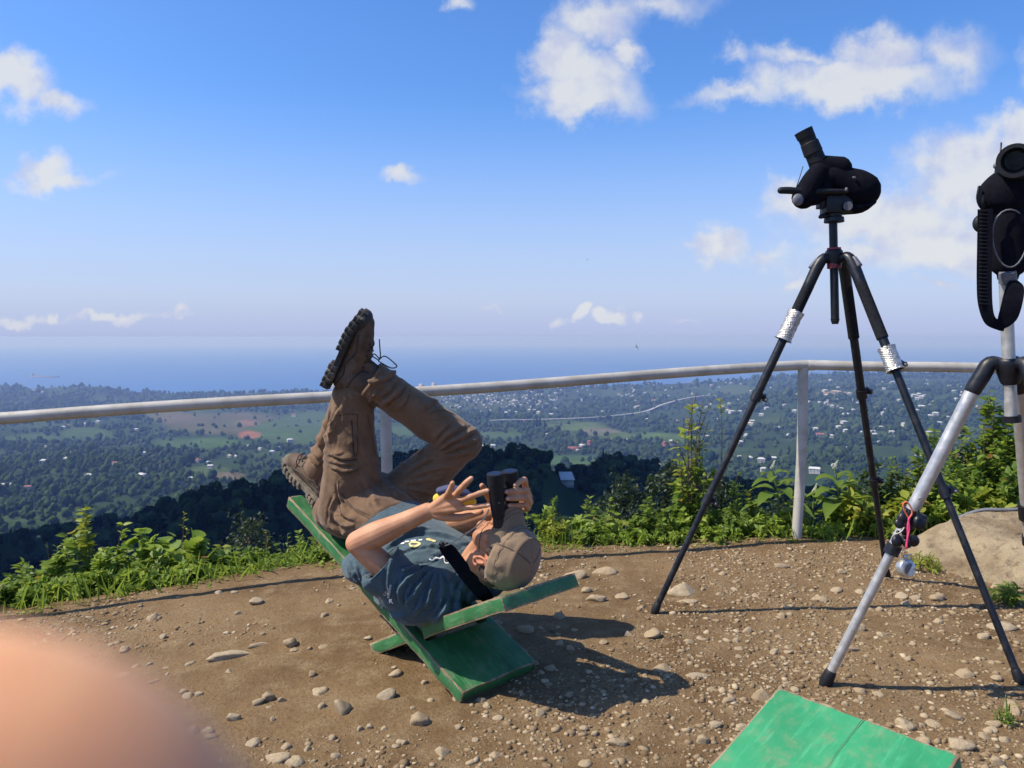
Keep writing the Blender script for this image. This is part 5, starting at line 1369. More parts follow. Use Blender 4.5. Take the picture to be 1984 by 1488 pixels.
mb = MB(); mb.ell(at(1936, 321, DS - .03), (.017, .015, .012)); part(mb, 'knob', M['grey_trim'], S, smooth=True)
mb = MB(); mb.tube([at(1937, 318, DS - .03), at(1940, 276, DS - .03)], [.0026, .0024], 8); part(mb, 'sighting_rod', M['black_plastic'], S)
mb = MB(); mb.tube([at(1897, 362, DS - .02), at(1894, 378, DS - .02)], [.004, .004], 8, caps='round'); mb.tube([at(1904, 378, DS - .02), at(1906, 402, DS - .02)], [(.006, .003), (.006, .003)], 8); part(mb, 'buckle', M['black_plastic'], S, smooth=True)
mb = MB(); mb.ell(at(1903, 433, DS + .02), (.028, .022, .029)); part(mb, 'objective_knob', M['black_rubber'], S, smooth=True)
def ribbon(mb, pts, width_dirs, th=.002):
    """flat strap: pts centre line, width_dirs half width vectors"""
    C = catmull(pts, 8); Wd = catmull(width_dirs, 8); T = np.gradient(C, axis=0); N_ = np.cross(T, Wd); N_ /= np.linalg.norm(N_, axis=1)[:, None]
    m_ = len(C); V = np.concatenate([C + Wd + N_ * th, C - Wd + N_ * th, C - Wd - N_ * th, C + Wd - N_ * th])
    F = [(i + j * m_, i + 1 + j * m_, i + 1 + ((j + 1) % 4) * m_, i + ((j + 1) % 4) * m_) for j in range(4) for i in range(m_ - 1)]
    mb.add(V, F, [(0, m_, 2 * m_, 3 * m_), (m_ - 1, 4 * m_ - 1, 3 * m_ - 1, 2 * m_ - 1)]); return mb
hw = Vector((.019, -.006, 0))
mb = MB(); sp_ = [at(1909, 405, DS - .05), at(1908, 470, DS - .05), at(1907, 540, DS - .05), at(1909, 590, DS - .05), at(1918, 620, DS - .05), at(1935, 630, DS - .05), at(1946, 634, DS - .045)]
ribbon(mb, sp_, [hw, hw, hw, hw * .95, Vector((.012, -.004, .010)), Vector((.002, -.004, .014)), Vector((.004, 0, .012))], .0022); st = part(mb, 'strap', M['black_cloth'], S, smooth=True, split=40)
mb = MB()
for q in range(26):
    b = at(1909 - (q > 10) * 1.0, 409 + q * 7.2, DS - .0525); mb.box(b, (.034, .004, .0045), Matrix.Rotation(.08, 3, 'Y'))
o = mb.build('strap_rib', M['foam'], st, bevel=.001)
mb = MB(); sp2 = [at(1944, 636, DS - .045), at(1951, 622, DS - .05), at(1960, 590, DS - .055), at(1965, 560, DS - .05), at(1962, 545, DS - .04)]
ribbon(mb, sp2, [Vector((.012, -.003, .006)), Vector((.025, -.006, .008)), Vector((.027, -.006, .006)), Vector((.024, -.005, .003)), Vector((.012, 0, 0))], .006); part(mb, 'strap_pad', M['black_cloth'], S, smooth=True, split=40)
# ------------------------------------------------------------------ the man
def organic(name, mb, voxel, smooth_it=3, post=None):
    """one continuous surface grown round all pieces of mb; returns vertices, faces"""
    me = mb.mesh(name); o = link(bpy.data.objects.new('tmp', me))
    m = o.modifiers.new('r', 'REMESH'); m.mode = 'VOXEL'; m.voxel_size = voxel; m.use_smooth_shade = True
    if smooth_it: 
        s_ = o.modifiers.new('s', 'SMOOTH'); s_.factor = 0.5; s_.iterations = smooth_it
    dg = bpy.context.evaluated_depsgraph_get(); ev = o.evaluated_get(dg); res = bpy.data.meshes.new_from_object(ev)
    bpy.data.objects.remove(o); bpy.data.meshes.remove(me)
    n = len(res.vertices); V = np.empty(n * 3, np.float32); res.vertices.foreach_get('co', V); V = V.reshape(-1, 3).astype(float)
    N = np.empty(n * 3, np.float32); res.vertices.foreach_get('normal', N); N = N.reshape(-1, 3).astype(float)
    if post is not None:
        V = post(V, N); res.vertices.foreach_set('co', V.astype(np.float32).ravel()); res.update()
    res.name = name; res.polygons.foreach_set('use_smooth', np.ones(len(res.polygons), bool))
    return res

def seg_dist(p, a, b):
    ab = b - a; t = np.clip(((p - a) @ ab) / (ab @ ab + 1e-9), 0, 1); return np.linalg.norm(p - (a + t[:, None] * ab), axis=1), t

def creases(V, N, lines, side=1):
    """press folds into cloth along traced lines: (points in photo pixels, amplitude m, width m)"""
    px, py, z = project(V); facing = np.einsum('ij,ij->i', N, np.array(CAM) - V) > 0
    P_ = np.column_stack([px, py]); disp = np.zeros(len(V))
    for pts, amp, w in lines:
        q = np.array(pts, float); best = np.full(len(V), 1e9); tt = np.zeros(len(V)); L = len(q) - 1
        lo, hi = q.min(0) - 40, q.max(0) + 40
        sel = np.nonzero((P_ > lo).all(1) & (P_ < hi).all(1) & facing)[0]
        if len(sel) == 0: continue
        bs = np.full(len(sel), 1e9); ts = np.zeros(len(sel)); sg = np.ones(len(sel))
        for i in range(L):
            d, t = seg_dist(P_[sel], q[i], q[i + 1]); m = d < bs; bs[m] = d[m]; ts[m] = (i + t[m]) / L; e_ = q[i + 1] - q[i]; r_ = P_[sel] - q[i]; cr_ = e_[0] * r_[:, 1] - e_[1] * r_[:, 0]; sg[m] = np.sign(cr_[m])
        d = bs * z[sel] / FPX; we = np.where(sg > 0, 0.62 * w, 1.9 * w); prof = np.exp(-(d / we) ** 2) - 0.45 * np.where(sg > 0, np.exp(-((d - 1.5 * w) / (0.8 * w)) ** 2), 0)
        taper = np.clip(np.sin(np.pi * np.clip(ts, 0.02, 0.98)) * 1.6, 0, 1)
        disp[sel] += 1.5 * amp * prof * taper
    return V + N * disp[:, None]

def wrinkle(V, N, axis, amp, freq, seed, across=3.5):
    """soft cloth unevenness, stretched along axis"""
    a = np.array(axis, float); a /= np.linalg.norm(a)
    al = V @ a; rest = V - np.outer(al, a)
    Q = rest * freq * across / 3 + np.outer(al * freq / across, a)
    return V + N * (amp * fbm(Q, 3, seed))[:, None]

def bvh_of(me):
    return BVHTree.FromPolygons([v.co[:] for v in me.vertices], [tuple(p.vertices) for p in me.polygons])
def cast(bvh, px, py, off=0.0015):
    d = ray(px, py).normalized(); hit = bvh.ray_cast(CAM, d)
    if hit[0] is None: return None, None
    n = hit[1]
    if n.dot(d) > 0: n = -n
    return hit[0] + n * off, n
def on_surface_line(mb, bvh, pts, r, off=0.001, step=4.0):
    """a seam: thin cord following a surface below a traced line"""
    q = catmull([np.array([a, b, 0.0]) for a, b in pts], 8); out = []
    for a in q:
        h, n = cast(bvh, a[0], a[1], off)
        if h is not None: out.append(h)
    if len(out) > 2:
        # break where the depth jumps
        run = [out[0]]
        for h in out[1:]:
            if (h - run[-1]).length > 0.05:
                if len(run) > 2: mb.tube(run, r, 5)
                run = [h]
            else:
                if (h - run[-1]).length > 0.0015: run.append(h)
        if len(run) > 2: mb.tube(run, r, 5)

def crease_field(spots, seed):
    rg = np.random.default_rng(seed); out = []
    for (cx, cy, rx, ry, ang, n, ln) in spots:
        for _ in range(n):
            a = math.radians(ang + rg.normal(0, 22)); x0, y0 = cx + rg.uniform(-rx, rx), cy + rg.uniform(-ry, ry); l = ln * rg.uniform(.5, 1.2); b_ = rg.uniform(-.25, .25) * l
            out.append(([(x0 - math.cos(a) * l / 2, y0 - math.sin(a) * l / 2), (x0 - math.sin(a) * b_, y0 + math.cos(a) * b_), (x0 + math.cos(a) * l / 2, y0 + math.sin(a) * l / 2)], rg.uniform(.0008, .0024), rg.uniform(.0040, .0065)))
    return out
MAN = empty('person', U(.5, .17, .30), 'person lying head down on the green bench with crossed legs, looking up through binoculars', 'person')
def mpart(me_or_mb, name, mat, parent=None, smooth=True, **kw):
    if isinstance(me_or_mb, MB):
        if parent is None: return part(me_or_mb, name, mat, MAN, smooth=smooth, **kw)
        return me_or_mb.build(name, mat, parent, smooth=smooth, **kw)
    me_or_mb.materials.append(mat); o = link(bpy.data.objects.new(name, me_or_mb), parent or MAN)
    if parent is None: o.matrix_parent_inverse = MAN.matrix_basis.inverted()
    return o

# joints
HIP_L, HIP_R = U(.73, .085, .51), U(.72, .235, .51)
KNEE_L = at(683, 768, 3.0); ANK_L = U(.955, .085, .61)
KNEE_R = at(893, 856, 3.06); ANK_R = at(722, 738, 2.98)
PEL = U(.73, .16, .505)
SPINE = [U(.74, .16, .50), U(.60, .16, .46), U(.45, .16, .405), U(.32, .16, .365), U(.21, .16, .338), U(.145, .16, .335)]
SH_L, SH_R = U(.195, -.02, .290), U(.195, .335, .300)
ELB_L = at(694, 1052, 2.58); WR_L = at(830, 990, 2.55)
ELB_R = at(885, 1008, 2.88); WR_R = at(968, 986, 2.68)
# head frame
HC = Vector((-0.022, 2.532, .458))
CR = Vector((.70, -.69, -.02)).normalized(); FA = Vector((.05, -.02, 1.0)); FA = (FA - CR * FA.dot(CR)).normalized(); LE = CR.cross(FA).normalized()
HM_ = Matrix((LE, FA, CR)).transposed()          # head local (left, face, crown) to world
def hd_(l, f, c): return HC + LE * l + FA * f + CR * c
HMn = np.array(HM_)

# ---- body: one continuous skin from head to feet
b = MB()
b.ell(hd_(0, -.008, .018), (.074, .094, .088), HMn, 24, 16); b.ell(hd_(0, .038, -.045), (.058, .056, .070), HMn, 24, 16); b.ell(hd_(0, .030, -.085), (.048, .050, .040), HMn, 20, 12)
b.ell(hd_(0, .074, -.108), (.024, .020, .020), HMn); b.ell(hd_(.035, .045, -.075), (.022, .032, .040), HMn); b.ell(hd_(-.035, .045, -.075), (.022, .032, .040), HMn)
b.tube([hd_(0, .082, .000), hd_(0, .100, -.026), hd_(0, .112, -.046)], [.010, .013, .015], 10, sub=3, caps='round'); b.ell(hd_(.012, .098, -.048), .010); b.ell(hd_(-.012, .098, -.048), .010)
b.ell(hd_(0, .088, -.074), (.024, .010, .007), HMn); b.ell(hd_(0, .086, -.085), (.021, .010, .007), HMn)
for s in (1, -1):
    b.ell(hd_(.031 * s, .072, .002), (.016, .016, .012), HMn); b.ell(hd_(.030 * s, .078, .022), (.024, .012, .009), HMn); b.ell(hd_(.045 * s, .060, -.030), (.022, .020, .018), HMn)
    e0_ = hd_(.073 * s, -.012, -.030)
    ring = [e0_ + LE * (s * .010) + FA * (.017 * math.cos(a) - .002) + CR * (.030 * math.sin(a) + .003 * math.cos(a)) for a in np.linspace(-2.6, 2.0, 13)]
    b.tube(ring, .0042, 8, sub=2, caps='round'); b.ell(e0_ + LE * (s * .003), (.006, .015, .026), HMn); b.ell(e0_ + CR * -.027 + LE * (s * .006) + FA * .006, (.006, .008, .009), HMn)
    b.tube([e0_ + LE * (s * .009) + CR * .014 + FA * -.004, e0_ + LE * (s * .010) + CR * -.010 + FA * -.006, e0_ + LE * (s * .008) + CR * -.018 + FA * .006], .0032, 6, sub=3, caps='round')
NB = U(.135, .16, .345)
b.tube([hd_(0, -.022, -.02), hd_(0, -.018, -.075), NB], [(.056, .058), (.053, .056), (.066, .060)], 20, sub=4, ref=LE, caps='round')
b.tube([hd_(0, .030, -.080), hd_(0, .020, -.110).lerp(NB + FA * .025, .5), NB + FA * .020], [(.046, .040), (.046, .040), (.052, .046)], 16, sub=3, ref=LE, caps='round'); b.ell(hd_(0, .040, -.122), (.013, .012, .016), HMn)
b.tube(SPINE, [(.135, .085), (.13, .085), (.14, .09), (.155, .095), (.155, .085), (.07, .06)], 24, sub=3, ref=WD, caps='round')
def arm(sh, el, wr):
    m1 = sh.lerp(el, .35); m2 = el.lerp(wr, .28)
    b.tube([sh, m1, sh.lerp(el, .75), el], [.056, .049, .042, .040], 18, sub=4, caps='round')
    b.tube([el, m2, el.lerp(wr, .62), wr], [.041, .0435, .034, (.028, .024)], 18, sub=4, caps='round')
arm(SH_L, ELB_L, WR_L); arm(SH_R, ELB_R, WR_R)
b.ell(ELB_L + Vector((-.010, -.004, .000)), .031)
b.tube([SH_L, U(.22, .16, .34), SH_R], [.055, .09, .055], 16, sub=3, caps='round')
for h, k, a in ((HIP_L, KNEE_L, ANK_L), (HIP_R, KNEE_R, ANK_R)):
    b.tube([h, k], [.07, .05], 14, caps='round'); b.tube([k, a], [.05, .036], 14, caps='round')
def finger(j, r):
    b.tube([j[0], j[0].lerp(j[1], .5), j[1], j[1].lerp(j[2], .5), j[2], j[3]], [r * 1.12, r * .98, r * 1.06, r * .94, r * .98, r * .80], 12, sub=3, caps='round')
def hand(wr, fingers, thumb, rad):
    for j, r in zip(fingers, rad):
        b.tube([wr.lerp(j[0], .05), wr.lerp(j[0], .55), j[0]], [.0165, .0155, r * 1.28], 12, sub=3, caps='round'); finger(j, r)
    for j0, j1 in zip(fingers[:-1], fingers[1:]):
        b.tube([wr, (j0[0] + j1[0]) / 2], [.017, .0115], 10, caps='round')
    b.tube([wr.lerp(thumb[0], .1), thumb[0], thumb[1], thumb[2], thumb[3]], [.018, .0165, .0125, .0112, .0092], 12, sub=3, caps='round')
fl = [[at(864, 963, 2.512), at(870, 954, 2.470), at(874, 945, 2.452), at(877, 936, 2.443)],
      [at(880, 962, 2.502), at(893, 947, 2.478), at(903, 936, 2.470), at(913, 927, 2.466)],
      [at(890, 971, 2.492), at(912, 962, 2.470), at(928, 956, 2.465), at(944, 951, 2.462)],
      [at(893, 985, 2.492), at(914, 983, 2.474), at(930, 981, 2.468), at(946, 979, 2.464)]]
hand(WR_L, fl, [at(858, 1000, 2.535), at(890, 1003, 2.53), at(912, 998, 2.525), at(932, 992, 2.515)], [.0106, .0108, .0102, .0092])
fr = [[at(1020, 950, 2.60), at(1016, 930, 2.535), at(1007, 933, 2.505), at(998, 940, 2.494)],
      [at(1024, 962, 2.60), at(1018, 951, 2.530), at(1000, 951, 2.492), at(981, 953, 2.478)],
      [at(1026, 973, 2.60), at(1019, 965, 2.530), at(1001, 965, 2.490), at(983, 966, 2.474)],
      [at(1022, 984, 2.605), at(1016, 979, 2.54), at(1000, 979, 2.51), at(986, 979, 2.49)]]
hand(WR_R, fr, [at(955, 972, 2.64), at(944, 957, 2.60), at(938, 948, 2.565), at(934, 941, 2.535)], [.0106, .0108, .0102, .0092])
body_me = organic('body', b, 0.0029, 3)
V = np.array([v.co[:] for v in body_me.vertices]); dl = (V - np.array(HC)); l_, f_, c_ = dl @ np.array(LE), dl @ np.array(FA), dl @ np.array(CR)
jaw = sstep(-.02, -.05, c_) * sstep(-.145, -.115, c_) * sstep(-.02, .02, f_) * (np.abs(l_) < .09) * (np.linalg.norm(dl, axis=1) < .17)
side_b = sstep(.010, -.004, np.abs(c_ + .012) - .016) * sstep(.012, .020, f_) * sstep(.05, .04, f_) * (np.abs(l_) > .045) * (np.linalg.norm(dl, axis=1) < .14)
attr(body_me, 'beard', np.clip(jaw * .38 + side_b * .9, 0, 1))
ear_d = np.linalg.norm(V - np.array(hd_(.08, -.012, -.03)), axis=1); attr(body_me, 'flush', np.clip(sstep(.045, .02, ear_d) + .35 * sstep(.16, .12, np.linalg.norm(dl, axis=1)) + .5 * sstep(.06, .02, np.linalg.norm(V - np.array(ELB_L), axis=1)), 0, 1))
BODY = mpart(body_me, 'body', M['skin'])
# finger nails
for j in fl + fr:
    tip, pre = j[3], j[2]; d = (tip - pre).normalized(); up_ = (CAM - tip).normalized(); up_ = (up_ - d * up_.dot(d)).normalized(); sd = d.cross(up_)
    Mx = np.array(Matrix((sd, d, up_)).transposed()); mb = MB(); mb.ell(tip + up_ * .0066 + d * .002, (.0054, .0064, .0022), Mx, 12, 8); mpart(mb, 'fingernail', M['nail'], BODY)

# ---- hair under the cap
mb = MB()
for s in (1, -1): mb.ell(hd_(.050 * s, -.058, -.020), (.026, .040, .050), HMn, 16, 10)
mb.ell(hd_(0, -.076, -.020), (.052, .028, .052), HMn, 18, 12); mb.ell(hd_(.066, .020, -.004), (.010, .014, .020), HMn); mb.ell(hd_(-.066, .020, -.004), (.010, .014, .020), HMn)
hair = organic('hair', mb, .003, 2, lambda V, N: V + N * (.0022 * fbm(V * 160, 2, 5))[:, None]); mpart(hair, 'hair', M['hair'])

# ---- cap
def cap_surface(a, t, grow=0.0):
    """a around the head, t from brim (0) to crown (1); local l,f,c"""
    ph = t * math.pi / 2
    rl, rf, rc = .089 + grow, .108 + grow, .118 + grow
    boxy = 0.80
    rr = math.cos(ph) ** boxy; zz = math.sin(ph) ** .92
    return rl * rr * math.cos(a), rf * rr * math.sin(a) - .006, (.006 + .040 * math.sin(a)) * (1 - t) ** 1.3 + rc * zz
nA, nT = 72, 22
Vc, Fc = [], []
for g in (0.0, -.004):
    for it in range(nT + 1):
        for ia in range(nA):
            a = 2 * math.pi * ia / nA; t = it / nT
            l, f, c = cap_surface(a, min(t, .999), g)
            fold = .0032 * math.exp(-((t - .28) / .10) ** 2) * math.sin(a * 9 + 1.0) + .0022 * math.sin(a * 17 + t * 7) * math.exp(-((t - .15) / .16) ** 2) + .004 * math.exp(-((t - .52) / .05) ** 2)
            seam_ = -.0020 * sum(math.exp(-((math.remainder(a - sa, 2 * math.pi)) / .035) ** 2) for sa in (.62, 2.52, math.pi / 2, -math.pi / 2)) * (t > .05)
            v = Vector((l, f, c)); v = v * (1 + (fold + seam_) / .1)
            Vc.append(hd_(*v)[:])
n1_ = nA * (nT + 1)
for k in range(2):
    for it in range(nT):
        for ia in range(nA):
            i0 = k * n1_ + it * nA + ia; i1 = k * n1_ + it * nA + (ia + 1) % nA; q = (i0, i1, i1 + nA, i0 + nA); Fc.append(q if k == 0 else q[::-1])
for ia in range(nA): i0, i1 = ia, (ia + 1) % nA; Fc.append((i1, i0, n1_ + i0, n1_ + i1))
CAP = empty('cap', HC); bpy.data.objects.remove(CAP)
mb = MB(); mb.add(np.array(Vc), Fc); CAP = mpart(mb, 'cap', M['cap'])
# visor: a curved tongue standing up over the eyes
Vv, Fv = [], []; nu, nv = 28, 14
for lay in (0, 1):
    for iv in range(nv + 1):
        for iu in range(nu + 1):
            s = -1 + 2 * iu / nu; t = iv / nv
            a = math.pi / 2 - s * 1.12
            l, f, c = cap_surface(a, .04); c0_ = c
            ext = .074 * (1 - abs(s) ** 2.6) ** .5 * t
            l2 = l * (1 - .10 * t); 
            v = (l2, f + ext * .95, c0_ - .002 - .010 * t - .030 * s * s * t + (.0022 if lay else -.0022))
            Vv.append(hd_(*v)[:])
m_ = (nu + 1) * (nv + 1)
for lay in (0, 1):
    for iv in range(nv):
        for iu in range(nu):
            i0 = lay * m_ + iv * (nu + 1) + iu; q = (i0, i0 + 1, i0 + nu + 2, i0 + nu + 1); Fv.append(q if lay else q[::-1])
for iu in range(nu): i0 = nv * (nu + 1) + iu; Fv.append((i0, i0 + 1, m_ + i0 + 1, m_ + i0))
for iv in range(nv):
    for c0_ in (0, nu): i0 = iv * (nu + 1) + c0_; i1 = i0 + nu + 1; Fv.append((i0, i1, m_ + i1, m_ + i0))
mb = MB(); mb.add(np.array(Vv), Fv); mpart(mb, 'visor', M['cap'], CAP)
mb = MB()
for k_ in (.62, .80):
    pts = []
    for s in np.linspace(-.9, .9, 30):
        a = math.pi / 2 - s * 1.12; l, f, c = cap_surface(a, .04); t = k_; ext = .074 * (1 - abs(s) ** 2.6) ** .5 * t
        pts.append(hd_(l * (1 - .10 * t), f + ext * .95, c - .002 - .010 * t - .030 * s * s * t + .0026))
    mb.tube(pts, .0008, 5)
for sa in (.62, 2.52): mb.tube([hd_(*(Vector(cap_surface(sa, t, .0006)))) for t in np.linspace(.06, .97, 30)], .0010, 5)
mb.tube([hd_(*(Vector(cap_surface(a, .17, .0022)))) for a in np.linspace(0, 2 * math.pi, 60)], .0009, 5)
mb.tube([hd_(*(Vector(cap_surface(a, .54, .0042)))) for a in np.linspace(.62, 2.52, 40)], .0009, 5)
mpart(mb, 'stitching', M['cap_seam'], CAP)

# ---- shirt
s_ = MB()
s_.tube([U(.68, .16, .475)] + SPINE[1:5] + [U(.150, .16, .338)], [(.145, .098), (.155, .104), (.172, .112), (.186, .118), (.172, .112), (.100, .085)], 30, sub=4, ref=WD, caps='round')
s_.tube([U(.20, .02, .300), U(.19, .16, .335), U(.20, .30, .305)], [.088, .098, .085], 20, sub=3, caps='round')
for sh, el, out_ in ((SH_L, ELB_L, -1), (SH_R, ELB_R, 1)):
    d = (el - sh).normalized()
    s_.tube([sh - d * .02, sh + d * .045, sh + d * .10, sh + d * .165], [(.074, .072), (.078, .074), (.078, .072), (.080, .074)], 26, sub=4, caps='flat', inner=(.0095, .06), ref=WD)
s_.ell(U(.215, -.015, .262), (.085, .085, .062)); s_.ell(U(.16, .05, .255), (.07, .08, .05)); s_.ell(U(.30, .02, .285), (.12, .10, .075)); s_.ell(U(.47, .04, .335), (.15, .12, .075))
SHIRT_FOLDS = [([(845, 1102), (825, 1118), (805, 1140), (790, 1165)], .007, .006), ([(848, 1104), (838, 1128), (828, 1155), (822, 1180)], .007, .006), ([(842, 1098), (812, 1108), (785, 1122), (768, 1145)], .007, .006), ([(835, 1094), (800, 1098), (775, 1106)], .006, .006),
    ([(852, 1106), (855, 1135), (850, 1165), (842, 1190)], .006, .006), ([(858, 1104), (872, 1130), (876, 1160)], .006, .007), ([(905, 1120), (888, 1140), (880, 1170), (885, 1200)], .008, .007), ([(918, 1135), (905, 1160), (902, 1190)], .006, .006), ([(760, 1075), (752, 1100), (750, 1130), (757, 1165)], .005, .006),
    ([(830, 1095), (805, 1104), (782, 1116)], .005, .004), ([(740, 1160), (760, 1185), (790, 1205)], .006, .008), ([(700, 1100), (712, 1130), (735, 1160)], .007, .007), ([(685, 1085), (700, 1120), (722, 1152)], .006, .006), ([(672, 1078), (682, 1102), (700, 1135)], .006, .006),
    ([(745, 1065), (790, 1035), (840, 1025)], .007, .007), ([(760, 1078), (800, 1062), (840, 1058), (880, 1062)], .004, .006), ([(900, 1062), (880, 1078), (850, 1084), (830, 1080)], .006, .006), ([(770, 1040), (810, 1030), (850, 1036), (890, 1044)], .006, .005), ([(870, 1150), (860, 1180), (840, 1205)], .007, .007),
    ([(815, 1150), (812, 1172), (800, 1192)], .004, .005), ([(925, 1060), (905, 1072), (885, 1076)], .005, .005), ([(776, 1120), (770, 1145), (775, 1170)], .005, .005), ([(795, 1128), (786, 1152), (788, 1175)], .005, .005)]
def shirt_post(V, N):
    V = wrinkle(V, N, UD, .0055, 16, 31); return creases(V, N, [(p, a * 1.25, w * .9) for p, a, w in SHIRT_FOLDS] + crease_field([(810, 1140, 40, 40, 115, 16, 34), (870, 1150, 35, 35, 105, 12, 34), (700, 1110, 20, 30, 65, 8, 30), (830, 1060, 50, 15, 165, 10, 40), (770, 1190, 30, 15, 35, 8, 30), (900, 1090, 15, 25, 120, 5, 26)], 6))
shirt_me = organic('t_shirt', s_, .0034, 7, shirt_post); SHIRT_B = bvh_of(shirt_me); SHIRT = mpart(shirt_me, 't_shirt', M['shirt'])
mb = MB()
d = (ELB_L - SH_L).normalized()
hem = MB(); ringp = tube_np([SH_L + d * .158, SH_L + d * .166], [(.0812, .0752), (.0812, .0752)], 40, WD)[0][40:80]; hem.tube([Vector(q) for q in ringp] + [Vector(ringp[0])], .0024, 6); mpart(hem, 'sleeve_hem', M['shirt'], SHIRT)
# collar ring round the neck
nd = (NB - hd_(0, -.018, -.075)).normalized(); cr = tube_np([NB - nd * .030, NB - nd * .024], [(.072, .066), (.074, .068)], 40, LE)[0][:40]
mb = MB(); mb.tube([Vector(q) for q in cr] + [Vector(cr[0])], .0055, 8); mpart(mb, 'collar', M['shirt'], SHIRT)
# prints on chest and sleeve, laid onto the cloth
def decal(polys, name, mat, parent, bvh, off=.0016, cell=2.2):
    """small flat print: pixel outlines triangulated finely and laid on the cloth"""
    bm = bmesh.new()
    for poly in polys:
        vs = [bm.verts.new((a, b_, 0)) for a, b_ in poly]
        try: bm.faces.new(vs)
        except ValueError: pass
    bmesh.ops.triangulate(bm, faces=bm.faces[:])
    for _ in range(3):
        es = [e for e in bm.edges if e.calc_length() > cell]
        if not es: break
        bmesh.ops.subdivide_edges(bm, edges=es, cuts=1); bmesh.ops.triangulate(bm, faces=bm.faces[:])
    bad = []
    for v in bm.verts:
        h, n = cast(bvh, v.co.x, v.co.y, off)
        if h is None: bad.append(v)
        else: v.co = h
    if bad: bmesh.ops.delete(bm, geom=bad, context='VERTS')
    lng = [f for f in bm.faces if max(e.calc_length() for e in f.edges) > .03]
    if lng: bmesh.ops.delete(bm, geom=lng, context='FACES')
    me = bpy.data.meshes.new(name); bm.to_mesh(me); bm.free(); me.materials.append(mat); o = link(bpy.data.objects.new(name, me), parent); return o
def band(pts, w):
    q = catmull([np.array([a, b_, 0.0]) for a, b_ in pts], 5)[:, :2]; t = np.gradient(q, axis=0); n = np.column_stack([-t[:, 1], t[:, 0]]); n /= np.linalg.norm(n, axis=1)[:, None]
    out = []
    for i in range(len(q) - 1): out.append([tuple(q[i] + n[i] * w), tuple(q[i + 1] + n[i + 1] * w), tuple(q[i + 1] - n[i + 1] * w), tuple(q[i] - n[i] * w)])
    return out
decal(band([(793, 1055), (797, 1051), (806, 1051), (814, 1054), (806, 1058), (797, 1058), (793, 1055)], 1.7) + [[(825, 1044), (831, 1043), (845, 1048), (843, 1051), (835, 1049), (826, 1047)]], 'yellow_print', M['print_yellow'], SHIRT, SHIRT_B)
for ln_ in ([(777, 1054), (784, 1052)], [(785, 1050), (793, 1049)], [(796, 1048), (806, 1047)], [(811, 1047), (818, 1046)]): decal(band(ln_, 1.1), 'white_print', M['print_white'], SHIRT, SHIRT_B)
decal(band([(832, 1083), (838, 1085), (844, 1081), (852, 1082), (858, 1079), (860, 1080)], 1.3) + band([(860, 1079), (862, 1090), (869, 1091)], 1.0), 'white_print', M['print_white'], SHIRT, SHIRT_B)
def text_polys(txt, org, ux, uy, size):
    cu = bpy.data.curves.new('t', 'FONT'); cu.body = txt; cu.size = 1.0; cu.resolution_u = 2; o = link(bpy.data.objects.new('t', cu))
    dg = bpy.context.evaluated_depsgraph_get(); me = bpy.data.meshes.new_from_object(o.evaluated_get(dg)); bpy.data.objects.remove(o)
    pol = [[(org[0] + size * (me.vertices[i].co.x * ux[0] + me.vertices[i].co.y * uy[0]), org[1] + size * (me.vertices[i].co.x * ux[1] + me.vertices[i].co.y * uy[1])) for i in p.vertices] for p in me.polygons]
    bpy.data.meshes.remove(me); return pol
ux, uy = (.24, -.97), (-.97, -.24)
logo = text_polys('volanne', (754, 1159), (.16, -.98), (-.98, -.16), 8.5) + text_polys('Co', (748, 1154), (.05, -1.0), (-1.0, -.05), 7.0)
logo += [[(754, 1160), (757, 1163), (760, 1160), (759.5, 1163), (758, 1165)], [(754, 1160), (754, 1168), (756, 1168), (757, 1164)], [(757, 1163), (763, 1169), (760, 1168.5), (756.5, 1165)]]
decal(logo, 'sleeve_logo', M['print_white'], SHIRT, SHIRT_B, cell=3.0)

# ---- trousers
t_ = MB()
t_.tube([U(.80, .16, .515), PEL, U(.66, .16, .487), U(.585, .16, .462)], [(.150, .115), (.175, .130), (.170, .122), (.162, .112)], 28, sub=4, ref=WD, caps='round')
t_.ell(U(.83, .09, .47), (.10, .10, .085)); t_.ell(U(.82, .23, .47), (.10, .10, .085))
def leg_tube(pts, rad, ref, inner=None): t_.tube(pts, rad, 26, sub=6, ref=ref, caps='flat' if inner else 'round', inner=inner)
t_.tube([HIP_L + Vector((-.01, 0, -.03)), HIP_L.lerp(KNEE_L, .3), HIP_L.lerp(KNEE_L, .65), KNEE_L], [(.120, .100), (.108, .092), (.090, .080), (.076, .070)], 26, sub=6, ref=(1, 0, 0), caps='round')
t_.ell(KNEE_L, .074)
dL = (ANK_L - KNEE_L).normalized()
t_.tube([KNEE_L, KNEE_L.lerp(ANK_L, .35) + Vector((.012, 0, 0)), KNEE_L.lerp(ANK_L, .75) + Vector((.012, 0, 0)), ANK_L + dL * -.01], [(.074, .070), (.076, .074), (.070, .068), (.070, .068)], 26, sub=6, ref=(1, 0, 0), caps='flat', inner=(.010, .05))
t_.tube([HIP_R + Vector((.01, 0, -.02)), HIP_R.lerp(KNEE_R, .4) + Vector((.005, 0, -.02)), HIP_R.lerp(KNEE_R, .75) + Vector((0, 0, -.012)), KNEE_R], [(.112, .100), (.102, .092), (.090, .083), (.074, .074)], 26, sub=6, ref=(0, 1, 0), caps='round')
t_.ell(KNEE_R + Vector((.010, 0, -.004)), .073)
dR = (ANK_R - KNEE_R).normalized()
t_.tube([KNEE_R, KNEE_R.lerp(ANK_R, .4), KNEE_R.lerp(ANK_R, .8), ANK_R + dR * .012], [(.074, .074), (.079, .076), (.071, .069), (.074, .072)], 26, sub=6, ref=(0, 1, 0), caps='flat', inner=(.010, .06))
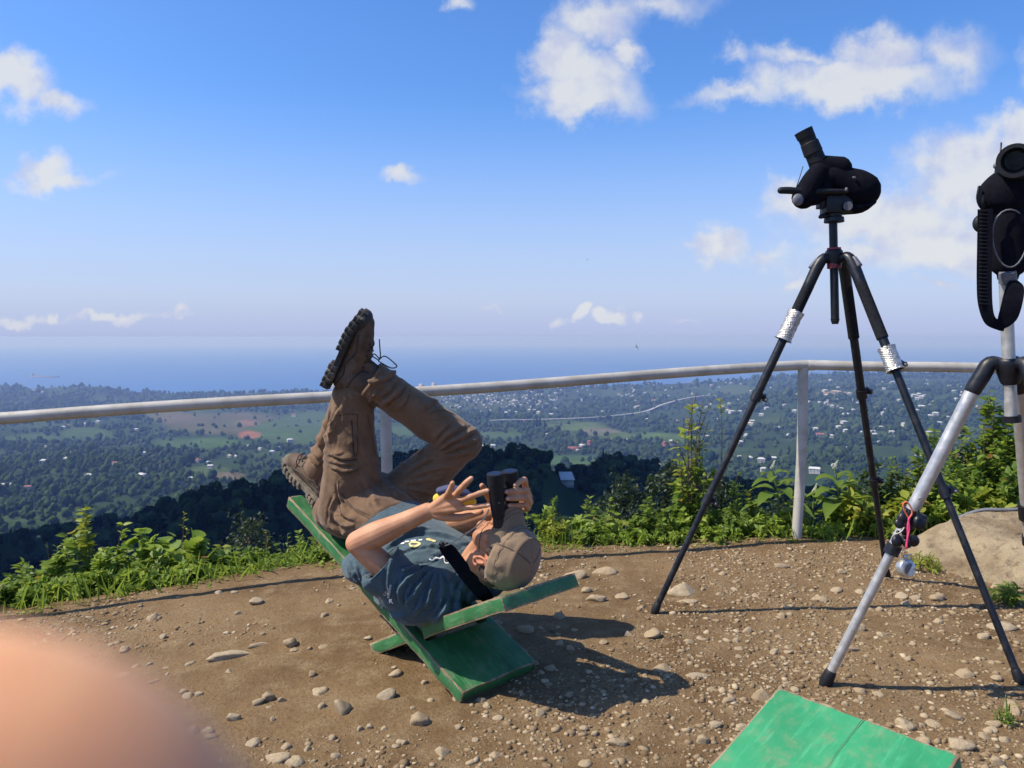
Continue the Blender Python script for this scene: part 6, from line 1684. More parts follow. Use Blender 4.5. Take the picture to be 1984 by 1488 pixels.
TR_FOLDS = [([(845, 875), (868, 858), (895, 845), (925, 832)], .009, .007), ([(842, 868), (862, 845), (885, 832), (905, 826)], .008, .007), ([(850, 880), (880, 868), (910, 858), (928, 848)], .008, .006), ([(838, 855), (852, 835), (872, 820)], .007, .006), ([(855, 885), (885, 882), (912, 875)], .006, .006),
    ([(785, 930), (820, 915), (855, 905), (890, 905)], .006, .006), ([(782, 938), (815, 932), (850, 928)], .006, .006), ([(784, 946), (815, 950), (845, 960)], .006, .006), ([(786, 922), (815, 900), (842, 885)], .007, .006), ([(790, 955), (812, 970), (830, 985)], .005, .005),
    ([(700, 735), (722, 742), (745, 735), (770, 722)], .007, .006), ([(712, 760), (735, 768), (755, 755), (765, 735)], .007, .006), ([(735, 790), (752, 775), (770, 762), (785, 740)], .008, .007), ([(770, 795), (785, 775), (790, 752)], .006, .006), ([(745, 728), (768, 722), (790, 728)], .006, .006),
    ([(808, 800), (838, 778), (860, 775)], .005, .007), ([(650, 790), (642, 815), (636, 845), (634, 870)], .008, .007), ([(668, 775), (655, 800), (645, 830), (640, 862)], .007, .007), ([(640, 880), (665, 888), (692, 886)], .009, .007), ([(642, 905), (668, 914), (695, 906)], .009, .006),
    ([(640, 895), (665, 900), (694, 897)], .006, .005), ([(655, 985), (672, 1000), (690, 1010)], .008, .007), ([(645, 1000), (665, 1015), (690, 1022)], .008, .007), ([(640, 1020), (660, 1030), (675, 1036)], .008, .006), ([(655, 960), (690, 985), (720, 1000)], .005, .008), ([(700, 920), (712, 950), (735, 985)], .005, .008),
    ([(715, 905), (735, 935), (765, 965)], .006, .009), ([(655, 935), (658, 960), (668, 985)], .006, .006), ([(600, 860), (612, 880), (630, 892)], .008, .006), ([(595, 880), (608, 895), (625, 905)], .007, .006), ([(615, 840), (622, 865), (632, 880)], .007, .006), ([(625, 812), (632, 835), (630, 860)], .006, .006),
    ([(650, 960), (640, 985), (640, 1010)], .006, .006), ([(755, 945), (770, 960), (790, 965)], .006, .008), ([(690, 830), (700, 860), (702, 895)], .004, .006)]
def tr_post(V, N):
    V = wrinkle(V, N, (0.2, 0, 1), .0065, 13, 41); V = wrinkle(V, N, (1, 0, -.6), .003, 26, 44); return creases(V, N, TR_FOLDS + crease_field([(860, 865, 45, 25, -28, 16, 45), (820, 930, 40, 30, -10, 14, 50), (750, 750, 40, 28, -40, 14, 40), (668, 890, 25, 30, 8, 12, 36), (665, 1005, 25, 25, 25, 12, 34), (650, 815, 18, 35, 110, 9, 40), (612, 870, 16, 25, 40, 9, 26), (720, 950, 40, 50, 60, 10, 45), (800, 800, 50, 25, 35, 9, 50), (700, 850, 20, 40, 85, 6, 40)], 5))
tr_me = organic('trousers', t_, .0034, 7, tr_post); TR_B = bvh_of(tr_me); TROUSERS = mpart(tr_me, 'trousers', M['trousers'])
mb = MB()
for ln in ([(645, 884), (668, 893), (692, 890)], [(641, 907), (668, 915), (694, 910)], [(655, 806), (668, 802), (693, 803)], [(692, 803), (693, 850), (690, 895)], [(656, 930), (655, 965), (662, 1000)], [(660, 955), (690, 990), (715, 1005)], [(833, 800), (858, 795), (880, 803)], [(712, 805), (722, 850), (728, 880), (745, 905)]):
    on_surface_line(mb, TR_B, ln, .0012, .0006)
mpart(mb, 'seam', M['seam'], TROUSERS)
mb = MB(); on_surface_line(mb, TR_B, [(681, 815), (683, 845), (686, 890)], .0024, .0010); mpart(mb, 'zip', M['lace'], TROUSERS)
mb = MB(); cuffs = []
dd = tube_np([ANK_R + dR * .005, ANK_R + dR * .013], [(.0755, .0735)] * 2, 40, (0, 1, 0))[0][:40]; mb.tube([Vector(q) for q in dd] + [Vector(dd[0])], .0026, 6); mpart(mb, 'cuff', M['trousers'], TROUSERS); mb = MB()
dd = tube_np([ANK_L - dL * .018, ANK_L - dL * .010], [(.0715, .0695)] * 2, 40, (1, 0, 0))[0][40:80]; mb.tube([Vector(q) for q in dd] + [Vector(dd[0])], .0026, 6)
mpart(mb, 'cuff', M['trousers'], TROUSERS)

# ---- boots: local x toe, y side, z up from the sole
def make_boot(heel, toe_dir, sole_n, lace_pts, dusty, shaft_dir, label):
    x = toe_dir.normalized(); z = (-sole_n - x * (-sole_n).dot(x)).normalized(); y = z.cross(x); Mw = Matrix((x, y, z)).transposed()
    W_ = lambda a, b_, c: heel + Mw @ Vector((a * 1.07, b_ * 1.10, c * 1.28))
    Mn = np.array(Mw); m = MB(); L = .305
    m.tube([W_(.045, 0, .060), W_(.10, 0, .062), W_(.16, 0, .058), W_(.215, 0, .050), W_(.262, 0, .044)], [(.046, .038), (.050, .040), (.050, .044), (.042, .046), (.030, .040)], 22, sub=5, ref=z, caps='round')
    m.ell(W_(.048, 0, .055), (.046, .040, .046), Mn); m.ell(W_(.255, 0, .040), (.040, .043, .030), Mn)
    sd = (Mw.inverted() @ shaft_dir).normalized()
    m.tube([W_(.055, 0, .07), W_(.062, 0, .11), W_(.062 + sd.x * .06, sd.y * .06, .115 + sd.z * .06)], [(.056, .042), (.060, .047), (.062, .052)], 22, sub=4, ref=x, caps='flat', inner=(.010, .03))
    m.tube([W_(.125, 0, .092), W_(.108, 0, .135)], [(.030, .028), (.034, .028)], 14, caps='round')
    up_me = organic('upper', m, .0034, 3, lambda V, N: V + N * (.0012 * fbm(V * 60, 3, 9))[:, None])
    root = mpart(up_me, 'boot', M['boot']); root['label'] = label
    # sole outline with lugs
    ol = []
    for t in np.linspace(0, 2 * math.pi, 64, endpoint=False):
        cx = math.cos(t); sx_ = math.sin(t); a = .150 - .155 * cx; wv = .047 - .011 * math.exp(-((a - .115) / .05) ** 2) - .002 * (a < .09)
        ol.append((a, wv * (abs(sx_) ** .62) * (1 if sx_ >= 0 else -1)))
    def slab(zb, zt, gb, gt, toe_up=True):
        n_ = len(ol); V_ = []
        for zz, g in ((zb, gb), (zt, gt)):
            for a, b_ in ol: V_.append(W_(.150 + (a - .150) * g, b_ * g, zz + (.016 * sstep(.20, .31, a) if toe_up else 0))[:])
        F_ = [(i, (i + 1) % n_, n_ + (i + 1) % n_, n_ + i) for i in range(n_)] + [tuple(range(n_))[::-1], tuple(range(n_, 2 * n_))]
        return V_, F_
    sm = MB(); sm.add(*slab(.008, .026, 1.02, 1.0)); sole = mpart(sm, 'sole', M['sole_dusty'] if dusty else M['sole'], root, smooth=False, bevel=.002)
    lg = MB()
    for i in range(13):
        a = .008 + i * .0235
        if .098 < a < .135: continue
        wv = .049 - .011 * math.exp(-((a - .115) / .05) ** 2) - .022 * sstep(.25, .31, a) - .012 * (a < .015)
        for s in (-1, 1):
            zt = .016 * sstep(.20, .31, a)
            lg.box(W_(a, s * wv * .62, .003 + zt), (.0165, wv * .72, .016), Mw); lg.box(W_(a, s * (wv * .98), .015 + zt), (.0165, .008, .020), Mw)
    tag(mpart(lg, 'lugs', M['sole_dusty'] if dusty else M['sole'], root, smooth=False, bevel=.0015), kind='stuff')
    rnd = MB(); rnd.ell(W_(.262, 0, .036), (.047, .0475, .030), Mn, 24, 14); mpart(rnd, 'toe_cap', M['boot_dark'] if not dusty else M['sole_dusty'], root)
    # side trim and laces
    tr = MB(); tbv = bvh_of(up_me)
    for s in (-1, 1):
        for line in ([(.02, .035), (.07, .045), (.11, .040), (.16, .052), (.22, .040)], [(.03, .07), (.07, .075), (.11, .090)]):
            pts = []
            for a, zz in [(q[0], q[1]) for q in catmull([np.array([a, c, 0.0]) for a, c in line], 6)]:
                h = tbv.ray_cast(W_(a, s * .15, zz), (W_(a, 0, zz) - W_(a, s * .15, zz)).normalized())
                if h[0] is not None: pts.append(h[0])
            if len(pts) > 3: tr.tube(pts, .0032, 6)
    mpart(tr, 'trim', M['boot_dark'], root)
    lc = MB()
    for i in range(6):
        a = .205 - i * .021; zz = .094 + i * .006 + (i > 3) * .012 * (i - 3)
        pts = []
        for s in np.linspace(-1, 1, 7):
            h = tbv.ray_cast(W_(a + .010 * s * (1 if i % 2 else -1), s * .026, zz + .08), -z)
            if h[0] is not None: pts.append(h[0] + z * .002)
        if len(pts) > 2: lc.tube(pts, .0021, 6)
        for s in (-1, 1):
            h = tbv.ray_cast(W_(a, s * .028, zz + .08), -z)
            if h[0] is not None: lc.ell(h[0] + z * .001, .0042)
    for q in lace_pts: lc.tube(q, .0022, 6, sub=5)
    mpart(lc, 'lace', M['lace'], root)
    # dark rand round the foot
    return root, W_
toeR = at(694, 588, 2.93) - at(624, 744, 2.97); 
HR = at(624, 744, 2.97)
bR, WR_ = make_boot(HR, toeR, Vector((-.93, -.10, .36)), [[at(733, 700, 2.93), at(737, 690, 2.92), at(736, 675, 2.92), at(735, 657, 2.92)], [at(733, 698, 2.93), at(745, 690, 2.92), at(760, 700, 2.92), at(769, 710, 2.92), at(758, 713, 2.92), at(742, 705, 2.92), at(733, 699, 2.93)],
    [at(734, 698, 2.93), at(722, 690, 2.92), at(726, 686, 2.92), at(735, 695, 2.92)]], False, KNEE_R - ANK_R, 'raised dark brown hiking boot, sole to the left')
HL = U(.905, .085, .5)
HL.z = .449 * .905 + BT + .012
bL, WL_ = make_boot(HL, Vector((-.655, .60, .47)), Vector((.28, -.28, -.92)), [[at(586, 880, 3.2), at(580, 895, 3.18), at(572, 908, 3.18)], [at(588, 878, 3.2), at(578, 885, 3.18), at(574, 900, 3.17), at(582, 905, 3.17)]], True, KNEE_L - ANK_L, 'dusty brown hiking boot planted on the bench end')

# ------------------------------------------------------------------ binoculars
BI = empty('binoculars', at(968, 970, 2.49), 'black binoculars held upright over the lying man\'s eyes', 'binoculars')
EA = hd_(.032, .092, .004); dv = Vector((.0455, .0462, 0.0))
Nt, Nb = at(959, 917, 2.462), at(967, 1020, 2.487)
for i, off in enumerate((Vector((0, 0, 0)), dv)):
    a, c = Nt + off, Nb + off; q = lambda t: a.lerp(c, t)
    mb = MB(); mb.tube([q(0), q(.005), q(.19), q(.20), q(.24), q(.60), q(.80), q(.84)], [.0235, .0262, .0262, .0245, .0240, .0232, .0200, .0185], 28); 
    br = part(mb, 'barrel', M['black_rubber'], BI, smooth=True, split=35)
    mb = MB(); mb.tube([q(.83), q(.86), q(.865), q(.99), q(1.0)], [.0175, .0175, .0185, .0192, .0175], 24); mb.build('eyecup', M['black_plastic'], br, smooth=True, split=35)
    mb = MB(); mb.tube([q(-.003), q(.012)], [.0205, .0205], 24); mb.build('lens', M['glass'], br, smooth=True, split=40)
mb = MB(); m0, m1 = Nt + dv / 2, Nb + dv / 2; mb.tube([m0.lerp(m1, .30), m0.lerp(m1, .52)], [.012, .012], 14); mb.tube([m0.lerp(m1, .62), m0.lerp(m1, .76)], [.0135, .0135], 16); mb.box(m0.lerp(m1, .45), (.05, .016, .03), Matrix.Rotation(R(45), 3, 'Z')); part(mb, 'bridge', M['black_plastic'], BI, smooth=True, split=35)
mb = MB(); bq = at(967, 974, 2.462 - .0225); mb.add([bq + Vector((-.0030, 0, -.002)), bq + Vector((.0030, 0, -.002)), bq + Vector((0, .0002, .0022))], [(0, 1, 2)]); part(mb, 'emblem', M['grey_trim'], BI)
mb = MB(); sp = []; BODY_B = bvh_of(body_me)
for (a_, c_) in [(857, 1056), (868, 1066), (882, 1083), (896, 1102), (910, 1120), (924, 1137), (938, 1152)]:
    ys = [h.y for h in (cast(SHIRT_B, a_, c_, .0)[0], cast(BODY_B, a_, c_, .0)[0]) if h is not None]
    sp.append(at(a_, c_, min(ys + [2.60])))
for i in range(1, len(sp)): 
    a_ = [(857, 1056), (868, 1066), (882, 1083), (896, 1102), (910, 1120), (924, 1137), (938, 1152)][i]
    sp[i] = at(*a_, min(sp[i].y, sp[i - 1].y + .004) - .0) 
sp = [p + (CAM - p).normalized() * .014 for p in sp]
sp.append(at(950, 1164, sp[-1].y + .05))
ribbon(mb, sp, [Vector((.012, -.004, .010))] + [Vector((.0185, -.004, .0150))] * (len(sp) - 2) + [Vector((.010, 0, .010))], .0022); part(mb, 'neck_strap', M['black_cloth'], BI, smooth=True, split=40)
mb = MB(); e_ = sp[0]; mb.tube([at(947, 988, 2.462), at(940, 1002, 2.475), at(925, 1018, 2.50), at(900, 1036, 2.54), at(875, 1052, e_.y - .02), at(860, 1058, e_.y - .012)], .0024, 8, sub=5); mb.tube([e_ + Vector((.004, -.012, .002)), e_ + Vector((-.004, -.014, .012)), e_ + Vector((.008, -.014, .018)), e_ + Vector((.012, -.012, .006))], .0022, 7, sub=4); part(mb, 'strap_cord', M['cord_pale'], BI, smooth=True)
mb = MB(); mb.box(e_ + Vector((.002, -.010, .004)), (.024, .010, .016), Matrix.Rotation(.6, 3, 'Y')); part(mb, 'buckle', M['black_plastic'], BI, bevel=.002)
# retaining cord over the cheek
mb = MB(); bvb = bvh_of(body_me); on_surface_line(mb, bvb, [(945, 1017), (934, 1028), (930, 1045), (928, 1070)], .0010, .0008); mpart(mb, 'cheek_cord', M['seam'], BODY)

# yellow and navy pouch behind the raised hand
YP = empty('pouch', at(880, 965, 2.66), 'yellow and navy pouch half hidden behind the raised left hand', 'pouch')
mb = MB(); mb.tube([at(848, 968, 2.66), at(868, 962, 2.66), at(895, 966, 2.66), at(914, 974, 2.66)], [(.020, .016), (.027, .020), (.026, .020), (.018, .015)], 18, sub=4, caps='round', ref=(0, 0, 1)); part(mb, 'pouch_body', M['yellow'], YP, smooth=True)
mb = MB(); mb.tube([at(852, 951, 2.652), at(872, 948, 2.652), at(898, 954, 2.652), at(912, 962, 2.652)], [(.013, .019), (.016, .022), (.015, .022), (.010, .016)], 16, sub=4, caps='round', ref=(0, 0, 1)); part(mb, 'navy_flap', M['navy'], YP, smooth=True)
mb = MB(); mb.tube([at(905, 985, 2.72), at(900, 978, 2.70), at(896, 972, 2.68)], .004, 8, sub=3); part(mb, 'pouch_strap', M['navy'], YP, smooth=True)

# ------------------------------------------------------------------ the photographer's own finger over the corner of the lens
FG = empty('hand', (-.035, .03, 1.08), 'blurred fingertip of the photographer covering the bottom left corner', 'hand')
b = MB(); 
tipf = at(275, 1690, .037); base = at(-560, 1690, .036)
b.tube([tipf, at(160, 1625, .0368), at(-20, 1566, .0365), at(-260, 1580, .0362), base], [.0064, .0074, .0082, .0088, .0096], 20, sub=5, caps='round')
pal = base + Vector((-.030, -.012, -.032)); b.ell(pal, (.038, .018, .042))
for k, (dx, dz) in enumerate([(.006, -.020), (.002, -.038), (-.006, -.054)]):
    j = pal + Vector((.030, .012, dz + .022)); b.tube([pal + Vector((.02, .004, dz + .022)), j + Vector((.026, .012, 0)), j + Vector((.030, -.012, -.004)), j + Vector((.010, -.020, -.006))], [.0095, .0088, .0082, .0070], 14, sub=4, caps='round')
b.tube([pal + Vector((.0, 0, -.01)), pal + Vector((.022, -.020, -.004)), pal + Vector((.040, -.026, .006))], [.013, .0115, .009], 14, sub=4, caps='round')
b.tube([pal, pal + Vector((-.06, -.06, -.06)), pal + Vector((-.16, -.16, -.14))], [(.030, .022), (.028, .024), (.038, .036)], 18, sub=4, caps='round')
fm = organic('hand_skin', b, .0016, 3); fm.materials.append(M['skin_finger']); attr(fm, 'beard', np.zeros(len(fm.vertices))); attr(fm, 'flush', np.full(len(fm.vertices), .1))
o = link(bpy.data.objects.new('hand_skin', fm), FG); o.matrix_parent_inverse = FG.matrix_basis.inverted()
mb = MB(); mb.ell(tipf + Vector((.0005, .0052, -.002)), (.0046, .0012, .0042)); part(mb, 'fingernail', M['nail'], FG, smooth=True)
# ------------------------------------------------------------------ plants along the edge
def leaf_batch(P, Dr, Nn, L, Wd_, shape='ovate', fold=0.25, droop=0.25):
    """many leaves in one mesh. P base, Dr direction, Nn upper normal, L length, Wd_ width"""
    n = len(P)
    Dr = Dr / (np.linalg.norm(Dr, axis=1)[:, None] + 1e-9); S = np.cross(Dr, Nn); S = S / (np.linalg.norm(S, axis=1)[:, None] + 1e-9); Nn = np.cross(S, Dr)
    L = L[:, None]; Wd_ = Wd_[:, None]
    if shape == 'ovate':
        pr = [(0, 0, 0), (.28, .42, 0), (.62, .40, 0), (1.0, 0, 0), (.62, -.40, 0), (.28, -.42, 0), (.45, 0, 0)]
        F = [(0, 6, 1), (1, 6, 2), (2, 6, 3), (3, 6, 4), (4, 6, 5), (5, 6, 0)]
    elif shape == 'heart':
        pr = [(0, 0, 0), (-.08, .36, 0), (.30, .56, 0), (.68, .36, 0), (1.0, 0, 0), (.68, -.36, 0), (.30, -.56, 0), (-.08, -.36, 0), (.4, 0, 0)]
        F = [(0, 8, 1), (1, 8, 2), (2, 8, 3), (3, 8, 4), (4, 8, 5), (5, 8, 6), (6, 8, 7), (7, 8, 0)]
    else:
        pr = [(0, 0, 0), (.35, .5, 0), (1.0, 0, 0), (.35, -.5, 0)]; F = [(0, 3, 2), (0, 2, 1)]
    V = []
    for (a, b_, c) in pr:
        V.append(P + Dr * (L * a) + S * (Wd_ * b_) + Nn * (fold * Wd_ * abs(b_) - droop * L * a * a))
    V = np.stack(V, 1); k = len(pr)
    Fa = (np.array(F)[None] + (np.arange(n) * k)[:, None, None]).reshape(-1, 3)
    return V.reshape(-1, 3), Fa, k

def rand_unit(n, rg): v = rg.normal(0, 1, (n, 3)); return v / np.linalg.norm(v, axis=1)[:, None]

def plant(name, label, cat, base, height, spread, nstem, nleaf, ll, lw, mat='leaf_light', shape='ovate', stem='stem', seed=0, lean=(0, 0), low=0.25, up=0.5, droop=.25, stem_r=.004, group='plants along the cliff edge', individual=False, bare=0.0, sprays=False):
    """stems fanning from base with leaves along them"""
    rg = np.random.default_rng(seed + 1000)
    if not individual and nleaf > 100: nleaf = int(nleaf * 1.7); ll = ll * 1.12; nstem = int(nstem * 1.25)
    base = Vector(base); root = empty(name, base, label, cat, group)
    sm = MB(); Ps, Ds, Ns = [], [], []
    for i in range(nstem):
        a = rg.uniform(0, 2 * math.pi); rr = spread * math.sqrt(rg.uniform(0, 1)); h = height * (rg.uniform(.42, 1.05) if nstem > 5 else rg.uniform(.86, 1.0)) * (1 - .35 * (rr / max(spread, 1e-6)) ** 2)
        b0 = np.array([math.cos(a) * rr * .25, math.sin(a) * rr * .25, -.03]); tip = np.array([math.cos(a) * rr + lean[0] * h, math.sin(a) * rr + lean[1] * h, h])
        mid_ = b0 * .45 + tip * .55 + np.array([rg.uniform(-.06, .06), rg.uniform(-.06, .06), .10]) * h
        q = catmull([b0, mid_, tip + rg.normal(0, .02, 3) * h], 6)
        sm.tube([Vector(p) for p in q], list(np.linspace(stem_r, stem_r * .35, len(q))), 5)
        m = max(1, int(nleaf / nstem)); t = rg.uniform(low, 1.0, m) ** .8 * (len(q) - 1.001)
        j = t.astype(int); f = (t - j)[:, None]; pos = q[j] * (1 - f) + q[j + 1] * f; tn = q[j + 1] - q[j]; tn /= np.linalg.norm(tn, axis=1)[:, None]
        u_ = rand_unit(m, rg); d = u_ - tn * np.einsum('ij,ij->i', u_, tn)[:, None]; d /= np.linalg.norm(d, axis=1)[:, None] + 1e-9
        d = d + tn * rg.uniform(.1, .7, (m, 1)) + np.array([0, 0, .15])
        Ps.append(pos); Ds.append(d); Ns.append(np.array([0, 0, 1.0]) * up + rand_unit(m, rg) * .55 + tn * .2)
    sm.build('stem', M[stem], root, True)
    P, D_, N_ = np.concatenate(Ps), np.concatenate(Ds), np.concatenate(Ns); n = len(P)
    L = ll * rg.uniform(.55, 1.15, n); W_ = L * lw * rg.uniform(.85, 1.15, n); tone = np.clip(rg.beta(2, 2, n) + .15 * (P[:, 2] / max(height, .01) - .5), 0, 1); tone = np.where(rg.uniform(0, 1, n) < .03, .99, np.minimum(tone, .9))
    if individual:
        for i in range(n):
            V, F, k = leaf_batch(P[i:i+1], D_[i:i+1], N_[i:i+1], L[i:i+1], W_[i:i+1], shape, .25, droop)
            me = mesh_np('leaf', V, F, False); attr(me, 'tone', np.full(len(V), tone[i])); me.materials.append(M[mat]); link(bpy.data.objects.new('leaf', me), root)
    else:
        V, F, k = leaf_batch(P, D_, N_, L, W_, shape, .25, droop)
        me = mesh_np('foliage', V, F, False); attr(me, 'tone', np.repeat(tone, k)); me.materials.append(M[mat]); o = link(bpy.data.objects.new('foliage', me), root); tag(o, kind='stuff')
    return root

def frond_plant(name, label, base, height, nfr, mat, seed, pin=26, spread=1.0, plen=.16, group='plants along the cliff edge', upright=False):
    """fern like: arching midribs with rows of narrow leaflets, or upright feathery spikes"""
    rg = np.random.default_rng(seed + 2000); root = empty(name, Vector(base), label, 'plant', group); sm = MB(); Ps, Ds, Ns, Ls = [], [], [], []
    for i in range(nfr):
        a = rg.uniform(0, 6.28); out = (.12 if upright else rg.uniform(.35, .8)) * spread; h = height * rg.uniform(.75, 1.0)
        b0 = np.array([0, 0, -.02]); m1 = np.array([math.cos(a) * out * .35, math.sin(a) * out * .35, .75]) * h; tp = np.array([math.cos(a) * out, math.sin(a) * out, 1.0 if upright else rg.uniform(.6, .9)]) * h
        q = catmull([b0, m1, tp], 10); sm.tube([Vector(p) for p in q], list(np.linspace(.0032, .001, len(q))), 5)
        t = np.linspace(.30 if not upright else .2, .99, pin) * (len(q) - 1.001); j = t.astype(int); f = (t - j)[:, None]; pos = q[j] * (1 - f) + q[j + 1] * f; tn = q[j + 1] - q[j]; tn /= np.linalg.norm(tn, axis=1)[:, None]
        for k_ in range(4 if upright else 2):
            if upright: ang_ = rg.uniform(0, 6.28, len(pos)); sd = np.column_stack([np.cos(ang_), np.sin(ang_), np.zeros(len(pos))]); nn = np.tile(np.array([0, 0, 1.0]), (len(pos), 1))
            else: sd = np.cross(tn, np.array([0, 0, 1.0])) * (1 if k_ else -1); nn = np.cross(sd, tn) * (1 if k_ else -1)
            Ps.append(pos); Ds.append(sd + tn * .45 + rg.normal(0, .08, sd.shape)); Ns.append(nn); Ls.append(plen * h * np.sin(np.linspace(.9, 2.95, len(pos))) * rg.uniform(.85, 1.1, len(pos)) * (.8 if upright else 1))
    sm.build('midrib', M['stem'], root, True)
    P, D_, N_, L = map(np.concatenate, (Ps, Ds, Ns, Ls)); n = len(P); V, F, k = leaf_batch(P, D_, N_, L, L * .24, 'ovate', .1, .15)
    me = mesh_np('foliage', V, F); attr(me, 'tone', np.repeat(np.clip(rg.beta(2, 2, n), 0, .9), k)); me.materials.append(M[mat]); o = link(bpy.data.objects.new('foliage', me), root); tag(o, kind='stuff'); return root

def gnd(px, Yd, dz=0.0):
    x = ray(px, 900).x * Yd; return Vector((x, Yd, h1(x, Yd) + dz))
def toph(px, py, Yd): return at(px, py, Yd).z
def grow(kind, label, px, py_top, Yd, spread_px, **kw):
    b_ = gnd(px, Yd); h = max(.08, toph(px, py_top, Yd) - b_.z); name = kw.pop('name', 'shrub'); cat = kw.pop('cat', 'plant')
    if kind == 'bush': return plant(name, label, cat, b_, h, spread_px * Yd / FPX, **kw)
    return frond_plant(name, label, b_, h, **kw)
sd = 0
def S_():
    global sd; sd += 1; return sd
# left bank
grow('bush', 'tall leafy sprig rising at the left of the bank', 158, 955, 4.25, 16, name='sprig', nstem=4, nleaf=99, ll=.062, lw=.55, mat='leaf_yellow', seed=S_(), low=.15)
grow('bush', 'loose vine with round leaves left of the round leaved bush', 130, 1010, 4.15, 60, name='vine', nstem=9, nleaf=70, ll=.062, lw=.95, shape='heart', mat='leaf_mid', seed=S_(), low=.2)
grow('bush', 'second tall sprig beside the loose vine', 100, 1010, 4.3, 22, name='sprig', nstem=4, nleaf=60, ll=.05, lw=.6, mat='leaf_light', seed=S_(), low=.3)
grow('bush', 'dense bush of large round leaves on the left bank', 310, 1008, 4.25, 80, name='round_leaved_bush', nstem=26, nleaf=230, ll=.075, lw=.95, shape='heart', mat='leaf_light', seed=S_(), individual=True, up=.9, droop=.1)
grow('bush', 'shrub of small leaves filling the front of the round leaved bush', 300, 1075, 4.08, 70, nstem=22, nleaf=700, ll=.030, lw=.5, mat='leaf_mid', seed=S_())
grow('bush', 'bushy nettle like plant left of the round leaved bush', 205, 1062, 4.0, 48, name='nettle', nstem=20, nleaf=620, ll=.036, lw=.5, mat='leaf_light', seed=S_())
grow('bush', 'green weed clump below the loose vine', 135, 1105, 3.9, 46, name='weed', nstem=18, nleaf=520, ll=.032, lw=.5, mat='leaf_light', seed=S_())
grow('bush', 'low weed clump at the far left edge', 55, 1120, 3.8, 50, name='weed', nstem=18, nleaf=480, ll=.034, lw=.55, mat='leaf_light', seed=S_())
grow('bush', 'weed clump cut off by the left edge of the photo', -15, 1120, 3.75, 50, name='weed', nstem=16, nleaf=420, ll=.034, lw=.55, mat='leaf_mid', seed=S_())
grow('bush', 'leafy shrub right of the round leaved bush', 405, 1068, 4.25, 46, nstem=18, nleaf=360, ll=.048, lw=.7, mat='leaf_mid', seed=S_())
grow('bush', 'thin bare stem with few leaves left of the thin reddish one', 515, 1000, 4.4, 10, name='stalk', nstem=2, nleaf=14, ll=.03, lw=.5, mat='leaf_mid', stem='stem_brown', seed=S_(), low=.5)
grow('bush', 'thin bare stalk right beside another near the bench end', 552, 1020, 4.42, 8, name='stalk', nstem=2, nleaf=10, ll=.028, lw=.5, mat='leaf_mid', stem='stem_brown', seed=S_(), low=.5)
grow('bush', 'thin reddish stalk above the round leaved bush', 345, 985, 4.4, 14, name='stalk', nstem=3, nleaf=30, ll=.03, lw=.5, mat='leaf_yellow', stem='stem_brown', seed=S_(), low=.4)
grow('bush', 'curled tendril stalk above the left vine', 270, 1000, 4.35, 12, name='stalk', nstem=2, nleaf=20, ll=.03, lw=.6, mat='leaf_light', stem='stem_brown', seed=S_(), low=.4)
grow('bush', 'shrub with a reddish dry tip left of the bench end', 480, 1058, 4.35, 40, nstem=16, nleaf=420, ll=.032, lw=.5, mat='leaf_mid', seed=S_())
grow('bush', 'fine leaved green shrub just under the raised bench end', 590, 1030, 4.45, 44, nstem=20, nleaf=800, ll=.024, lw=.45, mat='leaf_light', seed=S_())
grow('bush', 'fine leaved weed between the bench end and the left shrubs', 540, 1068, 4.3, 40, name='weed', nstem=18, nleaf=620, ll=.024, lw=.45, mat='leaf_light', seed=S_())
grow('bush', 'low weed in front of the bench end on the verge', 620, 1080, 4.25, 30, name='weed', nstem=14, nleaf=380, ll=.024, lw=.5, mat='leaf_mid', seed=S_())
# behind the man
grow('bush', 'small leaved greenery seen behind the forearm and chest', 870, 995, 4.5, 46, nstem=22, nleaf=760, ll=.030, lw=.55, mat='leaf_light', seed=S_())
grow('bush', 'greenery behind the binocular strap', 925, 1000, 4.55, 30, nstem=14, nleaf=400, ll=.030, lw=.55, mat='leaf_mid', seed=S_())
grow('bush', 'greenery hidden mostly behind the man\'s hips', 770, 1010, 4.45, 50, nstem=16, nleaf=360, ll=.032, lw=.55, mat='leaf_mid', seed=S_())
# middle bank
grow('frond', 'upright feathery spike right beside the binoculars', 1022, 910, 4.62, 0, name='feathery_weed', nfr=1, mat='leaf_mid', seed=S_(), pin=34, plen=.15, upright=True)
grow('frond', 'upright feathery spike right of the cap', 1070, 938, 4.6, 0, name='feathery_weed', nfr=1, mat='leaf_light', seed=S_(), pin=30, plen=.16, upright=True)
grow('frond', 'arching fern right of the cap visor', 1048, 965, 4.65, 0, name='fern', nfr=6, mat='leaf_light', seed=S_(), spread=1.0)
grow('frond', 'fern in front of the dark trees beside the cap', 1120, 985, 4.6, 0, name='fern', nfr=8, mat='leaf_light', seed=S_(), spread=1.1)
grow('bush', 'yellowish weed just right of the cap', 1075, 1000, 4.5, 34, name='weed', nstem=16, nleaf=420, ll=.032, lw=.4, mat='leaf_yellow', seed=S_())
grow('bush', 'broad leaved plant behind the fern', 1112, 1000, 4.62, 30, nstem=8, nleaf=60, ll=.075, lw=.6, mat='leaf_light', seed=S_(), up=.9)
grow('bush', 'arching bare weed stalk over the middle bank', 1160, 980, 4.65, 24, name='stalk', nstem=4, nleaf=40, ll=.04, lw=.4, mat='leaf_mid', seed=S_(), low=.5)
grow('bush', 'green weed in the middle of the bank', 1165, 1010, 4.5, 40, name='weed', nstem=20, nleaf=560, ll=.032, lw=.5, mat='leaf_light', seed=S_())
grow('frond', 'bright fern in the middle of the bank', 1200, 990, 4.55, 0, name='fern', nfr=8, mat='leaf_yellow', seed=S_(), spread=1.0)
